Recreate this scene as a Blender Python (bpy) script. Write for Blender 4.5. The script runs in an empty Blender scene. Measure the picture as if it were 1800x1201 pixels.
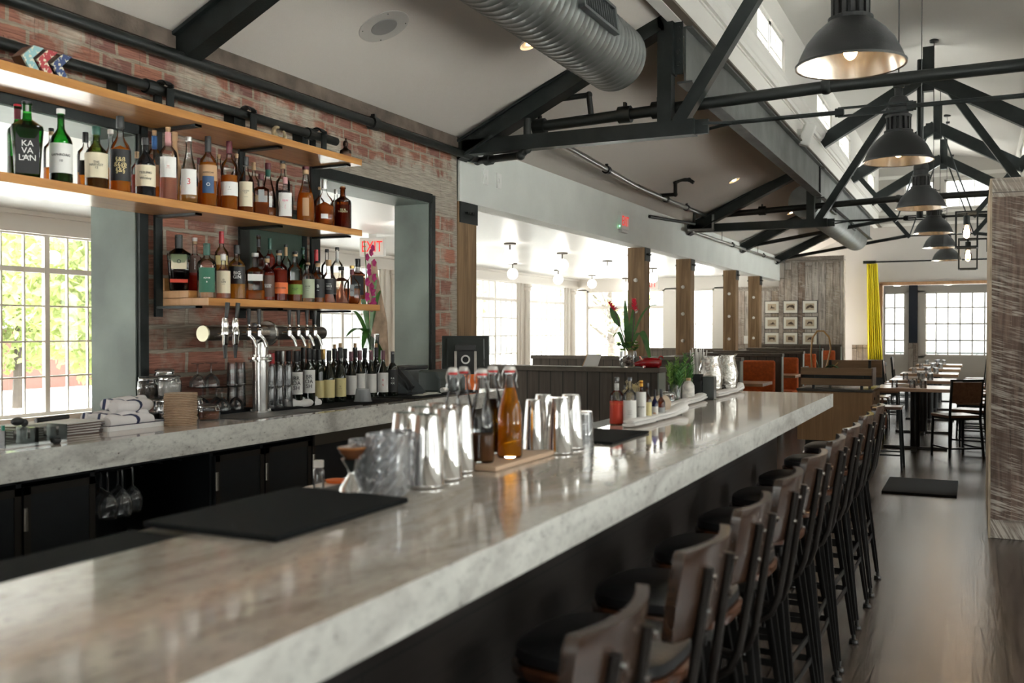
import bpy, bmesh, math, random
from mathutils import Vector, Matrix, noise
random.seed(7)
S = bpy.context.scene
COL = S.collection
PI = math.pi
R = math.radians
# ------------------------------------------------------------ camera, world, sun, exposure
EYE = 1.45
FPX = 1700.0
YAW = math.atan(815 / FPX); PIT = math.atan(20.5 / FPX)
cam = bpy.data.cameras.new('camera'); co = bpy.data.objects.new('camera', cam); COL.objects.link(co)
co.location = (0, 0, EYE); co.rotation_euler = (PI / 2 - PIT, 0, YAW)
cam.sensor_width = 36; cam.lens = FPX / 1800 * 36; cam.clip_end = 200; cam.clip_start = 0.05
cam.dof.use_dof = True; cam.dof.focus_distance = 7.6; cam.dof.aperture_fstop = 3.4
S.camera = co
W = bpy.data.worlds.new('daylight'); S.world = W; W.use_nodes = True
bg = W.node_tree.nodes['Background']; bg.inputs[0].default_value = (1.0, 0.985, 0.96, 1); bg.inputs[1].default_value = 1.0
# overcast sky: three to four times brighter overhead than at the horizon
_wn, _wl = W.node_tree.nodes, W.node_tree.links
_tc = _wn.new('ShaderNodeTexCoord'); _sx = _wn.new('ShaderNodeSeparateXYZ'); _wl.new(_tc.outputs['Generated'], _sx.inputs[0])
_mr = _wn.new('ShaderNodeMapRange'); _mr.interpolation_type = 'SMOOTHSTEP'
for _i, _v in enumerate((0.12, 0.75, 1.4, 16.0)): _mr.inputs[_i + 1].default_value = _v
_wl.new(_sx.outputs[2], _mr.inputs[0]); _wl.new(_mr.outputs[0], bg.inputs[1])
S.view_settings.view_transform = 'Standard'; S.view_settings.look = 'None'
S.view_settings.exposure = 1.5; S.view_settings.gamma = 1.0; S.view_settings.use_curve_mapping = False
S.cycles.transparent_max_bounces = 28
S.cycles.max_bounces = 10; S.cycles.diffuse_bounces = 5; S.cycles.glossy_bounces = 5
S.cycles.sample_clamp_indirect = 6.0
S.cycles.use_denoising = True
S.cycles.caustics_reflective = False; S.cycles.caustics_refractive = False

def portal(name, loc, rot, sx, sy):
    l = bpy.data.lights.new(name, 'AREA'); l.shape = 'RECTANGLE'; l.size = sx; l.size_y = sy
    l.cycles.is_portal = True
    o = bpy.data.objects.new(name, l); o.location = loc; o.rotation_euler = rot; COL.objects.link(o)
# daylight portals in the openings of the building
portal('daylight_portal', (-9.35, 13, 1.55), (0, -PI / 2, 0), 2.1, 22)
portal('daylight_portal', (3.05, 9, 1.5), (0, PI / 2, 0), 2.2, 24)
portal('daylight_portal', (-2.45, 10, 4.6), (0, -PI / 2, 0), .6, 26)
portal('daylight_portal', (-1, -4.3, 1.5), (PI / 2, 0, PI), 7, 2.6)

def lamp(name, loc, e, col=(1, .78, .5), r=.04, typ='POINT', rot=None, spot=None):
    l = bpy.data.lights.new(name, typ); l.energy = e; l.color = col; l.shadow_soft_size = r
    if spot: l.spot_size = spot; l.spot_blend = .6
    o = bpy.data.objects.new(name, l); o.location = loc
    if rot: o.rotation_euler = rot
    COL.objects.link(o); return o

# ------------------------------------------------------------ picture-to-room helpers (used to read positions off the plan)
_cy, _sy, _cp, _sp = math.cos(YAW), math.sin(YAW), math.cos(PIT), math.sin(PIT)
def ray(px, py):
    u = (px - 900) / FPX; v = (600.5 - py) / FPX
    return Vector((-_sy * _cp + u * _cy - v * _sy * _sp, _cy * _cp + u * _sy + v * _cy * _sp, -_sp + v * _cp))
def onz(px, py, z):
    d = ray(px, py); t = (z - EYE) / d.z; return Vector((d.x * t, d.y * t, z))
def onx(px, py, x):
    d = ray(px, py); t = x / d.x; return Vector((x, d.y * t, EYE + d.z * t))
def ony(px, py, y):
    d = ray(px, py); t = y / d.y; return Vector((d.x * t, y, EYE + d.z * t))
def colx(px, x):          # y at which vertical line px meets plane x
    return onx(px, 580, x).y
def zcam(p): return -p[0] * _sy + p[1] * _cy

# ------------------------------------------------------------ materials
def nm(name):
    m = bpy.data.materials.new(name); m.use_nodes = True
    return m, m.node_tree, m.node_tree.nodes, m.node_tree.links
def setp(b, **k):
    for a, v in k.items():
        b.inputs[a.replace('_', ' ')].default_value = v
def pm(name, col, rough=.5, metal=0.0, coat=0, bump=0, bscale=60, vary=0, vscale=4, emit=None, es=0, spec=None):
    m, t, N, L = nm(name); b = N['Principled BSDF']
    b.inputs['Base Color'].default_value = (*col, 1); b.inputs['Roughness'].default_value = rough
    b.inputs['Metallic'].default_value = metal
    if coat: b.inputs['Coat Weight'].default_value = coat; b.inputs['Coat Roughness'].default_value = .08
    if spec is not None: b.inputs['Specular IOR Level'].default_value = spec
    if emit: b.inputs['Emission Color'].default_value = (*emit, 1); b.inputs['Emission Strength'].default_value = es
    if bump or vary:
        tc = N.new('ShaderNodeTexCoord')
    if bump:
        n = N.new('ShaderNodeTexNoise'); n.inputs['Scale'].default_value = bscale; n.inputs['Detail'].default_value = 4
        L.new(tc.outputs['Object'], n.inputs['Vector'])
        bp = N.new('ShaderNodeBump'); bp.inputs['Strength'].default_value = bump; bp.inputs['Distance'].default_value = .01
        L.new(n.outputs['Fac'], bp.inputs['Height']); L.new(bp.outputs['Normal'], b.inputs['Normal'])
    if vary:
        n2 = N.new('ShaderNodeTexNoise'); n2.inputs['Scale'].default_value = vscale; n2.inputs['Detail'].default_value = 5
        L.new(tc.outputs['Object'], n2.inputs['Vector'])
        r = N.new('ShaderNodeValToRGB'); r.color_ramp.elements[0].position = .3; r.color_ramp.elements[1].position = .7
        r.color_ramp.elements[0].color = (*[c * (1 - vary) for c in col], 1)
        r.color_ramp.elements[1].color = (*[min(1, c * (1 + vary)) for c in col], 1)
        L.new(n2.outputs['Fac'], r.inputs['Fac']); L.new(r.outputs['Color'], b.inputs['Base Color'])
    return m
def ramp(N, stops):
    r = N.new('ShaderNodeValToRGB'); e = r.color_ramp.elements
    e[0].position, e[0].color = stops[0][0], (*stops[0][1], 1)
    e[1].position, e[1].color = stops[-1][0], (*stops[-1][1], 1)
    for p, c in stops[1:-1]:
        q = e.new(p); q.color = (*c, 1)
    return r
def mapn(N, L, scale=(1, 1, 1), rot=(0, 0, 0)):
    tc = N.new('ShaderNodeTexCoord'); m = N.new('ShaderNodeMapping')
    m.inputs['Scale'].default_value = scale; m.inputs['Rotation'].default_value = rot
    L.new(tc.outputs['Object'], m.inputs['Vector']); return m
def wood(name, c1, c2, axis='y', rough=.4, sc=6, coat=0, knots=0):
    m, t, N, L = nm(name); b = N['Principled BSDF']
    s = {'x': (.6, 9, 9), 'y': (9, .6, 9), 'z': (9, 9, .6)}[axis]
    mp = mapn(N, L, tuple(a * sc / 6 for a in s))
    n = N.new('ShaderNodeTexNoise'); n.inputs['Scale'].default_value = 2.2; n.inputs['Detail'].default_value = 9; n.inputs['Distortion'].default_value = 1.2
    L.new(mp.outputs[0], n.inputs['Vector'])
    r = ramp(N, [(.25, c1), (.5, tuple((x + y) / 2 for x, y in zip(c1, c2))), (.75, c2)])
    L.new(n.outputs['Fac'], r.inputs['Fac']); L.new(r.outputs['Color'], b.inputs['Base Color'])
    bp = N.new('ShaderNodeBump'); bp.inputs['Strength'].default_value = .25; bp.inputs['Distance'].default_value = .004
    L.new(n.outputs['Fac'], bp.inputs['Height']); L.new(bp.outputs['Normal'], b.inputs['Normal'])
    b.inputs['Roughness'].default_value = rough; b.inputs['Coat Weight'].default_value = coat
    b.inputs['Coat Roughness'].default_value = .15
    return m
def planks(name, cols, wdt, along, across, rough=.5, gap=.03, sawn=0, length=2.2, coat=0, graincon=.35):
    """boards running along one object axis, stacked across another; seams and per-board colour"""
    m, t, N, L = nm(name); b = N['Principled BSDF']
    tc = N.new('ShaderNodeTexCoord'); sp = N.new('ShaderNodeSeparateXYZ'); L.new(tc.outputs['Object'], sp.inputs[0])
    ax = {'x': 0, 'y': 1, 'z': 2}
    def M(op, a, bv=None, c=None):
        q = N.new('ShaderNodeMath'); q.operation = op
        for i, v in enumerate((a, bv, c)):
            if v is None: continue
            if isinstance(v, (int, float)): q.inputs[i].default_value = v
            else: L.new(v, q.inputs[i])
        return q.outputs[0]
    u = M('DIVIDE', sp.outputs[ax[across]], wdt); cell = M('FLOOR', u); fr = M('FRACT', u)
    w1 = N.new('ShaderNodeTexWhiteNoise'); w1.noise_dimensions = '1D'; L.new(cell, w1.inputs['W'])
    v = M('ADD', M('DIVIDE', sp.outputs[ax[along]], length), M('MULTIPLY', w1.outputs['Value'], 7.3))
    vc = M('FLOOR', v); vf = M('FRACT', v)
    w2 = N.new('ShaderNodeTexWhiteNoise'); w2.noise_dimensions = '2D'
    cb = N.new('ShaderNodeCombineXYZ'); L.new(cell, cb.inputs[0]); L.new(vc, cb.inputs[1]); L.new(cb.outputs[0], w2.inputs['Vector'])
    n = len(cols); r = ramp(N, [(i / (n - 1) if n > 1 else 0, c) for i, c in enumerate(cols)]); L.new(w2.outputs['Value'], r.inputs['Fac'])
    mp = N.new('ShaderNodeMapping'); sc = [14, 14, 14]; sc[ax[along]] = 1.1; mp.inputs['Scale'].default_value = sc
    ad = N.new('ShaderNodeVectorMath'); ad.operation = 'ADD'; L.new(tc.outputs['Object'], ad.inputs[0])
    cb2 = N.new('ShaderNodeCombineXYZ'); L.new(M('MULTIPLY', w2.outputs['Value'], 37.0), cb2.inputs[ax[along]]); L.new(cb2.outputs[0], ad.inputs[1])
    L.new(ad.outputs[0], mp.inputs['Vector'])
    g = N.new('ShaderNodeTexNoise'); g.inputs['Scale'].default_value = 2; g.inputs['Detail'].default_value = 9; g.inputs['Distortion'].default_value = 1.0
    L.new(mp.outputs[0], g.inputs['Vector'])
    mx = N.new('ShaderNodeMixRGB'); mx.blend_type = 'MULTIPLY'; mx.inputs[0].default_value = 1
    gr = ramp(N, [(.3, (1 - graincon,) * 3), (.7, (1 + graincon * .6,) * 3)]); L.new(g.outputs['Fac'], gr.inputs['Fac'])
    L.new(r.outputs['Color'], mx.inputs[1]); L.new(gr.outputs['Color'], mx.inputs[2])
    out = mx.outputs[0]; h = g.outputs['Fac']
    if sawn:
        mp2 = N.new('ShaderNodeMapping'); mp0 = N.new('ShaderNodeMapping'); mp0.inputs['Rotation'].default_value = (0, -.28, 0) if along == 'z' else (0, .5, 0)
        s2 = [7, 7, 7]; s2[ax[along]] = 95; mp2.inputs['Scale'].default_value = s2
        L.new(ad.outputs[0], mp0.inputs['Vector']); L.new(mp0.outputs[0], mp2.inputs['Vector']); sn = N.new('ShaderNodeTexNoise'); sn.inputs['Scale'].default_value = 1; sn.inputs['Detail'].default_value = 3; L.new(mp2.outputs[0], sn.inputs['Vector'])
        r5 = ramp(N, [(.46, (0, 0, 0)), (.60, (1, 1, 1))]); L.new(sn.outputs['Fac'], r5.inputs['Fac'])
        bn = N.new('ShaderNodeTexNoise'); bn.inputs['Scale'].default_value = 5; bn.inputs['Detail'].default_value = 6; L.new(ad.outputs[0], bn.inputs['Vector'])
        r6 = ramp(N, [(.40, (.12, .12, .12)), (.66, (1, 1, 1))]); L.new(bn.outputs['Fac'], r6.inputs['Fac'])
        m3 = N.new('ShaderNodeMixRGB'); m3.blend_type = 'MIX'
        fa = M('MULTIPLY', M('MULTIPLY', r5.outputs['Color'], r6.outputs['Color']), min(1, sawn * .8))
        L.new(fa, m3.inputs[0]); L.new(out, m3.inputs[1]); m3.inputs[2].default_value = (.58, .53, .47, 1)
        out = m3.outputs[0]
    d = M('MINIMUM', M('MINIMUM', fr, M('SUBTRACT', 1, fr)), M('MULTIPLY', M('MINIMUM', vf, M('SUBTRACT', 1, vf)), length / wdt))
    seam = M('GREATER_THAN', d, gap)
    m4 = N.new('ShaderNodeMixRGB'); L.new(seam, m4.inputs[0]); m4.inputs[1].default_value = (*[c * .25 for c in cols[0]], 1); L.new(out, m4.inputs[2])
    L.new(m4.outputs[0], b.inputs['Base Color'])
    bp = N.new('ShaderNodeBump'); bp.inputs['Strength'].default_value = .35; bp.inputs['Distance'].default_value = .006
    L.new(M('ADD', M('MULTIPLY', h, .5), seam), bp.inputs['Height']); L.new(bp.outputs['Normal'], b.inputs['Normal'])
    b.inputs['Roughness'].default_value = rough
    if coat: b.inputs['Coat Weight'].default_value = coat; b.inputs['Coat Roughness'].default_value = .25
    return m
def brickmat():
    m, t, N, L = nm('old_brick'); b = N['Principled BSDF']
    tc = N.new('ShaderNodeTexCoord'); sp = N.new('ShaderNodeSeparateXYZ'); L.new(tc.outputs['Object'], sp.inputs[0])
    cb = N.new('ShaderNodeCombineXYZ'); L.new(sp.outputs[1], cb.inputs[0]); L.new(sp.outputs[2], cb.inputs[1])
    nz = N.new('ShaderNodeTexNoise'); nz.inputs['Scale'].default_value = 6; nz.inputs['Detail'].default_value = 6; L.new(tc.outputs['Object'], nz.inputs['Vector'])
    sh = N.new('ShaderNodeVectorMath'); sh.operation = 'MULTIPLY_ADD'; L.new(nz.outputs['Color'], sh.inputs[0]); sh.inputs[1].default_value = (.035, .035, 0); L.new(cb.outputs[0], sh.inputs[2])
    def bk(w, hh, ms):
        k = N.new('ShaderNodeTexBrick'); k.inputs['Scale'].default_value = 1; k.inputs['Brick Width'].default_value = w; k.inputs['Row Height'].default_value = hh
        k.inputs['Mortar Size'].default_value = ms; k.inputs['Mortar Smooth'].default_value = .3; k.inputs['Bias'].default_value = 0
        k.inputs['Color1'].default_value = (.46, .19, .125, 1); k.inputs['Color2'].default_value = (.27, .13, .10, 1); k.inputs['Mortar'].default_value = (.40, .35, .28, 1)
        L.new(sh.outputs[0], k.inputs['Vector']); return k
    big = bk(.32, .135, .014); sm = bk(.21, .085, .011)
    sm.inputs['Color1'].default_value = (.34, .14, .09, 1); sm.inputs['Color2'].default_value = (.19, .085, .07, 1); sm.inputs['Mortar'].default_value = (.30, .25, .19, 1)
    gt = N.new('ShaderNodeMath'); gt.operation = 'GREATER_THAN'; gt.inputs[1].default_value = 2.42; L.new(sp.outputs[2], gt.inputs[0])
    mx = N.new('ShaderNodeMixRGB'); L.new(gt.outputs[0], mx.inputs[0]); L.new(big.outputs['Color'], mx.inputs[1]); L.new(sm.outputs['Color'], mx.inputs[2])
    # mortar smears
    n2 = N.new('ShaderNodeTexNoise'); n2.inputs['Scale'].default_value = 2.6; n2.inputs['Detail'].default_value = 10; n2.inputs['Roughness'].default_value = .62; L.new(tc.outputs['Object'], n2.inputs['Vector'])
    r2 = ramp(N, [(.50, (0, 0, 0)), (.60, (.8, .8, .8))]); L.new(n2.outputs['Fac'], r2.inputs['Fac'])
    m2 = N.new('ShaderNodeMixRGB'); L.new(r2.outputs['Color'], m2.inputs[0]); L.new(mx.outputs[0], m2.inputs[1]); m2.inputs[2].default_value = (.44, .385, .31, 1)
    def mth(op, a, bb):
        q = N.new('ShaderNodeMath'); q.operation = op
        for i, v in enumerate((a, bb)):
            if isinstance(v, (int, float)): q.inputs[i].default_value = v
            else: L.new(v, q.inputs[i])
        return q.outputs[0]
    zz = mth('SUBTRACT', .19, mth('ABSOLUTE', mth('SUBTRACT', sp.outputs[2], 2.56), 0)); yy = mth('SUBTRACT', sp.outputs[1], 5.25)
    mk = mth('ADD', mth('MINIMUM', zz, mth('MULTIPLY', yy, .6)), mth('MULTIPLY', mth('SUBTRACT', n2.outputs['Fac'], .5), .5))
    mk2 = mth('ADD', mth('SUBTRACT', sp.outputs[1], 7.20), mth('MULTIPLY', mth('SUBTRACT', n2.outputs['Fac'], .5), .45))
    rp_ = ramp(N, [(.0, (0, 0, 0)), (.05, (.9, .9, .9))]); L.new(mth('MAXIMUM', mk, mk2), rp_.inputs['Fac'])
    mp_ = N.new('ShaderNodeMixRGB'); L.new(rp_.outputs['Color'], mp_.inputs[0]); L.new(m2.outputs[0], mp_.inputs[1]); mp_.inputs[2].default_value = (.40, .36, .30, 1); m2 = mp_
    # fine streaks
    mp = N.new('ShaderNodeMapping'); mp.inputs['Scale'].default_value = (4, 4, 60); L.new(tc.outputs['Object'], mp.inputs['Vector'])
    n3 = N.new('ShaderNodeTexNoise'); n3.inputs['Scale'].default_value = 2; n3.inputs['Detail'].default_value = 6; L.new(mp.outputs[0], n3.inputs['Vector'])
    r3 = ramp(N, [(.3, (.6, .6, .6)), (.7, (1.25, 1.25, 1.25))]); L.new(n3.outputs['Fac'], r3.inputs['Fac'])
    m3 = N.new('ShaderNodeMixRGB'); m3.blend_type = 'MULTIPLY'; m3.inputs[0].default_value = .8; L.new(m2.outputs[0], m3.inputs[1]); L.new(r3.outputs['Color'], m3.inputs[2])
    L.new(m3.outputs[0], b.inputs['Base Color']); b.inputs['Roughness'].default_value = .85
    bp = N.new('ShaderNodeBump'); bp.inputs['Strength'].default_value = .7; bp.inputs['Distance'].default_value = .02
    ad = N.new('ShaderNodeMath'); ad.operation = 'SUBTRACT'; L.new(n3.outputs['Fac'], ad.inputs[0]); L.new(big.outputs['Fac'], ad.inputs[1])
    L.new(ad.outputs[0], bp.inputs['Height']); L.new(bp.outputs['Normal'], b.inputs['Normal'])
    return m
def granite(name, base, dark, warm, rough=.06, streak=1.0):
    m, t, N, L = nm(name); b = N['Principled BSDF']
    mp = mapn(N, L, (3.2, .9, 3.2))
    n = N.new('ShaderNodeTexNoise'); n.inputs['Scale'].default_value = 2.0; n.inputs['Detail'].default_value = 10; n.inputs['Roughness'].default_value = .62; n.inputs['Distortion'].default_value = 1.4
    L.new(mp.outputs[0], n.inputs['Vector'])
    r = ramp(N, [(.30, dark), (.43, warm), (.55, base), (.8, tuple(min(1, c * 1.12) for c in base))]); L.new(n.outputs['Fac'], r.inputs['Fac'])
    mp2 = mapn(N, L, (30, 16, 30))
    v = N.new('ShaderNodeTexNoise'); v.inputs['Scale'].default_value = 2.0; v.inputs['Detail'].default_value = 6; v.inputs['Roughness'].default_value = .7; L.new(mp2.outputs[0], v.inputs['Vector'])
    r2 = ramp(N, [(.30, (.22, .16, .15)), (.37, (.8, .8, .8)), (.5, (1, 1, 1)), (.72, (1.08, 1.08, 1.08))]); L.new(v.outputs['Fac'], r2.inputs['Fac'])
    mx = N.new('ShaderNodeMixRGB'); mx.blend_type = 'MULTIPLY'; mx.inputs[0].default_value = streak
    L.new(r.outputs['Color'], mx.inputs[1]); L.new(r2.outputs['Color'], mx.inputs[2]); L.new(mx.outputs[0], b.inputs['Base Color'])
    b.inputs['Roughness'].default_value = rough; b.inputs['Coat Weight'].default_value = .5; b.inputs['Coat Roughness'].default_value = .04
    return m
def glassm(name, tint=(1, 1, 1), edge=(.55, .58, .58), gl=1.0, rough=.01, wt=.35):
    """thin-walled clear glass: tinted see-through with real edge darkening and mirror-like reflection"""
    m, t, N, L = nm(name)
    for n in list(N):
        if n.type == 'BSDF_PRINCIPLED': N.remove(n)
    o = [n for n in N if n.type == 'OUTPUT_MATERIAL'][0]
    tr = N.new('ShaderNodeBsdfTransparent'); g = N.new('ShaderNodeBsdfGlossy'); g.inputs['Roughness'].default_value = rough
    lw = N.new('ShaderNodeLayerWeight'); lw.inputs['Blend'].default_value = wt
    mx = N.new('ShaderNodeMixRGB'); mx.inputs[1].default_value = (*tint, 1); mx.inputs[2].default_value = (*edge, 1)
    L.new(lw.outputs['Facing'], mx.inputs[0]); L.new(mx.outputs[0], tr.inputs[0])
    f = N.new('ShaderNodeFresnel'); f.inputs['IOR'].default_value = 1.5
    mu = N.new('ShaderNodeMath'); mu.operation = 'MULTIPLY'; mu.inputs[1].default_value = gl; mu.use_clamp = True; L.new(f.outputs[0], mu.inputs[0])
    ms = N.new('ShaderNodeMixShader'); L.new(mu.outputs[0], ms.inputs[0]); L.new(tr.outputs[0], ms.inputs[1]); L.new(g.outputs[0], ms.inputs[2])
    L.new(ms.outputs[0], o.inputs[0]); return m
def liquidm(name, col, dens=.5):
    m, t, N, L = nm(name)
    for n in list(N):
        if n.type == 'BSDF_PRINCIPLED': N.remove(n)
    o = [n for n in N if n.type == 'OUTPUT_MATERIAL'][0]
    tr = N.new('ShaderNodeBsdfTransparent'); tr.inputs[0].default_value = (*[c ** .6 for c in col], 1)
    tl = N.new('ShaderNodeBsdfTranslucent'); tl.inputs[0].default_value = (*col, 1)
    df = N.new('ShaderNodeBsdfDiffuse'); df.inputs[0].default_value = (*col, 1)
    a = N.new('ShaderNodeMixShader'); a.inputs[0].default_value = .5; L.new(tl.outputs[0], a.inputs[1]); L.new(df.outputs[0], a.inputs[2])
    s = N.new('ShaderNodeMixShader'); s.inputs[0].default_value = dens; L.new(tr.outputs[0], s.inputs[1]); L.new(a.outputs[0], s.inputs[2])
    L.new(s.outputs[0], o.inputs[0]); return m
def emitm(name, col, s):
    return pm(name, col, .5, emit=col, es=s)

def milky(m, f):
    N, L = m.node_tree.nodes, m.node_tree.links; o = [n for n in N if n.type == 'OUTPUT_MATERIAL'][0]; src = o.inputs[0].links[0].from_socket
    d = N.new('ShaderNodeBsdfDiffuse'); d.inputs[0].default_value = (.88, .9, .92, 1); d2 = N.new('ShaderNodeBsdfTranslucent'); d2.inputs[0].default_value = (.9, .92, .94, 1)
    a = N.new('ShaderNodeMixShader'); a.inputs[0].default_value = .5; L.new(d.outputs[0], a.inputs[1]); L.new(d2.outputs[0], a.inputs[2])
    ms = N.new('ShaderNodeMixShader'); ms.inputs[0].default_value = f; L.new(src, ms.inputs[1]); L.new(a.outputs[0], ms.inputs[2]); L.new(ms.outputs[0], o.inputs[0]); return m
def cutglass():
    m = glassm('cut_crystal', (.98, .985, 1), (.78, .80, .83), 2.8, .05, .5); N, L = m.node_tree.nodes, m.node_tree.links
    o = [n for n in N if n.type == 'OUTPUT_MATERIAL'][0]; src = o.inputs[0].links[0].from_socket
    d = N.new('ShaderNodeBsdfTranslucent'); d.inputs[0].default_value = (.9, .91, .93, 1); d2 = N.new('ShaderNodeBsdfDiffuse'); d2.inputs[0].default_value = (.85, .86, .88, 1)
    a = N.new('ShaderNodeMixShader'); a.inputs[0].default_value = .5; L.new(d.outputs[0], a.inputs[1]); L.new(d2.outputs[0], a.inputs[2])
    ms = N.new('ShaderNodeMixShader'); ms.inputs[0].default_value = .26; L.new(src, ms.inputs[1]); L.new(a.outputs[0], ms.inputs[2]); L.new(ms.outputs[0], o.inputs[0]); return m
M_ = {}
def mat(key, *a, **k):
    if key not in M_: M_[key] = pm(key, *a, **k)
    return M_[key]
CLEAR = glassm('clear_glass'); PANE = glassm('window_pane', (.97, .99, .98), (.9, .93, .92), .8)
CRYSTAL = glassm('crystal_glass', (.98, .985, .99), (.60, .63, .65), 2.4, .03, .5)
milky(CRYSTAL, .05); CUT = cutglass()
GREEN = glassm('green_glass', (.10, .50, .12), (.01, .12, .02), 1.3); OLIVE = glassm('olive_glass', (.5, .62, .18), (.1, .2, .03), 1.3)
BROWNG = glassm('brown_glass', (.45, .17, .04), (.08, .02, .01), 1.3)
BLUEG = glassm('blue_glass', (.03, .06, .35), (.0, .01, .1), 1.3)
PINKG = glassm('pale_pink_glass', (.98, .85, .80), (.55, .42, .38), 1.2)
DARKG = mat('dark_bottle_glass', (.006, .009, .006), .04, spec=.8)
BLACKG = mat('black_bottle_glass', (.008, .008, .010), .06)
AMB = liquidm('amber_spirit', (.95, .36, .05), .42); DAMB = liquidm('dark_amber_spirit', (.55, .14, .02), .5)
GOLD = liquidm('golden_spirit', (1, .60, .14), .35); RED = liquidm('red_spirit', (.55, .05, .02), .5)
PALE = liquidm('pale_spirit', (.98, .86, .70), .12); ROSE = liquidm('rose_spirit', (.98, .55, .42), .3)
PLUM = liquidm('dark_syrup', (.035, .01, .012), .92); CARAM = liquidm('caramel_syrup', (.30, .12, .04), .85); OIL = liquidm('golden_oil', (.98, .46, .02), .35)
STEEL = mat('black_steel', (.022, .027, .027), .42, .55, bump=.1, bscale=90, vary=.25, vscale=8)
BSTEEL = mat('beam_steel', (.115, .122, .118), .5, .3, bump=.1, bscale=20, vary=.3, vscale=3)
PIPE = mat('black_pipe', (.018, .021, .020), .4, .3)
SHINYPIPE = mat('bare_steel_pipe', (.30, .30, .29), .3, .9)
WHITEP = mat('white_paint', (.74, .725, .69), .55)
CEILP = mat('matte_ceiling_paint', (.56, .515, .47), .8, bump=.15, bscale=120)
SUNP = mat('sunroom_white_paint', (.74, .71, .66), .5)
SUNC = mat('sunroom_ceiling_paint', (.54, .53, .505), .35)
UPC = mat('upper_ceiling_paint', (.60, .585, .555), .7)
HEADP = mat('header_paint', (.70, .72, .69), .6, vary=.06, vscale=2)
BRICK = brickmat()
SILVER = mat('polished_steel', (.80, .79, .77), .09, 1.0); BRUSH = mat('brushed_steel', (.55, .54, .52), .26, 1.0)
CHROME = mat('chrome', (.85, .85, .84), .05, 1.0)
RUBBER = mat('black_rubber', (.013, .014, .015), .85, bump=.5, bscale=260, spec=.15)
BLK = mat('black_plastic', (.018, .019, .02), .38); DGREY = mat('dark_grey_plastic', (.05, .065, .062), .45)
SHELFW = wood('oiled_shelf_wood', (.42, .17, .045), (.66, .34, .115), 'y', .28, 7, .35)
STEPW = wood('pale_end_grain_wood', (.58, .32, .15), (.74, .47, .26), 'z', .5, 6)
POSTW = wood('rough_sawn_post_wood', (.13, .075, .035), (.33, .215, .115), 'z', .75, 5)
OAKW = wood('oak_veneer', (.22, .125, .055), (.34, .20, .095), 'z', .5, 6)
WALNUT = wood('dark_walnut', (.055, .022, .012), (.13, .055, .028), 'y', .3, 6, .4)
CHAIRW = wood('chair_wood', (.13, .06, .03), (.24, .13, .07), 'x', .35, 6, .3)
TABLEW = wood('table_top_wood', (.33, .19, .10), (.52, .33, .19), 'x', .3, 6, .3)
BOARDW = wood('maple_board', (.62, .42, .28), (.74, .54, .38), 'y', .5)
FLOORW = planks('dark_floor_planks', [(.018, .013, .011), (.034, .025, .020), (.055, .041, .033)], .13, 'y', 'x', .25, .035, length=1.9, coat=0, graincon=.9)
SUNFLOOR = planks('sunroom_floor_planks', [(.20, .14, .10), (.26, .19, .13)], .12, 'y', 'x', .4, .02)
RECL = planks('reclaimed_vertical_boards', [(.38, .30, .23), (.54, .50, .46), (.28, .20, .15), (.62, .58, .53), (.42, .35, .28)], .15, 'z', 'x', .85, .03, sawn=1.2, length=4.1, graincon=.55)
RECLH = planks('reclaimed_cap_board', [(.28, .24, .20), (.34, .30, .26)], .3, 'x', 'z', .85, .01, sawn=1.1, length=9)
RECLW = planks('reclaimed_dark_boards', [(.17, .115, .09), (.22, .165, .135), (.13, .085, .065)], .34, 'z', 'x', .85, .01, sawn=1.0, length=6, graincon=.6)
WAINS = planks('grey_brown_wainscot_boards', [(.085, .068, .054), (.11, .09, .072)], .125, 'z', 'x', .6, .04, length=9, graincon=.25)
WCAP = mat('wainscot_cap', (.11, .092, .072), .5, vary=.2, vscale=20)
BARFRONT = planks('dark_bar_front_planks', [(.018, .013, .011), (.024, .018, .015)], .16, 'y', 'z', .5, .02, length=30, graincon=.3)
GRAN = granite('polished_granite', (.68, .625, .565), (.38, .335, .295), (.56, .495, .43), .10, .8)
GRANE = granite('honed_granite_edge', (.82, .82, .77), (.46, .45, .42), (.68, .67, .63), .38, .95)
ORANGE = mat('orange_upholstery', (.50, .10, .018), .85, bump=.4, bscale=300, vary=.2, vscale=30)
LEATHER = mat('black_leather', (.015, .015, .016), .33, bump=.1, bscale=120)
CLOTH = mat('white_cloth', (.80, .79, .78), .85, bump=.3, bscale=150)
NAVY = mat('navy_paint', (.012, .022, .045), .5)
YEL = mat('yellow_curtain', (.74, .62, .02), .7)
LEAF = mat('leaf_green', (.05, .17, .025), .4, vary=.4, vscale=20); LEAF2 = mat('light_leaf_green', (.16, .30, .04), .5, vary=.4, vscale=20)
REDP = mat('red_petal', (.85, .03, .08), .5); MAG = mat('magenta_petal', (.36, .01, .12), .5)
PAPER = mat('paper', (.78, .77, .74), .7); CREAM = mat('cream_paper', (.72, .64, .47), .6); KRAFT = mat('kraft_paper', (.50, .31, .17), .7)
BLKLBL = mat('black_label', (.012, .012, .013), .5); CORK = mat('cork', (.52, .33, .18), .8, bump=.5, bscale=200)
REDM = mat('red_plastic', (.60, .02, .02), .4); GLOW = emitm('frosted_globe_glow', (1, .96, .90), 6.0); WARM = emitm('filament_glow', (1, .62, .28), 22)
REFL = mat('reflector_aluminium', (.74, .68, .60), .24, .95)
SHADE = mat('graphite_shade', (.018, .019, .019), .5, .2, bump=.2, bscale=200)
MASON = mat('pale_stone', (.45, .40, .34), .9, bump=.6, bscale=30)

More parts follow.
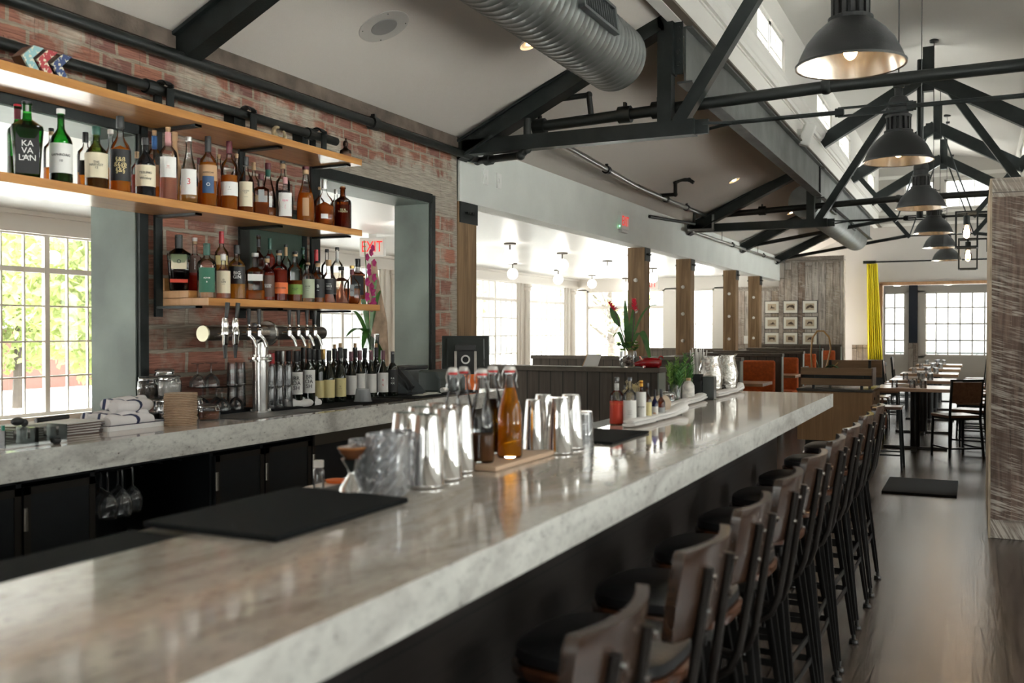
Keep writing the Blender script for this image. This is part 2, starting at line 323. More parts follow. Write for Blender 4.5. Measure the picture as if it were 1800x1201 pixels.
# ------------------------------------------------------------ mesh builder
class MB:
    def __init__(s): s.v = []; s.f = []; s.m = []; s.mi = 0
    def add(s, vs, fs):
        o = len(s.v); s.v += [tuple(v) for v in vs]; s.f += [tuple(i + o for i in f) for f in fs]; s.m += [s.mi] * len(fs); return s
    def box(s, x0, x1, y0, y1, z0, z1, T=None):
        vs = [Vector((x, y, z)) for x in (x0, x1) for y in (y0, y1) for z in (z0, z1)]
        if T: vs = [T @ v for v in vs]
        return s.add(vs, [(0, 1, 3, 2), (4, 6, 7, 5), (0, 4, 5, 1), (2, 3, 7, 6), (0, 2, 6, 4), (1, 5, 7, 3)])
    def bar(s, a, b, w, h=None, w2=None, h2=None, up=(0, 0, 1)):
        a, b = Vector(a), Vector(b); h = h or w; w2 = w2 or w; h2 = h2 or h
        d = (b - a).normalized(); u = Vector(up)
        if abs(d.dot(u)) > .98: u = Vector((0, 1, 0))
        sd = d.cross(u).normalized(); u = sd.cross(d)
        vs = []
        for p, ww, hh in ((a, w, h), (b, w2, h2)):
            for i, j in ((-1, -1), (1, -1), (1, 1), (-1, 1)): vs.append(p + sd * i * ww / 2 + u * j * hh / 2)
        return s.add(vs, [(3, 2, 1, 0), (4, 5, 6, 7), (0, 1, 5, 4), (1, 2, 6, 5), (2, 3, 7, 6), (3, 0, 4, 7)])
    def tube(s, pts, r, n=10, cap=True):
        pts = [Vector(p) for p in pts]; rs = r if isinstance(r, (list, tuple)) else [r] * len(pts); vs = []; prev = None
        for i, p in enumerate(pts):
            d = (pts[min(i + 1, len(pts) - 1)] - pts[max(i - 1, 0)]).normalized()
            if prev is None:
                u = Vector((0, 0, 1)) if abs(d.z) < .9 else Vector((1, 0, 0))
            else: u = prev
            sd = d.cross(u).normalized(); u = sd.cross(d).normalized(); prev = u
            for k in range(n):
                a = 2 * PI * k / n; vs.append(p + (sd * math.cos(a) + u * math.sin(a)) * rs[i])
        fs = []
        for i in range(len(pts) - 1):
            for k in range(n):
                a, b = i * n + k, i * n + (k + 1) % n; fs.append((a, b, b + n, a + n))
        if cap: fs += [tuple(reversed(range(n))), tuple(range((len(pts) - 1) * n, len(pts) * n))]
        return s.add(vs, fs)
    def lathe(s, prof, n=24, c=(0, 0, 0), T=None, sq=0, sx=1, sy=1, cap=True):
        vs = []
        for r, z in prof:
            for k in range(n):
                a = 2 * PI * k / n; x, y = math.cos(a), math.sin(a)
                if sq:
                    q = (abs(x) ** sq + abs(y) ** sq) ** (-1 / sq); x, y = x * q, y * q
                v = Vector((x * r * sx + c[0], y * r * sy + c[1], z + c[2])); vs.append(T @ v if T else v)
        fs = []
        for i in range(len(prof) - 1):
            for k in range(n):
                a, b = i * n + k, i * n + (k + 1) % n; fs.append((a, b, b + n, a + n))
        if cap and prof[0][0] > 1e-5: fs.append(tuple(reversed(range(n))))
        if cap and prof[-1][0] > 1e-5: fs.append(tuple(range((len(prof) - 1) * n, len(prof) * n)))
        return s.add(vs, fs)
    def ball(s, c, r, n=12, m=8, sc=(1, 1, 1)):
        pr = [(math.sin(PI * i / m), -math.cos(PI * i / m)) for i in range(m + 1)]
        vs = []
        for a, z in pr:
            for k in range(n):
                t = 2 * PI * k / n; vs.append((c[0] + r * sc[0] * a * math.cos(t), c[1] + r * sc[1] * a * math.sin(t), c[2] + r * sc[2] * z))
        fs = [(i * n + k, i * n + (k + 1) % n, (i + 1) * n + (k + 1) % n, (i + 1) * n + k) for i in range(m) for k in range(n)]
        return s.add(vs, fs)
    def prism(s, poly, a, b, axis='y'):
        """extrude a 2-D polygon between a and b along axis; poly gives the other two coordinates in xyz order"""
        def P(p, t): return {'x': (t, p[0], p[1]), 'y': (p[0], t, p[1]), 'z': (p[0], p[1], t)}[axis]
        n = len(poly); vs = [P(p, a) for p in poly] + [P(p, b) for p in poly]
        return s.add(vs, [tuple(reversed(range(n))), tuple(range(n, 2 * n))] + [(i, (i + 1) % n, (i + 1) % n + n, i + n) for i in range(n)])
    def build(s, name, m, parent=None, loc=None, smooth=False, bevel=0, seg=2, rot=None):
        me = bpy.data.meshes.new(name); me.from_pydata(s.v, [], s.f)
        ms = m if isinstance(m, (list, tuple)) else [m]
        for x in ms: me.materials.append(x)
        if len(ms) > 1: me.polygons.foreach_set('material_index', s.m)
        me.update(); bm = bmesh.new(); bm.from_mesh(me)
        bmesh.ops.remove_doubles(bm, verts=bm.verts, dist=1e-6)
        bmesh.ops.recalc_face_normals(bm, faces=bm.faces); bm.to_mesh(me); bm.free()
        if smooth: me.shade_smooth() if hasattr(me, 'shade_smooth') else None; me.set_sharp_from_angle(angle=R(38))
        o = bpy.data.objects.new(name, me); COL.objects.link(o)
        if parent: o.parent = parent
        if loc is not None: o.location = loc
        if rot: o.rotation_euler = rot
        if bevel:
            b = o.modifiers.new('bevel', 'BEVEL'); b.width = bevel; b.segments = seg; b.limit_method = 'ANGLE'; b.angle_limit = R(40)
            b.harden_normals = False
        return o
def tag(o, label=None, cat=None, group=None, kind=None):
    if label: o['label'] = label
    if cat: o['category'] = cat
    if group: o['group'] = group
    if kind: o['kind'] = kind
    return o
def thing(name, label, cat, loc=(0, 0, 0), rz=0, group=None):
    o = bpy.data.objects.new(name, None); o.empty_display_size = .05; COL.objects.link(o)
    o.location = loc; o.rotation_euler = (0, 0, rz); return tag(o, label, cat, group)
def struct(mb, name, m, parent=None, **k):
    o = mb.build(name, m, parent, **k)
    if not parent: o['kind'] = 'structure'
    return o
def dup(root, loc, rz=None, label=None, group=None):
    r = root.copy(); COL.objects.link(r); r.location = loc
    if rz is not None: r.rotation_euler = (0, 0, rz)
    if label: r['label'] = label
    if group: r['group'] = group
    for ch in list(root.children):
        c = ch.copy(); COL.objects.link(c); c.parent = r
        for g in list(ch.children):
            d = g.copy(); COL.objects.link(d); d.parent = c
    return r
def textdata(s, size, extr=.0006, align='CENTER', sp=1.0):
    cu = bpy.data.curves.new('lettering', 'FONT'); cu.body = s; cu.size = size; cu.extrude = extr; cu.align_x = align; cu.align_y = 'CENTER'
    cu.space_line = sp; cu.resolution_u = 2
    o = bpy.data.objects.new('lettering', cu); COL.objects.link(o)
    dg = bpy.context.evaluated_depsgraph_get(); me = bpy.data.meshes.new_from_object(o.evaluated_get(dg))
    bpy.data.objects.remove(o); return me
def lettering(s, size, m, parent, T, bold=0, wrap=None, sp=1.0, xs=1.0, name='lettering'):
    """T maps text plane (x right, y up, z out) to the parent's space; wrap=radius bends it round a z cylinder"""
    me = textdata(s, size, sp=sp)
    for v in me.vertices:
        c = v.co.copy(); c.x *= xs
        if wrap:
            a = c.x / wrap; rr = wrap + c.z
            v.co = T @ Vector((math.sin(a) * rr, c.y, math.cos(a) * rr - wrap))
        else: v.co = T @ c
    me.materials.clear(); me.materials.append(m)
    o = bpy.data.objects.new(name, me); COL.objects.link(o); o.parent = parent; return o
def face_T(normal_angle, c):
    """text frame: upright, facing outwards along normal_angle (world xy) at point c"""
    n = Vector((math.cos(normal_angle), math.sin(normal_angle), 0)); up = Vector((0, 0, 1)); rt = up.cross(n)
    T = Matrix.Identity(4)
    for i in range(3): T[i][0], T[i][1], T[i][2], T[i][3] = rt[i], up[i], n[i], c[i]
    return T

# ================================================================= THE SETTING
XW = -4.03
struct(MB().box(-4.35, 3.0, -4.2, 28.4, -.12, 0), 'floor', FLOORW)
struct(MB().box(-9.3, -4.35, -4.2, 22.7, -.12, 0), 'floor', SUNFLOOR)
# brick wall with its two openings
OZ0, OZ1 = .90, 2.50
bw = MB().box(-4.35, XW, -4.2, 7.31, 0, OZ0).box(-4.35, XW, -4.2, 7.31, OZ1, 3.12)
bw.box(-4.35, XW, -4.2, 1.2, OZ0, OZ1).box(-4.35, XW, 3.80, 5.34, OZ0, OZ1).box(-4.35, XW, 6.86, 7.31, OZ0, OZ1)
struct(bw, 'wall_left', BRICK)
JAMB = mat('grey_green_jamb_steel', (.135, .165, .148), .42, .3, vary=.28, vscale=2.5, bump=.05)
for i, (a, b) in enumerate(((1.2, 3.80), (5.34, 6.86))):
    j = MB().box(-4.36, XW - .002, a, a + .025, OZ0, OZ1).box(-4.36, XW - .002, b - .025, b, OZ0, OZ1).box(-4.36, XW - .002, a, b, OZ1 - .02, OZ1)
    t = struct(j, 'trim_%d' % (i + 1), JAMB)
    f = MB().box(XW - .01, XW + .022, a - .045, a + .015, OZ0, OZ1 + .05).box(XW - .01, XW + .022, b - .015, b + .045, OZ0, OZ1 + .05)
    f.box(XW - .01, XW + .022, a, b, OZ1 - .012, OZ1 + .06)
    struct(f, 'opening_frame', STEEL, t)
struct(MB().box(-4.2, -3.98, -4.2, 7.3, 3.0, 3.09), 'trim_3', mat('old_timber_ledger', (.10, .075, .058), .85, vary=.5, vscale=6, bump=.6, bscale=30))
# header over the booths
struct(MB().box(-4.2, -4.0, 7.31, 22.4, 2.56, 3.09), 'wall_middle', HEADP)
struct(MB().box(-4.35, -4.02, 7.31, 7.44, 2.565, 3.06), 'trim_4', HEADP)
# sloping aisle ceilings, both sides of the clerestory
def slab(pts, y0, y1, t=.08):
    (xa, za), (xb, zb) = pts
    return MB().prism([(xa, za), (xb, zb), (xb, zb + t), (xa, za + t)], y0, y1, 'y')
struct(slab(((-4.35, 2.95), (-2.09, 3.923)), -4.2, 24, .1), 'ceiling', CEILP)
struct(slab(((.79, 3.923), (2.75, 3.07)), -4.2, 24, .1), 'ceiling', CEILP)
struct(MB().prism([(-2.2, 5.16), (-.65, 5.42), (.9, 5.16), (.9, 5.3), (-.65, 5.56), (-2.2, 5.3)], -4.2, 24, 'y'), 'ceiling', UPC)
# clerestory walls with paired windows
PAIRS = [2.95, 6.65, 10.93, 15.1, 17.6, 20.1, 22.3]
def clerestory(x, sg, name):
    w = MB().box(min(x, x + sg * .1), max(x, x + sg * .1), -4.2, 24, 3.82, 4.33).box(min(x, x + sg * .1), max(x, x + sg * .1), -4.2, 24, 4.88, 5.2)
    ed = [-4.2]
    for c in PAIRS: ed += [c - .80, c + .80]
    ed.append(24)
    for i in range(0, len(ed), 2): w.box(min(x, x + sg * .1), max(x, x + sg * .1), ed[i], ed[i + 1], 4.33, 4.88)
    struct(w, name, WHITEP)
clerestory(-2.05, -1, 'wall_clerestory_left'); clerestory(.75, 1, 'wall_clerestory_right')
cn = MB()
cn.prism([(-2.05, 4.17), (-2.02, 4.17), (-2.005, 4.20), (-1.99, 4.21), (-1.97, 4.25), (-1.96, 4.28), (-1.94, 4.30), (-1.94, 4.325), (-2.05, 4.325)], -4.2, 24, 'y')
cn.box(-2.05, -2.035, -4.2, 24, 4.13, 4.145)
struct(cn, 'trim_5', WHITEP)
struct(MB().box(-2.06, -1.98, -4.2, 24, 3.825, 3.845), 'trim_6', mat('beam_top_plate', (.12, .10, .075), .6))
WN = [0]
def window(horizontal, fixed, a0, a1, z0, z1, cols, rows=None, fr=.045, mu=.018, dep=.05, thick=(), m=SUNP, zl=None, grid=True):
    """window in the plane y=fixed (horizontal) or x=fixed; rows are bar heights or a count"""
    WN[0] += 1
    mb = MB()
    def B(u0, u1, q0, q1, d=dep):
        if horizontal: mb.box(u0, u1, fixed - d / 2, fixed + d / 2, q0, q1)
        else: mb.box(fixed - d / 2, fixed + d / 2, u0, u1, q0, q1)
    B(a0, a0 + fr, z0, z1); B(a1 - fr, a1, z0, z1); B(a0, a1, z0, z0 + fr); B(a0, a1, z1 - fr, z1)
    for i in range(1, cols):
        u = a0 + (a1 - a0) * i / cols; h = .03 if i in thick else mu / 2
        B(u - h, u + h, z0, z1, dep * (.95 if i in thick else .6))
    zs = zl if zl is not None else ([z0 + (z1 - z0) * i / rows for i in range(1, rows)] if rows else [])
    for k, z in enumerate(zs):
        h = mu / 2
        if isinstance(z, tuple): z, h = z
        B(a0, a1, z - h, z + h, dep * .55)
    w = struct(mb, 'window_%d' % WN[0], m)
    p = MB()
    if horizontal: p.box(a0 + .01, a1 - .01, fixed - .003, fixed + .003, z0 + .01, z1 - .01)
    else: p.box(fixed - .003, fixed + .003, a0 + .01, a1 - .01, z0 + .01, z1 - .01)
    p.build('pane', PANE, w)
    return w
for c in PAIRS:
    for s in (-1, 1):
        window(False, -2.10, c + (-.80 if s < 0 else .02), c + (-.02 if s < 0 else .80), 4.33, 4.88, 2, zl=[4.62], m=WHITEP)
        window(False, .80, c + (-.80 if s < 0 else .02), c + (-.02 if s < 0 else .80), 4.33, 4.88, 2, zl=[4.62], m=WHITEP)
# sunroom shell
struct(MB().box(-9.3, -4.2, -4.2, 22.7, 2.70, 2.82), 'ceiling', SUNC)
fw = MB().box(-9.12, -9.0, -4.2, 22.7, 0, .52).box(-9.12, -9.0, -4.2, 22.7, 2.50, 2.72)
PIL = [-2.2 + 2.7 * i for i in range(10)]     # pilaster centres, 2.7 m apart
for c in PIL: fw.box(-9.12, -9.0, c - .27, c + .27, .5, 2.52)
struct(fw, 'wall_sunroom', SUNP)
tr = MB()
for c in PIL:
    tr.box(-9.0, -8.96, c - .20, c + .20, .08, 2.50)
    tr.lathe([(.10, .1), (.10, .14), (.075, .16), (.07, 2.30), (.09, 2.33), (.09, 2.38), (.11, 2.40), (.11, 2.46)], 14, (-8.93, c, 0))
tr.box(-9.0, -8.93, -4.2, 22.6, .48, .53).box(-9.0, -8.95, -4.2, 22.6, 2.47, 2.53).box(-9.0, -8.94, -4.2, 22.6, 2.655, 2.70)
struct(tr, 'trim_7', SUNP)
for c in PIL[:-1]:
    window(False, -9.06, c + .27, c + 2.43, .52, 2.50, 8, thick=(4,), zl=[.945, 1.325, 1.705, (2.09, .028)])
# sunroom end wall: glazed doors and windows, then reclaimed boards
ew = MB().box(-9.1, -4.05, 22.55, 22.75, 2.42, 2.72).box(-9.1, -8.75, 22.55, 22.7, 0, 2.45).box(-6.75, -6.45, 22.55, 22.7, 0, 2.45).box(-5.55, -5.1, 22.55, 22.7, 0, 2.45)
ew.box(-6.5, -5.5, 22.55, 22.7, 0, .75)
struct(ew, 'wall_sunroom_end', SUNP)
window(True, 22.6, -8.75, -6.75, .05, 2.42, 4, thick=(2,), zl=[.6, 1.1, (2.0, .04)])
window(True, 22.6, -6.45, -5.55, .75, 2.42, 2, rows=4)
rp = MB().box(-5.1, -4.02, 22.42, 22.6, 0, 2.34)
struct(rp, 'wall_reclaimed_left', RECL)
struct(MB().box(-5.1, -4.02, 22.40, 22.6, 2.34, 2.44), 'trim_8', RECLH)
struct(MB().box(-4.02, -2.64, 22.36, 22.6, 0, 2.96), 'wall_reclaimed', RECL)
tp = MB().box(-4.04, -2.62, 22.33, 22.62, 2.96, 3.09); struct(tp, 'trim_9', RECLH)
struct(MB().box(-2.64, -2.615, 22.34, 22.6, 0, 2.97), 'trim_10', mat('edge_board', (.5, .44, .36), .8, vary=.3, vscale=9))
# main end wall with gable windows and the opening to the far room
gw = MB().box(-4.3, -1.98, 24, 24.2, 0, 2.52).box(.35, 2.75, 24, 24.2, 0, 2.52).box(-4.3, 2.75, 24, 24.2, 2.52, 4.2).box(-4.3, 2.75, 24, 24.2, 4.86, 5.6)
gw.box(-4.3, -1.50, 24, 24.2, 4.2, 4.86).box(-.86, -.66, 24, 24.2, 4.2, 4.86).box(.28, 2.75, 24, 24.2, 4.2, 4.86)
struct(gw, 'wall_back', mat('end_wall_paint', (.52, .50, .47), .6))
window(True, 24.1, -1.50, -.86, 4.2, 4.86, 2, zl=[4.55], m=WHITEP); window(True, 24.1, -.66, .28, 4.2, 4.86, 3, zl=[4.55], m=WHITEP)
struct(MB().box(-2.05, .75, 23.93, 24.0, 3.84, 3.9).box(-2.05, .75, 23.95, 24.0, 4.1, 4.17).box(-2.05, .75, 23.96, 24.0, 4.92, 5.0), 'trim_11', WHITEP)
dj = MB().box(-2.02, -1.95, 23.92, 24.22, 0, 2.52).box(-2.02, .38, 23.92, 24.22, 2.48, 2.55).box(.32, .38, 23.92, 24.22, 0, 2.52)
struct(dj, 'trim_12', wood('door_casing_wood', (.36, .19, .09), (.5, .29, .15), 'z', .5))
struct(MB().box(-2.62, -2.02, 23.95, 24.0, 0, 1.04).box(-2.62, -2.02, 23.93, 24.0, 1.04, 1.10), 'baseboard_back', planks('wainscot_reclaimed', [(.22, .17, .13), (.28, .23, .19)], .14, 'z', 'x', .8, .04, sawn=.5, length=5))
# far room
struct(MB().box(-3.2, 1.4, 24.2, 28.2, 2.66, 2.76), 'ceiling', SUNC)
q = MB().box(-3.2, 1.4, 28, 28.15, 0, .75).box(-3.2, 1.4, 28, 28.15, 2.46, 2.7).box(-3.2, -2.25, 28, 28.15, .7, 2.5).box(-1.70, -1.24, 28, 28.15, .7, 2.5).box(.5, 1.4, 28, 28.15, .7, 2.5)
q.box(-3.3, -3.2, 24.2, 28.2, 0, 2.7).box(1.4, 1.5, 24.2, 28.2, 0, 2.7)
struct(q, 'wall_far_room', SUNP)
window(True, 28.05, -2.25, -1.70, .75, 2.46, 2, zl=[1.17, (1.61, .02), 2.04], mu=.036)
window(True, 28.05, -1.24, .5, .75, 2.46, 6, zl=[1.17, (1.61, .02), 2.04], mu=.036)
struct(MB().box(-1.615, -1.40, 27.9, 28.0, 1.10, 2.66), 'trim_13', NAVY)
struct(MB().box(-1.63, -1.385, 27.88, 28.0, 0, 1.10), 'trim_14', RECL)
# right-hand reclaimed timber partition beside the aisle
struct(MB().box(.105, 1.5, 7.52, 9.3, .12, 2.37), 'wall_right_partition', RECLW)
struct(MB().box(.098, 1.5, 7.50, 9.32, 2.37, 2.50).box(.098, 1.5, 7.50, 9.32, 0, .13), 'trim_15', planks('partition_cap', [(.30, .26, .22), (.24, .2, .17)], .3, 'x', 'z', .85, .01, sawn=1, length=9))
struct(MB().box(.098, .225, 7.50, 7.53, .13, 2.37), 'trim_18', RECLW)
struct(MB().box(.085, .10, 7.5, 9.32, .0, 2.5), 'trim_16', mat('partition_edge', (.42, .34, .25), .8, vary=.3, vscale=7))
struct(MB().box(.16, 1.5, 10.9, 15.0, 0, 2.45), 'wall_right_partition.001', RECLW)
struct(MB().box(.11, .17, 10.6, 10.72, .2, 2.35).box(.11, .17, 9.32, 9.4, 0, 2.5), 'trim_17', STEEL)
# outer wall on the right and the street front behind the camera, both glazed
rw = MB().box(2.7, 2.85, -4.2, 24.2, 0, .8).box(2.7, 2.85, -4.2, 24.2, 2.45, 3.2)
RP = [-4.2, -1.0, 2.2, 5.4, 8.6, 11.8, 15.0, 18.2, 21.4, 24.2]
for c in RP: rw.box(2.7, 2.85, c - .5, c + .5, .8, 2.45)
struct(rw, 'wall_right', WHITEP)
for a, b in zip(RP[:-1], RP[1:]): window(False, 2.78, a + .5, b - .5, .8, 2.45, 4, rows=4, m=WHITEP)
fwl = MB().box(-9.3, 3.0, -4.35, -4.2, 0, .3).box(-9.3, 3.0, -4.35, -4.2, 2.6, 5.6).box(-9.3, -2.4, -4.35, -4.2, 0, 2.7).box(.6, 3.0, -4.35, -4.2, 0, 3)
struct(fwl, 'wall_front', WHITEP)
window(True, -4.27, -2.4, .6, .3, 2.6, 4, thick=(2,), rows=3, m=WHITEP)
# ground outside
struct(MB().box(-60, 40, -30, 70, -.6, -.5), 'ground', mat('pavement', (.50, .50, .49), .9, vary=.1))

# ================================================================= OUTSIDE
def tree(loc, h, r, n, label, seed, cat='tree'):
    rg = random.Random(seed); t = thing('tree', label, cat, loc, 0, None)
    b = MB(); b.tube([(0, 0, 0), (.05, .02, h * .3), (-.05, .05, h * .55), (.05, 0, h * .85)], [.16, .13, .10, .05], 8)
    for k in range(9):
        a = rg.uniform(0, 6.28); z = h * rg.uniform(.3, .75); q = r * rg.uniform(.5, .9)
        b.tube([(0, 0, z), (math.cos(a) * q * .5, math.sin(a) * q * .5, z + .5), (math.cos(a) * q, math.sin(a) * q, z + .9)], [.06, .04, .015], 6)
    b.build('trunk', mat('bark', (.045, .035, .028), .9, vary=.3), t)
    f = MB()
    for k in range(n):
        while 1:
            p = Vector((rg.uniform(-1, 1), rg.uniform(-1, 1), rg.uniform(-1, 1)))
            if p.length < 1 and noise.noise(p * 2.3 + Vector((seed, 0, 0))) > -.12: break
        c = Vector((p.x * r, p.y * r, h * .62 + p.z * h * .46)); s = rg.uniform(.07, .15)
        u = Vector((rg.gauss(0, 1), rg.gauss(0, 1), rg.gauss(0, 1))).normalized(); v = u.cross(Vector((rg.gauss(0, 1), rg.gauss(0, 1), rg.gauss(0, 1)))).normalized()
        f.add([c - u * s, c + v * s * .5, c + u * s, c - v * s * .5], [(0, 1, 2, 3)])
    me = bpy.data.meshes.new('foliage'); me.from_pydata(f.v, [], f.f); me.materials.append(SPRING)
    o = bpy.data.objects.new('foliage', me); COL.objects.link(o); o.parent = t
    return t
SPRING, _t, _N, _L = nm('spring_leaves')
_b = _N['Principled BSDF']; _b.inputs['Base Color'].default_value = (.20, .235, .085, 1); _b.inputs['Roughness'].default_value = .6
_tl = _N.new('ShaderNodeBsdfTranslucent'); _tl.inputs[0].default_value = (.24, .29, .09, 1); _ms = _N.new('ShaderNodeMixShader'); _ms.inputs[0].default_value = .45
_o = [n for n in _N if n.type == 'OUTPUT_MATERIAL'][0]; _L.new(_b.outputs[0], _ms.inputs[1]); _L.new(_tl.outputs[0], _ms.inputs[2]); _L.new(_ms.outputs[0], _o.inputs[0])
tree((-21.5, 16.4, -.5), 5.4, 2.3, 9000, 'bright green street tree outside, filling the left half of the leftmost tall window', 3)
tree((-15.3, 13.7, -.5), 5.4, 2.1, 8000, 'smaller green street tree, trunk near the right edge of the leftmost tall window', 5)
tree((-19.5, 33, -.5), 5.5, 2.3, 1500, 'pale tree outside beyond the sunroom windows between the first and second timber posts', 8)
tree((-11.0, 30.5, -.5), 5.0, 2.0, 900, 'sparse tree outside the glazed end of the sunroom', 9)
t = thing('tree', 'thick bare trunk outside the large window of the far dining room', 'tree', (-1.62, 33.5, -.5))
MB().tube([(0, 0, 0), (.03, 0, 2), (-.02, 0, 4.2)], [.26, .21, .2], 12).build('trunk', mat('bark', (.2, .15, .11), .9), t, smooth=True)
MB().tube([(0, 0, 3.2), (.5, .2, 4.0), (.9, .2, 4.6)], [.1, .07, .04], 8).build('branch', mat('bark', (.2, .15, .11), .9), t)
rl = MB()
for z in (.35, .62, .75): rl.box(-4, 3, 30.5, 30.54, z, z + .06)
for i in range(8): rl.box(-4 + i, -3.95 + i, 30.49, 30.55, -.5, .8)
tag(rl.build('railing', STEEL), 'black metal railing outside the far dining room windows', 'railing')
bb = thing('building', 'red brick building across the street behind the green trees', 'building', (-30, 17, -.5))
MB().box(0, 2, -4, 12, 0, 2.0).build('wall', pm('street_brick', (.075, .030, .022), .9), bb)
for k in range(3): MB().box(1.98, 2.05, -3 + k * 2.6, -1.8 + k * 2.6, .8, 1.6).build('window', mat('dark_window', (.05, .06, .07), .2), bb)
MB().prism([(-.3, 2.0), (2.4, 2.0), (1.05, 2.5)], -4.3, 12.3, 'y').build('roof', mat('grey_roof', (.04, .04, .04), .8), bb)
def car(loc, rz, col, label):
    t = thing('car', label, 'car', loc, rz)
    body = MB(); body.prism([(-2.1, .3), (2.1, .3), (2.15, .75), (1.3, .9), (.8, 1.38), (-1.0, 1.42), (-1.7, .95), (-2.15, .85)], -.85, .85, 'y')
    body.build('body', pm('car_paint', col, .2, coat=.6), t, bevel=.05)
    MB().prism([(1.12, .93), (.75, 1.3), (-.95, 1.34), (-1.45, .96)], -.86, .86, 'y').build('side_window', mat('dark_window', (.05, .06, .07), .2), t)
    for x in (-1.35, 1.35):
        for y in (-.8, .8):
            MB().lathe([(.2, -.1), (.32, -.09), (.32, .09), (.2, .1)], 18, T=Matrix.Translation((x, y, .32)) @ Matrix.Rotation(PI / 2, 4, 'X')).build('wheel', BLK, t)
car((-20.5, 11.8, -.5), PI / 2, (.10, .10, .11), 'silver parked car seen low through the leftmost tall window')

# ================================================================= ROOF STEEL
def bolts(parent, pts, ax, r=.018, t=.02):
    for p in pts:
        T = Matrix.Translation(p) @ (Matrix.Rotation(PI / 2, 4, 'Y') if ax == 'x' else Matrix.Rotation(PI / 2, 4, 'X'))
        MB().lathe([(r, -t), (r, t)], 6, T=T).build('bolt', PIPE, parent)
RX = -.65
def mir(x): return 2 * RX - x
def truss(y, label, full=True, upper=True):  # black steel truss over the room
    t = thing('roof_truss', label, 'truss', (0, y, 3.0), 0, 'black steel roof trusses')
    def B(n, mb, m=STEEL): return mb.build(n, m, t)
    z0 = -3.0
    for sd in (0, 1):
        X = (lambda x: x) if not sd else mir
        m = MB().bar((X(-3.98), 0, 2.98 + z0), (X(-2.2), 0, 3.84 + z0), .11, .15)
        m.bar((X(-3.98), 0, 3.055 + z0), (X(-2.2), 0, 3.915 + z0), .16, .02); m.bar((X(-3.98), 0, 2.905 + z0), (X(-2.2), 0, 3.765 + z0), .16, .02)
        B('rafter', m)
        if full:
            B('bottom_chord', MB().bar((X(-3.95), 0, 3.0 + z0), (X(-1.94), 0, 3.0 + z0), .11, .12))
            k = B('king_post', MB().box(min(X(-2.23), X(-2.12)), max(X(-2.23), X(-2.12)), -.055, .055, .05, .90))
            pl = MB().box(min(X(-2.12), X(-2.04)), max(X(-2.12), X(-2.04)), -.008, .008, .42, .86)
            pl.box(min(X(-2.12), X(-2.105)), max(X(-2.12), X(-2.105)), -.06, .06, .42, .86); pl.build('bolt_plate', STEEL, k)
            bolts(k, [(X(-2.075), 0, z) for z in (.50, .59, .68, .77)], 'y')
            B('brace', MB().bar((X(-2.07), 0, .04), (X(-.95), 0, 1.76), .10, .10))
            B('gusset_plate', MB().box(min(X(-1.95), X(-1.84)), max(X(-1.95), X(-1.84)), -.02, .02, -.055, .055))
            fk = MB().bar((X(-1.88), -.03, 0.02), (X(-1.64), 0, .01), .012, .02).bar((X(-1.88), .03, -.02), (X(-1.64), 0, .01), .012, .02)
            fk.tube([(X(-1.66), 0, .01), (X(-.9), 0, .012)], .016, 8)
            B('tie_rod', fk)
        else:
            B('lower_rod', MB().tube([(X(-3.85), 0, .02), (X(-1.25), 0, .42)], .035, 8))
            B('brace', MB().bar((X(-2.03), 0, 1.35), (X(-1.25), 0, .38), .10, .08))
            B('inner_rod', MB().tube([(X(-1.25), 0, .42), (RX + (.12 if sd else -.12), 0, 1.85)], .015, 6))
        if upper:
            B('upper_rafter', MB().bar((X(-2.03), 0, 4.16 + z0), (RX, 0, 4.97 + z0), .12, .19))
    if full:
        tb = MB(); tb.tube([(-.92, 0, .012), (-.86, 0, .012)], .032, 8).tube([(-.44, 0, .012), (-.38, 0, .012)], .032, 8)
        tb.bar((-.9, 0, .04), (-.4, 0, .04), .02, .015).bar((-.9, 0, -.016), (-.4, 0, -.016), .02, .015); B('turnbuckle', tb)
        B('tie_rod', MB().tube([(-.4, 0, .012), (mir(-1.66), 0, .012)], .016, 8))
        if y > 10: B('hanger_rod', MB().tube([(RX - .06, 0, 2.2), (RX - .06, 0, .0)], .045, 8))
    else:
        B('tie_rod', MB().tube([(-1.25, 0, .41), (mir(-1.25), 0, .41)], .016, 8))
    if upper:
        B('ridge_post', MB().box(RX - .03, RX + .11, -.05, .05, 1.75, 2.36))
        bolts(t, [(RX - .12, 0, 2.02), (RX + .2, 0, 2.02)], 'x', .02, .03)
    return t
truss(7.3, 'black steel roof truss crossing the view in front of the nearest pendant lamp')
truss(14.6, 'second black steel truss, behind the second pendant lamp, with a bolted king post')
truss(18.3, 'third truss back, lighter, with a steel V brace left of the pendants', False)
truss(21.8, 'farthest truss, just before the end wall with the high windows', False)
t = thing('roof_truss', 'steel truss foot at top left against the ceiling above the bottle shelves', 'truss', (0, 4.08, 3.0), 0, 'black steel roof trusses')
m = MB().bar((-3.98, 0, .0), (-2.2, 0, .84), .12, .15); m.bar((-3.98, 0, .075), (-2.2, 0, .915), .18, .02); m.build('rafter', STEEL, t)
MB().tube([(-3.83, 0, .15), (-3.3, 0, .345), (-2.3, 0, .72)], .022, 8).build('lower_rod', STEEL, t)
m = MB()
for a, b, n in ((7.42, 14.5, 1), (14.72, 22, 1)):
    m.box(-2.065, -2.05, a, b, 3.38, 3.82).box(-2.12, -2.0, a, b, 3.38, 3.395).box(-2.12, -2.0, a, b, 3.805, 3.82)
tag(m.build('steel_beam', BSTEEL), 'long grey steel channel beam running from the first truss towards the end wall', 'beam')
m = MB().box(.75, .765, 7.42, 22, 3.38, 3.82).box(.70, .82, 7.42, 22, 3.38, 3.395)
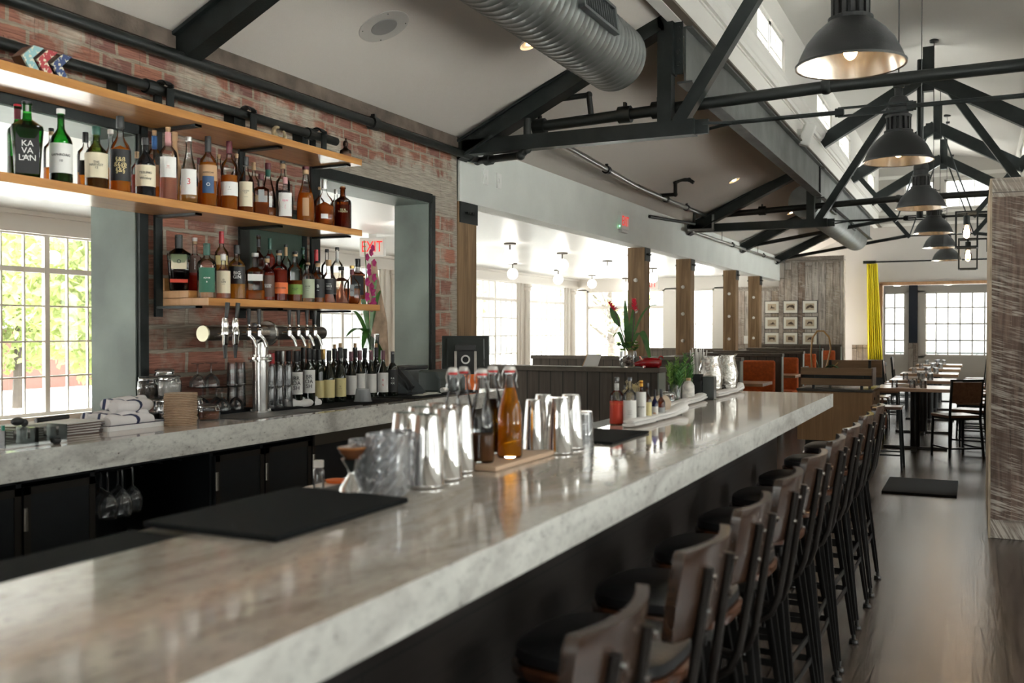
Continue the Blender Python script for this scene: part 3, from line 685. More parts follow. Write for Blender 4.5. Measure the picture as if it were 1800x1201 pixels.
tag(m.build('steel_beam', BSTEEL), 'grey steel beam on the right side above the timber partition', 'beam')
# ducts
def duct(y0, y1, label, grilles):
    t = thing('air_duct', label, 'duct', (-2.30, y0, 3.36), 0, 'round spiral ducts')
    L = y1 - y0; prof = []; n = int(L / .075)
    T = Matrix.Rotation(-PI / 2, 4, 'X')
    for i in range(n + 1):
        z = L * i / n; prof += [(.234, max(0, z - .007)), (.236, z - .002 if i else 0), (.236, z + .002 if i < n else L), (.234, min(L, z + .007))]
    prof = [(0.0001, 0)] + sorted(set(prof), key=lambda p: p[1]) + [(.0001, L)]
    MB().lathe(prof, 40, T=T).build('duct_tube', mat('galvanised_steel', (.19, .20, .195), .42, .75, vary=.2, vscale=6), t, smooth=True)
    for g, a in grilles:
        T2 = Matrix.Translation((0, g, 0)) @ Matrix.Rotation(a, 4, 'Y')
        q = MB(); q.box(.225, .262, -.30, -.27, -.08, .08, T2).box(.225, .262, .27, .30, -.08, .08, T2).box(.225, .262, -.30, .30, -.09, -.07, T2).box(.225, .262, -.30, .30, .07, .09, T2)
        gr = q.build('grille_frame', mat('grille_grey', (.10, .11, .11), .5, .4), t)
        q = MB(); q.box(.225, .236, -.28, .28, -.08, .08, T2); q.build('grille_back', BLK, gr)
        q = MB()
        for k in range(13): q.box(.234, .25, -.26 + k * .042, -.253 + k * .042, -.07, .07, T2)
        q.build('grille_slats', mat('grille_grey', (.1, .11, .11), .5, .4), gr)
duct(-3.5, 6.45, 'big spiral air duct hanging at the top, in front of the nearest truss', [(9.0, R(-8))])
duct(14.85, 21.6, 'spiral air duct far back, running from behind the second truss to the end wall', [(1.2, R(-8)), (4.0, R(-8))])
# pipes
def pipe(name, label, pts, r, m=PIPE, couplings=(), rc=1.5, hang=()):
    t = thing(name, label, 'pipe', pts[0])
    o = Vector(pts[0]); P = [Vector(p) - o for p in pts]; mb = MB()
    for a, b in zip(P[:-1], P[1:]): mb.tube([a, b], r, 12)
    for p in P[1:-1]: mb.ball(p, r * 1.25, 12, 8)
    mb.build('pipe_run', m, t, smooth=True)
    for (p, d) in couplings:
        p = Vector(p) - o; d = Vector(d).normalized()
        c = MB().tube([p - d * r * 1.1, p + d * r * 1.1], r * rc, 12); c.bar(p - d * .01 + Vector((0, 0, r * 1.7)), p + d * .01 + Vector((0, 0, r * 1.7)), r, r * .8); c.build('coupling', PIPE, t, smooth=True)
    for p in hang:
        p = Vector(p) - o; MB().tube([p, p + Vector((0, 0, .22))], .005, 6).build('hanger', PIPE, t)
    return t
pipe('sprinkler_pipe', 'black pipe along the brick wall top ending in an elbow under the nearest truss', [(-3.94, -3, 2.945), (-3.94, 7.45, 2.945), (-3.94, 7.52, 2.93), (-3.42, 7.3, 2.90), (-3.36, 7.3, 2.95), (-3.36, 7.3, 3.2)], .032, couplings=[((-3.94, 5.9, 2.945), (0, 1, 0)), ((-3.94, 7.40, 2.945), (0, 1, 0)), ((-3.80, 7.46, 2.92), (1, -.4, 0))])
pipe('sprinkler_pipe', 'thick black pipe crossing the room through the nearest truss', [(-3.32, 7.42, 3.15), (-1.0, 7.42, 3.235), (2.5, 7.42, 3.26)], .046, couplings=[((-3.3, 7.42, 3.15), (1, 0, 0)), ((-2.55, 7.42, 3.18), (1, 0, 0)), ((-2.27, 7.42, 3.19), (1, 0, 0))])
pipe('sprinkler_pipe', 'short black branch pipe with an elbow above the nearest truss chord', [(-3.25, 7.42, 3.36), (-2.86, 7.42, 3.37), (-2.84, 7.42, 3.2)], .024)
pipe('sprinkler_pipe', 'thick black pipe crossing the room through the second truss', [(-3.75, 14.75, 3.20), (-1, 14.75, 3.31), (2.5, 14.75, 3.33)], .046, couplings=[((-3.6, 14.75, 3.21), (1, 0, 0)), ((-2.9, 14.75, 3.24), (1, 0, 0))])
pipe('sprinkler_pipe', 'bare steel pipe under the sloping ceiling between the two main trusses', [(-3.32, 7.5, 3.12), (-3.62, 11, 3.14), (-3.72, 14.7, 3.19)], .030, SHINYPIPE, couplings=[((-3.5, 9.6, 3.13), (0, 1, 0)), ((-3.66, 12.3, 3.16), (0, 1, 0)), ((-3.69, 13.4, 3.175), (0, 1, 0))])
pipe('sprinkler_pipe', 'bent black drop pipe with a hook, under the ceiling right of the red exit sign', [(-3.68, 12.0, 3.17), (-3.45, 12.0, 3.17), (-3.45, 12.0, 3.32), (-3.40, 12.05, 3.36), (-3.30, 12.1, 3.36), (-3.24, 12.1, 3.32)], .024)
pipe('sprinkler_pipe', 'thin black pipe stub on the header beside the second truss foot', [(-3.98, 12.6, 2.98), (-3.72, 13.9, 3.0), (-3.72, 13.95, 3.18)], .022)
pipe('sprinkler_pipe', 'steel pipe running along the white header over the booths to the timber wall', [(-3.60, 14.55, 3.20), (-3.60, 14.55, 2.97), (-3.9, 14.3, 2.95), (-3.9, 18.5, 2.955), (-3.9, 22.3, 2.97)], .024, SHINYPIPE, couplings=[((-3.9, 14.4, 2.95), (0, 1, 0)), ((-3.9, 17.2, 2.955), (0, 1, 0)), ((-3.9, 20.0, 2.96), (0, 1, 0))], hang=[(-3.9, 16.4, 2.95), (-3.9, 19.4, 2.96)])
# timber posts along the booths
def post(y, label, w=.235, knobs=3, zb=1.06):
    t = thing('timber_post', label, 'post', (-4.02 - w / 2, y, 0), 0, 'timber posts along the booths')
    MB().box(-w / 2, w / 2, -w / 2, w / 2, 0 if y < 8 else 1.056, 2.56).build('post_shaft', POSTW, t, bevel=.006)
    p = MB().box(-w / 2 - .006, w / 2 + .008, -w / 2 + .02, w / 2 + .008, 2.38, 2.56); pl = p.build('steel_plate', STEEL, t)
    bolts(pl, [(w / 2 + .02, d, 2.47) for d in (-.05, -.015, .03, .06)] + [(-w / 2 - .02, 0, 2.47)], 'x', .013, .02)
    for k in range(knobs):
        T = Matrix.Translation((0, -w / 2, 1.28 + k * .42)) @ Matrix.Rotation(PI / 2, 4, 'X')
        MB().lathe([(.026, 0), (.028, .012), (.016, .016), (.012, .03), (.02, .035), (.02, .05), (.0001, .052)], 14, T=T).build('coat_knob', mat('porcelain', (.72, .70, .66), .3), t, smooth=True)
    return t
post(7.485, 'first timber post with a bolted steel cap, touching the end of the brick wall', .34, 0)
post(12.62, 'second timber post from the brick wall, rising behind the potted ginger plant')
post(14.95, 'third timber post from the brick wall, right of the hanging red exit sign')
post(18.1, 'fourth timber post from the brick wall, with a pale water stain')
post(20.3, 'farthest timber post, just left of the framed prints')

# ================================================================= LIGHT FITTINGS
def pendant(x, y, z, label):
    t = thing('pendant_lamp', label, 'lamp', (x, y, z), 0, 'industrial dome pendants over the bar')
    R0 = .25
    dome = [(R0 + .006, 0), (R0 + .008, .012), (R0 - .002, .02), (.232, .06), (.205, .115), (.165, .165), (.12, .205), (.098, .222)]
    inner = [(.093, .215), (.115, .198), (.16, .158), (.2, .11), (.227, .056), (R0 - .004, .004)]
    MB().lathe(dome, 40, cap=False).build('lamp_shade', SHADE, t, smooth=True)
    MB().lathe([(.0001, .214)] + inner + [(R0 + .006, 0)], 40, cap=False).build('reflector', REFL, t, smooth=True)
    nk = MB(); nk.lathe([(.105, .218), (.105, .235), (.094, .24)], 28).lathe([(.082, .33), (.094, .335), (.098, .35), (.085, .36), (.07, .362)], 28)
    for k in range(14):
        a = 2 * PI * k / 14; T = Matrix.Rotation(a, 4, 'Z'); nk.box(.078, .09, -.011, .011, .235, .335, T)
    nk.build('vented_neck', SHADE, t)
    MB().lathe([(.06, .23), (.06, .34)], 20).build('socket', mat('dark_socket', (.02, .02, .02), .6), t)
    MB().lathe([(.072, .36), (.072, .41), (.078, .415), (.078, .45), (.06, .49), (.03, .505), (.03, .56), (.04, .565), (.04, .60), (.012, .61)], 24).build('ballast_housing', SHADE, t, smooth=True)
    MB().tube([(.03, 0, .585), (.08, 0, .585), (.085, 0, .60)], .006, 6).build('hook', SHADE, t)
    zc = 5.40 - z
    MB().tube([(0, 0, .6), (0, 0, zc - .02)], .005, 6).build('cord', BLK, t)
    MB().lathe([(.055, zc - .035), (.06, zc - .03), (.06, zc - .002), (.0001, zc)], 20).build('canopy', SHADE, t)
    MB().ball((0, 0, .075), .032, 14, 10, (1, 1, 1.3)).tube([(0, 0, .1), (0, 0, .215)], .018, 10).build('bulb', WARM, t, smooth=True)
    lamp('bulb_light', (x, y, z + .035), .9, (1, .70, .40), .03)
for i, (x, y, z) in enumerate([(-.552, 4.93, 2.72), (-.54, 7.96, 2.735), (-.535, 11.25, 2.75), (-.53, 14.4, 2.765), (-.525, 16.9, 2.76), (-.49, 19.5, 2.725)]):
    pendant(x, y, z, ['nearest and largest black dome pendant at the top, silver inside', 'second black dome pendant from the front, below the tie rod turnbuckle', 'third black dome pendant from the front', 'fourth black dome pendant from the front',
                      'fifth black dome pendant from the front, just above the last one', 'farthest and lowest black dome pendant, above the yellow curtain rod'][i])
def globe(x, y, label, zc=2.70):
    t = thing('globe_light', label, 'lamp', (x, y, zc - .30), 0, 'flush globe lights on the sunroom ceiling')
    MB().lathe([(.085, .275), (.09, .28), (.09, .298), (.0001, .2995)], 20).build('ceiling_plate', mat('dark_bronze', (.06, .05, .04), .4, .7), t)
    MB().lathe([(.011, .19), (.011, .276)], 10).build('stem', mat('dark_bronze', (.06, .05, .04), .4, .7), t)
    MB().lathe([(.055, .172), (.045, .19), (.012, .2)], 18).build('fitter', mat('brass', (.4, .28, .13), .3, .9), t)
    MB().ball((0, 0, .10), .10, 20, 14).build('glass_globe', GLOW, t, smooth=True)
gl = [(-6.05, 12.55, 'globe light nearest the first timber post, front row'), (-6.05, 14.5, 'second globe light of the front row, right of the first post'), (-6.0, 16.5, 'third globe light of the front row'), (-5.9, 18.9, 'front row globe light between the second and third timber posts, largest there'),
      (-5.9, 21.0, 'front row globe light just right of the third timber post'),
      (-7.85, 16.4, 'back row globe light, nearest, lower right of the first front one'), (-7.85, 18.6, 'second globe light of the back row, under the ceiling'), (-7.9, 20.7, 'small back row globe light above the third far window'), (-7.6, 22.2, 'smallest globe light of the back row, left of the second post'),
      (-6.1, 9.75, 'globe light seen through the right brick wall opening beside the exit sign'), (-5.0, 21.6, 'globe light left of the fourth timber post')]
for x, y, l in gl: globe(x, y, l)
def downlight(x, y, z, label, e=8):
    t = thing('recessed_light', label, 'lamp', (x, y, z), 0, 'recessed lights in the sloping ceiling')
    T = Matrix.Rotation(-math.atan(.4304), 4, 'Y')
    MB().lathe([(.045, .01), (.075, .0), (.08, -.006), (.085, .004)], 24, T=T).build('trim_ring', WHITEP, t, smooth=True)
    MB().lathe([(.0001, .006), (.05, .005)], 20, T=T).build('baffle', REFL, t)
    MB().lathe([(.0001, -.005), (.025, -.004), (.03, .004)], 16, T=T).build('bulb', WARM, t)
def shedz(x): return 2.95 + (x + 4.35) * (.99 / 2.30)
for x, y, l in [(-2.95, 6.46, 'lit recessed spotlight left of the big air duct'), (-3.02, 13.4, 'recessed spotlight beyond the hooked drop pipe'), (-2.97, 17.7, 'recessed spotlight below the end disc of the far duct'), (-2.9, 21.3, 'farthest recessed spotlight, under the far duct')]:
    downlight(x, y, shedz(x) - .008, l)
t = thing('ceiling_speaker', 'round ceiling speaker with perforated centre in the sloping grey ceiling', 'speaker', (-3.38, 5.18, shedz(-3.38)))
T = Matrix.Rotation(-math.atan(.4304), 4, 'Y')
MB().lathe([(.0001, -.004), (.15, -.006), (.165, -.004), (.168, .002)], 40, T=T).build('face_plate', mat('speaker_face', (.42, .395, .365), .7), t, smooth=True)
MB().lathe([(.0001, -.009), (.085, -.008), (.088, -.004)], 32, T=T).build('perforated_grille', mat('speaker_grille', (.27, .26, .25), .7, bump=.5, bscale=900), t)
for k in range(4):
    a = PI / 4 + k * PI / 2; MB().lathe([(.0001, -.010), (.004, -.009), (.004, -.004)], 8, T=T @ Matrix.Translation((.145 * math.cos(a), .145 * math.sin(a), 0))).build('screw', BLK, t)
t = thing('wall_speaker', 'white box speaker tilted on the white clerestory wall above the beam', 'speaker', (-2.03, 12.65, 3.95))
T = Matrix.Rotation(.35, 4, 'Y') @ Matrix.Rotation(.3, 4, 'Z')
MB().box(.03, .17, -.10, .10, -.14, .14, T).build('cabinet', mat('speaker_white', (.8, .8, .78), .4), t, bevel=.02)
MB().box(-.02, .04, -.03, .03, -.04, .04).build('bracket', mat('speaker_white', (.8, .8, .78), .4), t)
def sprinkler(x, y, z, label):
    t = thing('ceiling_sprinkler', label, 'sprinkler', (x, y, z), 0, 'ceiling sprinkler heads')
    MB().lathe([(.03, -.006), (.035, 0), (.0001, .001)], 12).build('escutcheon', CHROME, t)
    MB().lathe([(.009, -.04), (.009, 0)], 8).tube([(-.012, 0, -.035), (-.014, 0, -.055), (0, 0, -.07), (.014, 0, -.055), (.012, 0, -.035)], .003, 6).build('frame', CHROME, t)
    MB().lathe([(.0001, -.075), (.018, -.073), (.0001, -.071)], 10).build('deflector', CHROME, t)
sprinkler(-5.6, 9.0, 2.70, 'sprinkler head seen through the right brick opening, above the lower shelf end')
sprinkler(-6.6, 12.5, 2.70, 'sprinkler head beside the first timber post')
sprinkler(-6.0, 18.0, 2.70, 'sprinkler head left of the second timber post')
sprinkler(-.55, 9.8, 5.40, 'sprinkler head at the very top on the upper ceiling')
def exitsign(loc, ang, label, w=.30, h=.20, red=True, hang=False):
    t = thing('exit_sign', label, 'sign', loc, ang, None)          # local +x is the lit face
    MB().box(-.045, .02, -w / 2, w / 2, -h / 2, h / 2).build('housing', mat('sign_housing', (.70, .70, .68), .4), t, bevel=.006)
    f = MB().box(.02, .024, -w / 2 + .015, w / 2 - .015, -h / 2 + .015, h / 2 - .015).build('sign_face', mat('sign_face', (.80, .76, .72), .4), t)
    lettering('EXIT', h * .84, pm('exit_red_glow', (.8, .02, .02), .5, emit=(1, .02, .015), es=.30), f, face_T(0, (.0255, 0, -.002)), xs=.70)
    if not hang:
        MB().box(-.03, .02, -w / 2 + .03, w / 2 - .03, -h / 2 - .03, -h / 2 - .003).build('battery_tray', mat('sign_housing', (.7, .7, .68), .4), t)
        MB().ball((0, -w / 2 - .002, -h / 2 + .04), .006, 8, 6).build('indicator', emitm('green_led', (.1, 1, .3), 6), t)
    else: MB().box(-.03, .0, -.05, .05, h / 2, h / 2 + .05).build('ceiling_bracket', mat('sign_housing', (.7, .7, .68), .4), t)
exitsign((-3.975, 11.52, 2.80), 0, 'red EXIT sign fixed on the white header above the booths', .30, .21)
exitsign((-7.1, 10.6, 2.53), -PI / 2 + .25, 'red EXIT sign seen through the right opening of the brick wall', .34, .24, hang=True)
exitsign((-6.9, 21.9, 2.52), -PI / 2, 'red EXIT sign hanging beyond the second timber post', .42, .27, hang=True)
for nm_, y, l in (('light_switch', 7.78, 'white wall switch plate on the header above the first post'), ('thermostat', 8.05, 'small white thermostat on the header right of the switch')):
    t = thing(nm_, l, 'switch', (-3.999, y, 2.83))
    MB().box(0, .012, -.045, .045, -.07, .07).build('cover_plate', mat('white_plastic', (.8, .8, .78), .35), t, bevel=.003)
    MB().box(.012, .02, -.012, .012, -.02, .02).build('button', mat('white_plastic', (.8, .8, .78), .35), t)
def sconce(x, y, z, label):
    t = thing('cage_sconce', label, 'lamp', (x, y, z), 0, 'open frame sconces on the timber partition')
    a, h = .095, .17; m = MB()
    for i in (-1, 1):
        for j in (-1, 1):
            m.bar((i * a, j * a, -h), (i * a, j * a, h), .016)
            m.bar((-a, i * a, j * h), (a, i * a, j * h), .016); m.bar((i * a, -a, j * h), (i * a, a, j * h), .016)
    m.build('cage', STEEL, t); MB().bar((0, 0, h), (.20, 0, h), .02).bar((.20, 0, h), (.20, 0, h - .15), .02).build('arm', STEEL, t)
    MB().lathe([(.028, h - .12), (.03, h - .115), (.03, h - .03), (.012, h - .02), (.012, h)], 16).build('lamp_holder', STEEL, t)
    MB().lathe([(.0001, -.085), (.03, -.07), (.042, -.03), (.036, .01), (.018, .04), (.014, .06)], 18).build('bulb', CLEAR, t, smooth=True)
    MB().tube([(-.012, 0, .03), (-.02, 0, -.03), (0, 0, -.045), (.02, 0, -.03), (.012, 0, .03)], .005, 6).build('filament', WARM, t)
    lamp('bulb_light', (x, y, z - .02), 1.5, (1, .65, .35), .04)
sconce(-.085, 10.5, 2.43, 'upper cage sconce with a glowing bulb beside the timber partition')
sconce(-.085, 12.3, 2.32, 'lower cage sconce with a glowing bulb, behind the upper one')
def dome(x, y, label):
    t = thing('dome_light', label, 'lamp', (x, y, 2.66), 0, 'flush domes on the far dining room ceiling')
    MB().lathe([(.20, -.012), (.20, 0)], 24).build('base_ring', WHITEP, t)
    MB().lathe([(.0001, -.12), (.08, -.11), (.15, -.07), (.19, -.012)], 24).build('glass_bowl', emitm('dome_glow', (1, .93, .82), 3.5), t, smooth=True)
dome(-1.78, 26.0, 'flush dome light on the left of the far dining room'); dome(-.62, 26.0, 'flush dome light on the right of the far dining room')

# ================================================================= THE BAR
BX0, BX1, BY1, BZ = -1.315, -.765, 6.03, 1.07
bar = thing('bar_counter', 'long dark bar with a thick polished granite top and overhanging edge', 'bar', (-1.04, 2.5, 0))
MB().box(BX0 + 1.04, BX1 + 1.04, -3.9, BY1 - 2.5, BZ - .078 - 0, BZ).build('granite_top', [GRAN, GRANE], bar)
g_ = bar.children[0]
for p in g_.data.polygons: p.material_index = 0 if p.normal.z > .5 else 1
MB().box(-.25, .0, -3.9, 3.24, .06, BZ - .078).build('front_panel', BARFRONT, bar)
MB().box(-.26, .012, -3.9, 3.26, .0, .1).build('kick_plate', mat('kick_black', (.012, .011, .01), .5), bar)
MB().box(.0, .03, -3.9, 3.26, .90, .992).build('apron', mat('apron_black', (.014, .012, .011), .5), bar)
MB().box(-.44, -.275, -3.9, 3.3, 1.035, 1.052).build('service_rail', STEEL, bar)
MB().box(-1.08, -.27, -1.2, 3.0, .86, .885).build('work_shelf', BRUSH, bar); MB().box(-1.06, -.25, -1.2, 3.0, .10, .86).build('under_cabinet', mat('under_black', (.01, .01, .01), .5), bar)
def flat(name, label, cat, pts, z, th, m, bevel=.002, group=None):
    c = sum((Vector((p[0], p[1], 0)) for p in pts), Vector()) / len(pts)
    o = MB().prism([(p[0] - c.x, p[1] - c.y) for p in pts], 0, th, 'z').build(name, m, None, loc=(c.x, c.y, z), bevel=bevel); return tag(o, label, cat, group)
flat('bar_mat', 'black ribbed rubber mat on the near end of the bar', 'mat', [(-1.44, 1.365), (-1.12, 1.365), (-1.12, 1.81), (-1.44, 1.83)], BZ + .001, .011, RUBBER)
flat('bar_mat', 'narrow black rubber rail mat along the inner edge of the bar, bottom left', 'mat', [(-1.465, -.4), (-1.325, -.4), (-1.325, 1.36), (-1.465, 1.36)], 1.0525, .012, RUBBER)
flat('bar_mat', 'black mat on the bar beside the bitters bottles', 'mat', [(-1.305, 3.02), (-1.08, 3.02), (-1.08, 3.42), (-1.305, 3.42)], BZ + .001, .008, RUBBER)
flat('cutting_board', 'white cutting board on the work shelf behind the bar', 'board', [(-2.10, 2.36), (-1.80, 2.36), (-1.80, 3.12), (-2.10, 3.12)], .886, .02, mat('white_board', (.80, .74, .68), .5), .004)
flat('serving_board', 'narrow pale wooden board under the swing top bottles', 'board', [(-1.312, 2.30), (-1.15, 2.30), (-1.15, 2.80), (-1.312, 2.80)], BZ + .001, .014, BOARDW)

# back counter and steel cabinets
CX1 = -3.32; CZ = .98
bc = thing('back_counter', 'thick speckled granite counter running below the bottle shelves', 'counter', (-3.68, 2.5, 0))
o = MB().box(-.349, .36, -5.5, 4.42, CZ - .115, CZ).build('granite_slab', [GRAN, GRANE], bc)
for p in o.data.polygons: p.material_index = 0 if p.normal.z > .5 else 1
CAB = mat('blackened_steel_panel', (.008, .010, .012), .45, .3, vary=.3, vscale=5); CABE = mat('steel_edge_bare', (.028, .024, .020), .4, .6)
def cab(y0, y1, label, doors, open_=False):
    t = thing('steel_cabinet', label, 'cabinet', (-3.36, (y0 + y1) / 2, 0), 0, None); h = (y1 - y0) / 2
    b = MB().box(-.60, -.02, -h, -h + .012, .08, .862).box(-.60, -.02, h - .012, h, .08, .862).box(-.60, -.58, -h, h, .08, .862).box(-.60, -.02, -h, h, .08, .10).box(-.60, -.02, -h, h, .845, .862).box(-.55, -.06, -h, h, 0, .08)
    b.build('carcass', CAB, t)
    if open_:
        MB().box(-.58, -.02, -h + .012, h - .012, .40, .415).build('shelf', CAB, t); return t
    n = doors; w = (2 * h) / n
    for k in range(n):
        a = -h + k * w; d = MB().box(-.018, 0, a + .006, a + w - .006, .10, .83).build('door', CAB, t, bevel=.002)
        e = MB().box(0, .004, a + .006, a + .036, .10, .83).box(0, .004, a + w - .036, a + w - .006, .10, .83).box(0, .004, a + .006, a + w - .006, .80, .83).box(0, .004, a + .006, a + w - .006, .10, .13)
        e.build('edge_frame', CABE, d)
        for z in (.66,): MB().lathe([(.008, 0), (.008, .09)], 8, (.006, a + .012, z)).build('hinge', mat('hinge_steel', (.22, .20, .17), .35, .8), d)
    return t
ys = [colx(p, -3.36) for p in (-260, 37, 167, 376, 464, 547, 610, 720)]
cab(ys[0], ys[1], 'black steel cabinet at the far left under the back counter', 1)
cab(ys[1], ys[2], 'black steel cabinet door just left of the hanging wine glasses', 1)
cab(ys[2], ys[3], 'open black steel bay holding the hanging wine glasses', 1, True)
cab(ys[3], ys[4], 'black steel cabinet door right of the open glass bay', 1)
cab(ys[4], ys[5], 'second black steel cabinet door right of the open glass bay', 1)
cab(ys[5], 6.9, 'long black steel cabinet run at the right end of the back counter', 4)
o = MB().box(-3.352, -3.335, ys[5], 6.9, .80, .862).build('steel_rail', mat('rail_bare_steel', (.10, .09, .075), .35, .8)); tag(o, 'bare steel rail under the right half of the back counter', 'rail')

# ================================================================= SHELVES ON THE BRICK WALL
def shelf(z, y0, y1, label, th=.041):
    o = MB().box(-.17, .17, y0, y1, -th, 0).build('wall_shelf', SHELFW, None, loc=(-3.82, 0, z), bevel=.003); tag(o, label, 'shelf', 'long oiled wood shelves'); return o
STOP, SMID, SLOW = 2.572, 2.108, 1.62
shelf(STOP, 1.0, 5.33, 'top wooden shelf, with ornaments standing on it'); shelf(SMID, 1.0, 5.33, 'middle wooden shelf carrying whisky bottles')
t = thing('stepped_shelf', 'lowest wooden shelf, stepped in three tiers and full of bottles', 'shelf', (-3.82, 4.72, 0))
MB().box(-.17, .17, -.81, .82, SLOW - .041, SLOW).build('lower_board', SHELFW, t, bevel=.002)
MB().box(-.17, .03, -.81, .80, SLOW + .001, SLOW + .041).build('middle_board', SHELFW, t, bevel=.002)
MB().box(-.17, -.14, -.81, .78, SLOW + .042, SLOW + .11).build('back_board', SHELFW, t, bevel=.002)
MB().box(-.169, .169, -.812, -.809, SLOW - .040, SLOW - .001).box(-.169, .029, -.812, -.809, SLOW + .002, SLOW + .040).box(-.169, -.141, -.812, -.809, SLOW + .043, SLOW + .109).build('end_grain', STEPW, t)
UPY = [3.88, 4.54, 5.23]
pr = thing('hanging_rail', 'black pipe rail on the brick wall above the top shelf', 'rail', (-3.93, 3, 2.73))
MB().tube([(0, -2.0, .0), (0, 2.43, 0)], .028, 14).build('pipe_run', PIPE, pr, smooth=True)
for y in (3.78, 5.14): MB().tube([(0, y - 3.03, 0), (0, y - 2.97, 0)], .038, 14).build('collar', PIPE, pr)
for y in (3.62, 4.48, 5.12): MB().box(-.10, -.02, y - 3.03, y - 2.97, -.10, .02).build('wall_bracket', STEEL, pr)
for i, y in enumerate(UPY):
    t = thing('shelf_bracket', ['steel hanging bracket holding the left part of the three shelves', 'steel hanging bracket at the middle of the three shelves', 'steel hanging bracket near the right end of the three shelves'][i], 'bracket', (-3.975, y, 0), 0, 'black steel brackets carrying the bottle shelves')
    MB().box(-.008, .008, -.025, .025, 1.52, 2.74).build('upright', STEEL, t)
    hk = MB()
    pts = [(0 + .046 + .046 * math.cos(a), 0, 2.735 + .046 * math.sin(a)) for a in [PI * k / 8 for k in range(9)]]
    for a, b in zip(pts[:-1], pts[1:]): hk.bar(a, b, .05, .008, up=(0, 1, 0)) if 0 else hk.bar(a, b, .05, .010)
    hk.box(.086, .096, -.025, .025, 2.575, 2.735); hk.build('hook', STEEL, t)
    for z in (STOP - .042, SMID - .042, SLOW - .042):
        MB().box(-.0, .29, -.022, .022, z - .014, z - .001).build('arm', STEEL, t)
        MB().box(.286, .29, -.022, .022, z - .0142, z - .0008).build('arm_tip', BRUSH, t)
t = thing('framed_panel', 'dark green framed panel on the brick wall behind the bottles', 'panel', (-4.02, 4.90, 2.0))
MB().box(0, .01, -.26, .26, -.40, .20).build('board', mat('green_board', (.030, .055, .040), .5), t)
MB().box(0, .02, -.30, -.26, -.43, .23).box(0, .02, .26, .30, -.43, .23).box(0, .02, -.30, .30, .20, .23).box(0, .02, -.30, .30, -.43, -.40).build('frame', STEEL, t)

# ================================================================= BOOTHS
def partition(y, x0, x1, label, h=1.10, th=.12, name='booth_partition'):
    t = thing(name, label, 'partition', ((x0 + x1) / 2, y, 0), 0, 'grey brown board partitions'); a = (x1 - x0) / 2
    MB().box(-a, a, -th / 2, th / 2, 0, h - .045).build('board_panel', WAINS, t)
    MB().box(-a - .02, a + .02, -th / 2 - .025, th / 2 + .025, h - .045, h).build('cap', WCAP, t, bevel=.004)
    MB().box(a, a + .012, -th / 2 - .01, th / 2 + .01, 0, h - .046).build('end_trim', mat('pale_green_edge', (.30, .34, .30), .4), t)
    return t
pa = partition(8.65, -4.75, -2.62, 'nearest board partition with the red pig planter standing on its cap', 1.10, .20, 'low_partition')
partition(11.75, -5.30, -2.56, 'second board partition, behind the straws and steel pitchers', 1.115)
partition(14.55, -4.0, -2.57, 'third board partition, behind the first orange booth seat')
partition(16.35, -4.0, -2.55, 'fourth board partition, left of the orchid')
partition(19.0, -4.0, -2.62, 'fifth board partition, behind the orchid planter')
partition(22.2, -4.6, -2.66, 'last board partition below the framed prints', 1.13)
t = thing('low_partition', 'long low partition carrying the timber posts, with a pale cap', 'partition', (-4.1, 17.0, 0))
MB().box(-.07, .07, -5.2, 5.1, 0, 1.02).build('board_panel', planks('wainscot_long', [(.085, .068, .054), (.11, .09, .072)], .125, 'z', 'y', .6, .04, length=9, graincon=.25), t)
MB().box(-.13, .13, -5.2, 5.1, 1.02, 1.055).build('cap', WCAP, t)
t = thing('low_partition', 'board wainscot below the far sunroom windows, seen between the posts', 'partition', (-6.2, 22.3, 0))
MB().box(-1.3, 1.6, -.05, .05, 0, .98).build('board_panel', WAINS, t); MB().box(-1.3, 1.6, -.08, .06, .98, 1.02).build('cap', WCAP, t)
def seat(y, x0, x1, s, label):
    t = thing('booth_bench', label, 'booth seat', ((x0 + x1) / 2, y, 0), 0, 'orange upholstered booth seats'); a = (x1 - x0) / 2
    MB().box(-a, a, -.05, .05, .46, 1.0).build('backrest', ORANGE, t, bevel=.03, seg=3)
    MB().box(-a, a, min(0, s * .5), max(0, s * .5), .36, .48).build('seat_cushion', ORANGE, t, bevel=.03, seg=3)
    MB().box(-a + .02, a - .02, min(0, s * .48), max(0, s * .48), 0, .36).build('base', WCAP, t)
seat(14.40, -3.9, -2.64, -1, 'orange booth backrest right of the steel pitchers, nearest of the four')
seat(16.20, -3.9, -2.60, -1, 'second orange booth backrest, just left of the orchid planter')
seat(18.84, -3.9, -2.70, -1, 'third orange booth backrest, seen through the bamboo hoop')
seat(22.05, -3.9, -2.76, -1, 'farthest orange booth backrest, right of the bamboo hoop')
def btable(y, label, x1=-2.47):
    t = thing('booth_table', label, 'table', (-3.2, y, 0), 0, 'wooden booth tables')
    MB().box(-.75, x1 + 3.2, -.33, .33, .715, .755).build('table_top', TABLEW, t, bevel=.004)
    MB().box(-.05, .05, -.05, .05, .03, .715).build('pedestal', STEEL, t); MB().box(-.3, .3, -.2, .2, 0, .03).build('base', STEEL, t)
btable(12.95, 'wooden booth table in front of the nearest orange backrest'); btable(15.45, 'wooden booth table in front of the second orange backrest'); btable(17.6, 'wooden booth table partly hidden behind the orchid planter')

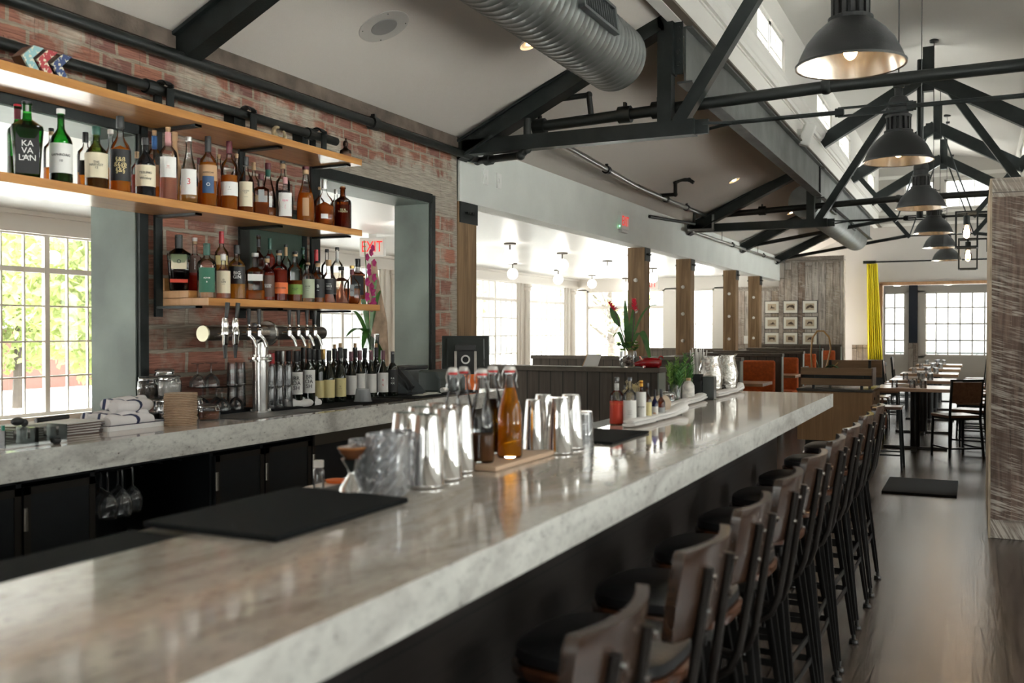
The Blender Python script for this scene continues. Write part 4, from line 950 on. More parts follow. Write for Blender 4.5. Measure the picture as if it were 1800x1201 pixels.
# framed prints
ANIM = [[(-.04, -.03), (.06, -.03), (.06, -.01), (.01, .0), (-.01, .05), (-.02, .0)], [(-.08, .0), (-.03, .04), (.05, .05), (.09, .02), (.08, -.05), (.05, -.02), (-.02, .0), (-.07, -.03)], [(-.09, -.04), (-.05, .02), (.02, .05), (.08, .02), (.09, -.03), (.04, -.03), (0, -.01), (-.05, -.045)],
        [(-.08, -.03), (-.01, -.01), (.03, .03), (.04, -.0), (.08, -.03), (.02, -.035)], [(-.06, -.03), (-.03, .01), (.02, .03), (.07, -.02), (.08, -.04)], [(-.06, -.02), (-.03, .03), (.04, .03), (.06, .0), (.05, -.04), (.02, -.01), (-.02, -.01), (-.04, -.04)],
        [(-.07, .03), (.06, .03), (.07, .0), (.05, -.05), (.03, -.01), (-.03, -.01), (-.05, -.05), (-.06, 0)], [(-.05, -.03), (-.05, .04), (.01, .05), (.06, .02), (.05, -.05), (0, -.03)], [(-.06, -.04), (-.02, .03), (.05, .04), (.04, -.03), (.0, -.01)]]
rown = ['top', 'middle', 'bottom']; coln = ['left', 'middle', 'right']
for r in range(3):
    for c in range(3):
        cx = (-4.18, -3.76, -3.34)[c]; cz = (1.965, 1.605, 1.25)[r]; yy = 22.42 if c == 0 else 22.36
        if c == 0: yy = 22.41
        t = thing('picture_frame', 'small framed animal print, %s row, %s column, on the reclaimed boards' % (rown[r], coln[c]), 'picture', (cx, yy - .012, cz), 0, 'nine framed animal prints')
        MB().box(-.165, .165, -.012, .012, -.145, .145).build('frame', BLK, t)
        MB().box(-.152, .152, -.014, -.012, -.132, .132).build('mat_board', mat('mat_board', (.82, .80, .72), .6), t)
        MB().box(-.095, .095, -.0155, -.014, -.075, .075).build('print_paper', mat('aged_print_paper', (.55, .45, .32), .7), t)
        MB().prism(ANIM[r * 3 + c], -.017, -.0155, 'y').build('animal_drawing', mat('sepia_ink', (.09, .06, .04), .7), t)
t = thing('outlet_box', 'small white box on the reclaimed boards left of the framed prints', 'outlet', (-4.75, 22.40, 1.22))
MB().box(-.06, .06, -.03, .015, -.09, .09).build('cover', mat('white_plastic', (.8, .8, .78), .35), t, bevel=.004); MB().box(-.02, .02, -.035, -.03, -.03, .03).build('socket', PAPER, t)

# curtain, rod, planter
t = thing('curtain_rod', 'long thin black curtain rod on the white end wall', 'rod', (-2.35, 23.85, 3.02))
MB().tube([(0, 0, 0), (2.6, 0, .0)], .018, 8).build('rod', STEEL, t); MB().tube([(-.02, 0, 0), (.26, 0, 0)], .035, 8).build('bracket', STEEL, t)
cu = MB(); n = 60; prof = []
for i in range(n + 1):
    u = i / n; prof.append((u, math.sin(u * PI * 14) * .045 + math.sin(u * 31) * .01))
vs = []; J = 10
for j in range(J + 1):
    v = j / J; z = 2.98 + (.76 - 2.98) * v; xl = -2.29 + .03 * v; w = .23 + .10 * v
    for u, d in prof: vs.append((xl + u * w, 23.82 + d * (.7 + .3 * v), z))
fs = [(j * (n + 1) + i, j * (n + 1) + i + 1, (j + 1) * (n + 1) + i + 1, (j + 1) * (n + 1) + i) for j in range(J) for i in range(n)]
m = MB(); m.add(vs, fs); o = m.build('curtain', YEL, smooth=True); md = o.modifiers.new('thick', 'SOLIDIFY'); md.thickness = .006
tag(o, 'bright yellow gathered curtain hanging left of the far doorway', 'curtain')
t = thing('planter_box', 'black box at the foot of the yellow curtain', 'box', (-2.25, 23.6, 0))
MB().box(-.38, .36, -.2, .2, 0, .62).build('body', BLK, t); MB().box(-.42, .40, -.23, .23, .62, .70).build('lid', DGREY, t)

# ================================================================= HOST CABINET
HX0, HX1, HY0, HY1 = -1.83, -1.03, 11.35, 12.32
t = thing('service_cabinet', 'oak service cabinet beyond the end of the bar', 'cabinet', ((HX0 + HX1) / 2, (HY0 + HY1) / 2, 0)); a, b = (HX1 - HX0) / 2, (HY1 - HY0) / 2
MB().box(-a, a, -b, b, .20, .755).build('body', OAKW, t, bevel=.003); MB().box(-a + .08, a - .3, -b + .05, b - .1, 0, .20).build('recessed_base', BLK, t)
MB().box(-a - .01, a + .005, -b - .01, b, .756, .785).build('top', mat('dark_cabinet_top', (.05, .045, .04), .25), t, bevel=.002)
for k in range(2):
    d_ = MB().box(a, a + .004, -b + .04 + k * .45, -b + .46 + k * .45, .27, .73).build('door', OAKW, t); MB().box(a + .004, a + .012, -b + .20 + k * .45, -b + .26 + k * .45, .66, .69).build('finger_pull', BLK, d_)
t = thing('planter_rail', 'slatted wooden gallery box on top of the service cabinet', 'planter', (-1.40, 11.62, .785))
for x in (-.28, .24): MB().box(x, x + .03, -.20, -.16, 0, .16).build('bracket', STEEL, t)
MB().box(-.40, .36, -.22, -.19, .04, .115).box(-.40, .36, -.22, -.19, .155, .235).build('front_slats', wood('weathered_plank', (.17, .10, .05), (.27, .17, .09), 'x', .6), t)
MB().box(-.40, .36, -.19, -.175, .115, .155).build('metal_band', STEEL, t)
MB().box(.34, .37, -.19, .22, .04, .235).build('side_board', WALNUT, t); MB().box(-.41, -.38, -.19, .22, .04, .235).build('side_board', WALNUT, t); MB().box(-.40, .36, -.19, .20, .035, .05).build('tray', BLK, t)
t = thing('planter_rail', 'higher wooden backboard on the rear of the service cabinet', 'planter', (-1.35, 12.25, .785))
MB().box(-.32, .35, -.02, .02, .10, .30).build('board', wood('weathered_plank2', (.15, .085, .04), (.24, .15, .08), 'x', .6), t); MB().box(.20, .23, -.04, -.02, 0, .30).build('post', STEEL, t)
MB().box(-.25, -.22, -.04, -.02, 0, .30).build('post', STEEL, t)
t = thing('potted_orchid', 'potted orchid with a bamboo hoop on the service cabinet', 'plant', (-1.62, 11.60, .836))
MB().lathe([(.05, 0), (.062, .02), (.075, .13), (.078, .14), (.07, .135), (.0001, .13)], 20).build('pot', mat('speckled_glass_pot', (.5, .5, .47), .3, vary=.5, vscale=60), t, smooth=True)
hp = [(-.085, 0, .10), (-.10, 0, .35), (-.085, 0, .52), (-.03, 0, .60), (.04, 0, .60), (.10, 0, .53), (.12, 0, .40), (.08, 0, .22), (.06, 0, .12)]
MB().tube(hp, .010, 8).build('bamboo_hoop', mat('bamboo', (.42, .24, .08), .4), t, smooth=True); MB().tube([(.0, 0, .1), (.0, 0, .44)], .003, 6).build('stake', mat('teal_stake', (.02, .2, .15), .5), t)
def leaf(mb, a, b, w, droop=.0, n=7, side=None):
    a, b = Vector(a), Vector(b); d = b - a; up = Vector((0, 0, 1)); s = d.cross(up); s = (Vector(side) if side else (s if s.length > 1e-4 else Vector((1, 0, 0)))).normalized()
    vs = []
    for i in range(n + 1):
        u = i / n; c = a + d * u + up * (math.sin(u * PI) * droop); ww = w * math.sin(PI * min(1, (u * .92 + .06))) ** .7 * .5
        vs += [c - s * ww + up * .004, c - up * ww * .25, c + s * ww + up * .004]
    fs = []
    for i in range(n):
        k = i * 3; fs += [(k, k + 1, k + 4, k + 3), (k + 1, k + 2, k + 5, k + 4)]
    return mb.add(vs, fs)
for a, b, w, dr in [((0, 0, .12), (-.04, 0, .27), .07, 0), ((-.01, 0, .12), (-.22, -.03, .13), .08, .05), ((.01, 0, .12), (.26, -.03, .12), .08, .09), ((.02, 0, .12), (.30, .05, .02), .08, .13), ((.0, .02, .12), (.15, .08, .05), .07, .08)]:
    leaf(MB(), a, b, w, dr).build('leaf', LEAF, t, smooth=True)
MB().tube([(.10, 0, .13), (.20, 0, .24)], .006, 6).build('flower_spike', mat('bamboo', (.42, .24, .08), .4), t)
flat('floor_mat', 'black anti fatigue mat lying on the dark aisle floor', 'mat', [(-.75, 9.16), (-.14, 9.16), (-.14, 10.08), (-.75, 10.08)], .001, .018, RUBBER, .006)

# ================================================================= BAR STOOLS
def make_stool():
    t = thing('bar_stool', 'x', 'bar stool', (0, 0, 0), 0, 'bar stools along the granite bar')
    MB().lathe([(.0001, .725), (.16, .725), (.178, .733), (.18, .75), (.172, .757), (.0001, .757)], 36, sq=3.2).build('seat', wood('stool_wood', (.045, .016, .008), (.09, .034, .015), 'y', .22, 6, .5), t, smooth=True)
    MB().lathe([(.0001, .757), (.165, .757), (.172, .765), (.170, .785), (.15, .795), (.0001, .799)], 36, sq=3.2).build('seat_cushion', LEATHER, t, smooth=True)
    bk = MB(); nn = 16; rows = []
    for j, z in enumerate((.845, .855, .93, 1.005, 1.02, 1.028)):
        hw = (.135, .150, .158, .160, .157, .150)[j]
        row = []
        for i in range(nn + 1):
            u = -1 + 2 * i / nn; y = u * hw; x = .190 + .030 * (1 - u * u) - .012 + (z - .845) * .16
            row.append((x, y, z))
        rows.append(row)
    vs = [p for r in rows for p in r]; th = .022; vs2 = [(x + th, y, z) for x, y, z in vs]; n = nn + 1; m = len(rows)
    fs = [(j * n + i, j * n + i + 1, (j + 1) * n + i + 1, (j + 1) * n + i) for j in range(m - 1) for i in range(nn)]
    N = len(vs); al = fs + [tuple(q + N for q in reversed(f)) for f in fs]
    ring = [i for i in range(n)] + [j * n + nn for j in range(1, m)] + [(m - 1) * n + i for i in range(nn - 1, -1, -1)] + [j * n for j in range(m - 2, 0, -1)]
    for k in range(len(ring)): a, b = ring[k], ring[(k + 1) % len(ring)]; al.append((a, b, b + N, a + N))
    bk.add(vs + vs2, al); bk.build('backrest', wood('stool_back_wood', (.022, .011, .007), (.055, .027, .015), 'y', .25, 6, .6), t, smooth=True)
    for s in (-1, 1):
        MB().tube([(.252, s * .075, .985), (.242, s * .075, .92), (.222, s * .08, .78), (.205, s * .085, .68), (.185, s * .088, .63), (.15, s * .09, .605), (.10, s * .09, .615), (.06, s * .09, .66), (.05, s * .09, .72)], .0105, 10).build('back_tube', mat('gunmetal', (.022, .018, .016), .35, .6), t, smooth=True)
        for q in (.90, .97): MB().lathe([(.007, 0), (.007, .006)], 8, T=Matrix.Translation((.258 + (q - .95) * .18, s * .075, q)) @ Matrix.Rotation(PI / 2, 4, 'Y')).build('screw', CHROME, t)
    GM = mat('gunmetal_leg', (.018, .017, .016), .4, .5)
    MB().box(-.14, .14, -.14, .14, .69, .724).build('seat_pan', GM, t, bevel=.006)
    for i in (-1, 1):
        for j in (-1, 1):
            l = MB(); l.bar((i * .125, j * .125, .70), (i * .205, j * .205, .04), .045, .008, .022, .006, up=(0, 1, 0)).bar((i * .125, j * .125, .70), (i * .205, j * .205, .04), .008, .045, .006, .022, up=(0, 1, 0))
            lg = l.build('leg', GM, t)
            MB().lathe([(.009, .018), (.009, .045)], 10, (i * .207, j * .207, 0)).lathe([(.0001, .0), (.02, .0), (.022, .006), (.018, .018), (.0001, .02)], 14, (i * .207, j * .207, 0)).build('foot_glide', GM, lg)
    for z, e in ((.26, .178), (.34, .168)):
        for i in (-1, 1):
            MB().bar((i * e, -e, z), (i * e, e, z), .006, .022).build('foot_rail', GM, t); MB().bar((-e, i * e, z + .0), (e, i * e, z + .0), .006, .022).build('foot_rail', GM, t)
    return t
SY = [5.78, 5.14, 4.50, 3.96, 3.44, 2.92, 2.42, 1.95, 1.385, .885]
SL = ['farthest bar stool, at the far end of the bar', 'second farthest bar stool along the bar', 'third farthest bar stool along the bar', 'fourth farthest bar stool along the bar', 'fifth farthest bar stool along the bar', 'sixth farthest bar stool along the bar',
      'fourth bar stool from the bottom of the photo', 'third bar stool from the bottom of the photo, blurred backrest', 'second bar stool from the bottom, large blurred wooden backrest', 'nearest bar stool, mostly cut off by the bottom edge']
st = make_stool(); st.location = (-.715, SY[0], 0); st['label'] = SL[0]
for y, l in list(zip(SY, SL))[1:]: dup(st, (-.715, y, 0), random.uniform(-.05, .05), l)

# ================================================================= DINING AREA
def make_chair():
    t = thing('dining_chair', 'x', 'chair', (0, 0, 0), 0, 'dining chairs around the far tables')
    s = .011
    for j in (-1, 1):
        MB().bar((-.19, j * .19, 0), (-.18, j * .18, .445), .022).build('leg', STEEL, t)
        MB().bar((.23, j * .20, 0), (.19, j * .18, .445), .022).build('leg', STEEL, t)
        MB().bar((.19, j * .18, .44), (.235, j * .18, .87), .022).build('back_post', STEEL, t)
        MB().bar((-.19, j * .19, .10), (.22, j * .196, .10), .018).build('side_rail', STEEL, t)
    MB().bar((.22, -.19, .10), (.22, .19, .10), .018).build('cross_rail', STEEL, t); MB().box(-.18, .19, -.18, .18, .42, .442).build('seat_frame', STEEL, t)
    MB().bar((.237, -.195, .875), (.237, .195, .875), .022).build('top_rail', STEEL, t)
    MB().box(-.20, .19, -.20, .20, .445, .475).build('seat', CHAIRW, t, bevel=.006)
    T = Matrix.Translation((.222, 0, 0)) @ Matrix.Rotation(.104, 4, 'Y')
    MB().box(-.018, .0, -.185, .185, .62, .86, Matrix.Translation((.155, 0, .0)) @ Matrix.Rotation(.104, 4, 'Y')).build('backrest', CHAIRW, t, bevel=.004)
    return t
def make_table():
    t = thing('dining_table', 'x', 'table', (0, 0, 0), 0, 'square dining tables')
    MB().box(-.42, .42, -.40, .40, .715, .755).build('table_top', TABLEW, t, bevel=.004)
    MB().lathe([(.055, .03), (.055, .715)], 20).build('column', BLK, t, smooth=True)
    MB().box(-.36, .36, -.03, .03, .0, .03).box(-.03, .03, -.36, .36, 0, .03).build('cross_base', BLK, t, bevel=.004)
    return t
TY = [12.75, 14.75, 16.9, 19.1, 21.3]
tb = make_table(); tb.location = (-.66, TY[0], 0)
TLb = ['nearest dining table, with six upturned tumblers', 'second dining table from the front', 'third dining table from the front', 'fourth dining table from the front', 'farthest dining table, near the far room doorway']
tb['label'] = TLb[0]
for y, l in list(zip(TY, TLb))[1:]: dup(tb, (-.66, y, 0), 0, l)
ch = make_chair()
CH = [(-.20, 12.30, -1.05, 'nearest dining chair, its back turned to the camera beside the timber partition'), (-.04, 13.2, -.25, 'dining chair right behind the nearest one on the right side')]
for k, y in enumerate(TY[1:]): CH += [(.0, y - .28, -.2, '%s dining table, nearer chair on its right side' % ('second', 'third', 'fourth', 'farthest')[k]), (.02, y + .42, -.1, '%s dining table, farther chair on its right side' % ('second', 'third', 'fourth', 'farthest')[k])]
CH += [(-1.30, 13.45, PI - .1, 'dining chair left of the nearest table, behind the service cabinet')]
for k, y in enumerate(TY[1:]): CH += [(-1.32, y - .22, PI + .1, '%s dining table, nearer chair on its left side' % ('second', 'third', 'fourth', 'farthest')[k]), (-1.34, y + .45, PI, '%s dining table, farther chair on its left side' % ('second', 'third', 'fourth', 'farthest')[k])]
x, y, rz, l = CH[0]; ch.location = (x, y, 0); ch.rotation_euler = (0, 0, rz); ch['label'] = l
for x, y, rz, l in CH[1:]: dup(ch, (x, y, 0), rz, l)
tum = MB().lathe([(.036, 0), (.038, .003), (.033, .09), (.0001, .092)], 16).lathe([(.033, 0), (.030, .086)], 16)
tm0 = None
gp = [(-.22, -.22), (-.02, -.24), (.10, -.20), (-.05, .0), (.08, .05), (-.02, .22)]
for k, ty in enumerate(TY):
    for q, (gx, gy) in enumerate(gp):
        tn = ('nearest', 'second', 'third', 'fourth', 'farthest')[k]; gl_ = 'upturned clear tumblers on the %s dining table' % tn
        lab = '%s upturned tumbler on the %s dining table' % (('front left', 'front middle', 'front right', 'centre left', 'centre right', 'rearmost')[q], tn)
        loc = (-.66 + gx, ty + gy, .756)
        if tm0 is None:
            tm0 = tum.build('tumbler', CRYSTAL, None, loc=loc, smooth=True); tag(tm0, lab, 'glass', gl_)
        else: o = dup(tm0, loc, 0, lab, gl_)
    nk = MB().tube([(-.10, 0, .02), (.10, 0, .02)], .02, 10).build('rolled_napkin', CLOTH, None, loc=(-.66 - .12, ty - .12 + .05, .756), smooth=True, rot=(0, 0, .4)); tag(nk, 'rolled white napkin on the %s dining table' % ('nearest', 'second', 'third', 'fourth', 'farthest')[k], 'napkin', 'rolled napkins on the dining tables')
t = thing('leather_bag', 'brown leather bag hanging beside the farthest bar stool', 'bag', (-.93, 11.45, .50))
MB().lathe([(.0001, -.16), (.09, -.14), (.10, .0), (.07, .08), (.03, .12), (.0001, .125)], 16, sx=.5).build('body', mat('brown_leather', (.14, .05, .025), .5, bump=.5, bscale=40), t, smooth=True)
MB().tube([(0, -.06, .08), (0, -.03, .2), (0, .03, .2), (0, .06, .08)], .008, 8).build('strap', mat('brown_leather', (.14, .05, .025), .5), t)
t = thing('counter_stool', 'slim black legged stool between the bar and the dining tables', 'stool', (-.84, 10.9, 0))
for i in (-1, 1):
    for j in (-1, 1): MB().bar((i * .13, j * .13, .62), (i * .16, j * .18, 0), .022).build('leg', STEEL, t)
MB().box(-.15, .15, -.15, .15, .62, .65).build('seat', WALNUT, t, bevel=.005); MB().bar((-.15, -.17, .15), (.15, -.17, .15), .015).bar((-.15, .17, .15), (.15, .17, .15), .015).build('foot_rail', STEEL, t)

# ================================================================= BOTTLES
PROF = {  # (radius fraction, height fraction) outer glass
 'round': [(.9, 0), (1, .015), (1, .50), (.96, .56), (.80, .62), (.50, .68), (.34, .73), (.31, .80), (.31, .93), (.37, .94), (.37, .97), (.31, .975)],
 'shoulder': [(.9, 0), (1, .015), (1, .60), (.93, .66), (.62, .71), (.36, .75), (.30, .80), (.30, .93), (.37, .94), (.37, .97)],
 'tall': [(.9, 0), (1, .012), (1, .56), (.95, .62), (.70, .69), (.42, .74), (.37, .78), (.35, .95), (.40, .955), (.40, .985)],
 'burg': [(.9, 0), (1, .012), (1, .42), (.93, .50), (.72, .59), (.48, .68), (.38, .74), (.34, .80), (.33, .95), (.38, .955), (.38, .985)],
 'slope': [(.85, 0), (.97, .02), (1, .12), (.97, .35), (.80, .50), (.52, .64), (.36, .74), (.30, .82), (.30, .93), (.37, .94), (.37, .97)],
 'square': [(.92, 0), (1, .015), (1, .58), (.95, .62), (.55, .67), (.34, .70), (.31, .76), (.31, .92), (.38, .93), (.38, .97)],
 'flare': [(.74, 0), (.78, .015), (1, .62), (.97, .66), (.50, .73), (.30, .76), (.27, .82), (.27, .94), (.32, .95), (.32, .97)],
 'flask': [(.7, 0), (.86, .03), (1, .15), (1, .42), (.93, .52), (.72, .60), (.42, .66), (.27, .72), (.25, .78), (.25, .92), (.32, .93), (.32, .97)],
}
SQ = {'square': 7, 'flare': 6, 'flask': 2.4}
CAPM = {'black': BLK, 'white': mat('white_cap', (.75, .73, .70), .4), 'red': mat('red_wax', (.45, .01, .02), .35), 'cork': CORK, 'gold': mat('gold_foil', (.55, .35, .12), .3, .8), 'green': mat('green_foil', (.01, .09, .06), .35),
        'silver': mat('silver_foil', (.5, .5, .48), .3, .8), 'burgundy': mat('burgundy_foil', (.12, .01, .02), .35), 'yellow': mat('yellow_cap', (.72, .36, .02), .4), 'blue': mat('blue_cap', (.02, .12, .35), .35), 'mauve': mat('mauve_foil', (.17, .07, .09), .3), 'tan': mat('tan_wrap', (.50, .33, .18), .6), 'pink': mat('pink_foil', (.6, .3, .3), .4)}
LBLM = {'cream': CREAM, 'white': PAPER, 'black': BLKLBL, 'kraft': KRAFT, 'green': mat('green_label', (.015, .13, .075), .5), 'orange': mat('orange_label', (.75, .16, .04), .5), 'lime': mat('lime_label', (.20, .32, .06), .5),
        'brown': mat('brown_label', (.09, .04, .025), .5), 'pink': mat('pink_label', (.78, .60, .58), .5), 'blue': mat('blue_label', (.03, .08, .18), .5), 'grey': mat('grey_label', (.35, .36, .36), .5), 'yellow': mat('yellow_label', (.72, .62, .30), .5), 'sage': mat('sage_label', (.45, .50, .36), .5), 'red': mat('red_label', (.62, .05, .02), .5)}
INK = {'k': mat('black_ink', (.02, .02, .02), .5), 'w': mat('white_ink', (.85, .85, .82), .5), 'r': mat('red_ink', (.55, .03, .04), .5), 'g': mat('gold_ink', (.75, .60, .30), .35, .4), 'p': mat('pink_ink', (.75, .10, .25), .5), 'o': mat('orange_ink', (.8, .3, .05), .5), 'b': mat('blue_ink', (.03, .08, .2), .5)}
CAMD = lambda x, y: math.atan2(-y, -x)            # direction from a point to the doorway side of the room
def bottle(name, label, x, y, z, h, r, shape='round', glass=CLEAR, liq=None, lvl=.4, cap='black', capz=.88, lab=None, text=None, ink='k', group=None, tsize=None, cat='bottle', ang=None, neck=None, extra=()):
    t = thing(name, label, cat, (x, y, z), 0, group); P = PROF[shape]; sq = SQ.get(shape, 0)
    n = 28 if sq else 22
    sy = .62 if shape == 'flask' else 1
    fa = CAMD(x, y) if ang is None else ang            # printed side
    ro = Matrix.Rotation(fa, 4, 'Z')
    pr = [(a * r, b * h) for a, b in P]
    g = MB().lathe(pr, n, sq=sq, T=ro, sx=sy if shape == 'flask' else 1).build('glass_body', glass, t, smooth=True)
    if liq is not None:
        zz = lvl * h; li = [(.0001, .012 * h)]
        for (a, b), (c, d) in zip(pr[:-1], pr[1:]):
            if b < .012 * h: li.append((a * .93, .013 * h)); continue
            if b >= zz: break
            li.append((a * .93, b))
            if d > zz: li.append(((a + (c - a) * (zz - b) / max(1e-6, d - b)) * .93, zz))
        li = [li[0]] + sorted(li[1:], key=lambda p: p[1]); li.append((.0001, zz))
        MB().lathe(li, n, sq=sq, T=ro, sx=sy if shape == 'flask' else 1).build('liquid', liq, t, smooth=True)
    nr = [a for a, b in pr if b / h > .8][0]
    c0 = capz * h
    m = CAPM[cap]
    if cap == 'cork': MB().lathe([(nr * .8, h * .93), (nr * .95, h * .975), (nr * .95, h), (.0001, h)], 16).build('cork', m, t, smooth=True)
    else: MB().lathe([(nr * 1.16, c0), (nr * 1.22, c0 + .003), (nr * 1.22, h * .995), (nr * 1.05, h), (.0001, h)], 18).build('cap', m, t, smooth=True)
    if neck: MB().lathe([(nr * 1.09, h * neck[1]), (nr * 1.09, h * neck[2])], 16).build('neck_band', CAPM.get(neck[0]) or LBLM[neck[0]], t, smooth=True)
    for (lc, z0, z1, wd, tx, ik, ts) in ([(lab[0], lab[1], lab[2], lab[3] if len(lab) > 3 else 1.5, text, ink, tsize)] if lab else []) + list(extra):
        rr = r * 1.015 * (1.0 if shape != 'flare' else .93); q = MB(); K = 14; vs = []
        for z_ in (z0 * h, z1 * h):
            for k in range(K + 1):
                if sq:
                    v = Vector((rr + .0005 if shape != 'flask' else r * sy * 1.02, (-1 + 2 * k / K) * rr * .78 * min(1, wd / 1.5), z_))
                    if shape == 'flask': v.x = r * sy * math.sqrt(max(0, 1 - (v.y / r) ** 2)) + .002
                else:
                    a = (-1 + 2 * k / K) * wd / 1.0; v = Vector((math.cos(a) * rr, math.sin(a) * rr, z_))
                vs.append(ro @ v)
        q.add(vs, [(k, k + 1, k + K + 2, k + K + 1) for k in range(K)])
        lb = q.build('paper_label', LBLM[lc], t, smooth=True) if lc else t
        if tx:
            zc = (z0 + z1) / 2 * h; T = ro @ face_T(0, (rr * (sy if shape == 'flask' else 1) + .002, 0, zc))
            lettering(tx, ts or r * .5, INK[ik], lb, T, wrap=None if sq else rr, sp=.85)
    return t
def onrow(px, xr): return colx(px, xr)
def sb(px, wpx, ytop, xr, z, **k):
    """bottle standing on a shelf: picture column, apparent width, apparent top, row depth"""
    y = colx(px, xr); p = Vector((xr, y, z)); d = zcam(p)
    top = onx(px, ytop, xr).z; return xr, y, top - z, wpx / FPX * d / 2
FR, BK = -3.705, -3.80
GMID, GLOW_ = 'whisky and spirit bottles on the middle shelf', 'bottles on the lowest shelf'
def mb_(name, label, px, w, yt, row=FR, **k):
    x, y, h, r = sb(px, w, yt, row, SMID + .0005); bottle(name, label, x, y, SMID + .0005, h, r, group=GMID, **k)
mb_('whisky_bottle', 'large green square shouldered bottle with black body and white lettering KAVALAN, far left', 50, 52, 179, shape='flare', glass=GREEN, liq=DAMB, lvl=.45, cap='black', capz=.95, neck=('silver', .86, .95), lab=('black', .03, .62, 1.45), text='KA\nVA\nLAN', ink='w', tsize=.036, extra=[(None, .20, .30, 1, 'WHISKY', 'w', .011)])
mb_('whisky_bottle', 'green bottle with red cap and purple neck, half hidden at the far left', 33, 34, 184, BK, shape='shoulder', glass=GREEN, liq=DAMB, lvl=.3, cap='red', capz=.95, neck=('burgundy', .8, .95))
mb_('whisky_bottle', 'small clear bottle with dark stopper between the two big green bottles', 92, 26, 226, BK, shape='shoulder', liq=AMB, lvl=.3, cap='black', capz=.94, neck=('tan', .88, .94))
mb_('whisky_bottle', 'tall green bottle with white cap and white label reading LAPHROAIG 10', 109, 38, 192, glass=GREEN, liq=DAMB, lvl=.5, cap='white', capz=.93, lab=('white', .12, .52, 1.35), text='LAPHROAIG\n\n10', tsize=.0155)
mb_('whisky_bottle', 'clear bottle with black neck behind the olive green one', 152, 28, 233, BK, shape='shoulder', liq=AMB, lvl=.3, cap='black', capz=.82, lab=('black', .25, .5, .8))
mb_('whisky_bottle', 'olive green bottle with cream label and black brush writing', 171, 38, 223, glass=OLIVE, liq=DAMB, lvl=.25, cap='green', capz=.86, lab=('cream', .16, .56, 1.4), text='THE\nHARVEST\n12', tsize=.015, neck=('cream', .62, .66))
mb_('whisky_bottle', 'clear slim bottle squeezed behind the gold ornamented one', 196, 26, 228, BK, liq=AMB, lvl=.4, cap='white', capz=.93)
mb_('whisky_bottle', 'clear whisky bottle with black label covered in gold scrollwork', 213, 36, 205, liq=AMB, lvl=.62, cap='black', capz=.84, lab=('black', .14, .55, 1.1), text='§&ß\n&§@\n§&§', ink='g', tsize=.030)
mb_('whisky_bottle', 'short bottle with cream stopper left of the black one', 242, 20, 267, BK, shape='shoulder', liq=RED, lvl=.5, cap='tan', capz=.86)
mb_('whisky_bottle', 'black bottle with cream shield label reading TEELING WHISKEY', 257, 34, 243, glass=BLACKG, cap='black', lab=('cream', .16, .52, 1.35), text='TEELING\n~\nWhiskey', tsize=.016)
mb_('whisky_bottle', 'clear bottle with a blue strip down its neck', 273, 28, 230, BK, shape='shoulder', liq=AMB, lvl=.6, cap='cork', neck=('blue', .74, .92), lab=('tan' if 0 else 'kraft', .2, .5))
mb_('whisky_bottle', 'clear bottle of pale spirit with white label and coral neck strip', 297, 31, 224, shape='shoulder', liq=ROSE, lvl=.36, cap='cork', neck=('pink', .74, .93), lab=('white', .30, .58, 1.0), text='no\n~~~', ink='r', tsize=.012)
mb_('whisky_bottle', 'bottle wrapped entirely in tan paper', 309, 26, 233, BK, shape='slope', glass=KRAFT, cap='tan')
mb_('whisky_bottle', 'clear sloping bottle with white label and red number 3', 333, 32, 241, shape='slope', liq=GOLD, lvl=.26, cap='silver', capz=.93, lab=('white', .12, .50, .9), text='3', ink='r', tsize=.045)
mb_('whisky_bottle', 'small dark capped bottle peeking out right of the number 3 bottle', 351, 20, 278, BK, shape='shoulder', liq=AMB, lvl=.5, cap='burgundy')
mb_('whisky_bottle', 'amber bottle with kraft paper label and blue badge', 367, 30, 240, shape='shoulder', liq=AMB, lvl=.62, cap='black', capz=.78, lab=('kraft', .36, .58, 1.4), text='AMERICAN', tsize=.012, extra=[('blue', .18, .42, .7, 'O', 'w', .026)])
mb_('whisky_bottle', 'clear bottle with cork behind the blue badge bottle', 386, 20, 272, BK, shape='shoulder', liq=DAMB, lvl=.6, cap='cork')
mb_('whisky_bottle', 'amber bottle with burgundy neck and white label', 404, 29, 249, shape='shoulder', liq=AMB, lvl=.50, cap='burgundy', capz=.82, lab=('white', .20, .40, 1.4), text='FINE\nBOURBON' if 0 else '7\n~~~', tsize=.012)
mb_('whisky_bottle', 'clear corked bottle just right of the burgundy necked one', 417, 22, 271, BK, shape='shoulder', liq=PALE, lvl=.6, cap='cork')
mb_('whisky_bottle', 'slim amber bottle with tall cream and teal label reading CATO', 433, 28, 276, liq=DAMB, lvl=.36, cap='black', capz=.84, lab=('cream', .10, .54, .9), text='CATO\nCT\n\n~~~', tsize=.013)
mb_('whisky_bottle', 'clear bottle with tan cork behind the cream and teal label', 447, 20, 286, BK, shape='shoulder', liq=GOLD, lvl=.4, cap='tan', capz=.86)
mb_('whisky_bottle', 'square clear bottle with grey label and brown stopper, a third full', 460, 27, 306, shape='square', liq=DAMB, lvl=.30, cap='burgundy', capz=.86, lab=('grey', .3, .6, .7))
mb_('whisky_bottle', 'clear bottle with a green strip running down the neck', 472, 28, 287, BK, shape='slope', liq=DAMB, lvl=.2, cap='burgundy', neck=('green', .76, .93), lab=('white', .2, .4, .5))
mb_('whisky_bottle', 'tall clear bottle with black cap behind the pink label', 498, 25, 283, BK, shape='shoulder', liq=PALE, lvl=.5, cap='black', capz=.96, neck=('tan', .87, .95), lab=('black', .34, .5))
mb_('whisky_bottle', 'flat bottle with white label printed FEW in pink', 502, 28, 312, shape='flask', liq=ROSE, lvl=.12, cap='pink', capz=.84, lab=('white', .06, .62, 1.5), text='FEW\n\nJ\n~', ink='p', tsize=.017)
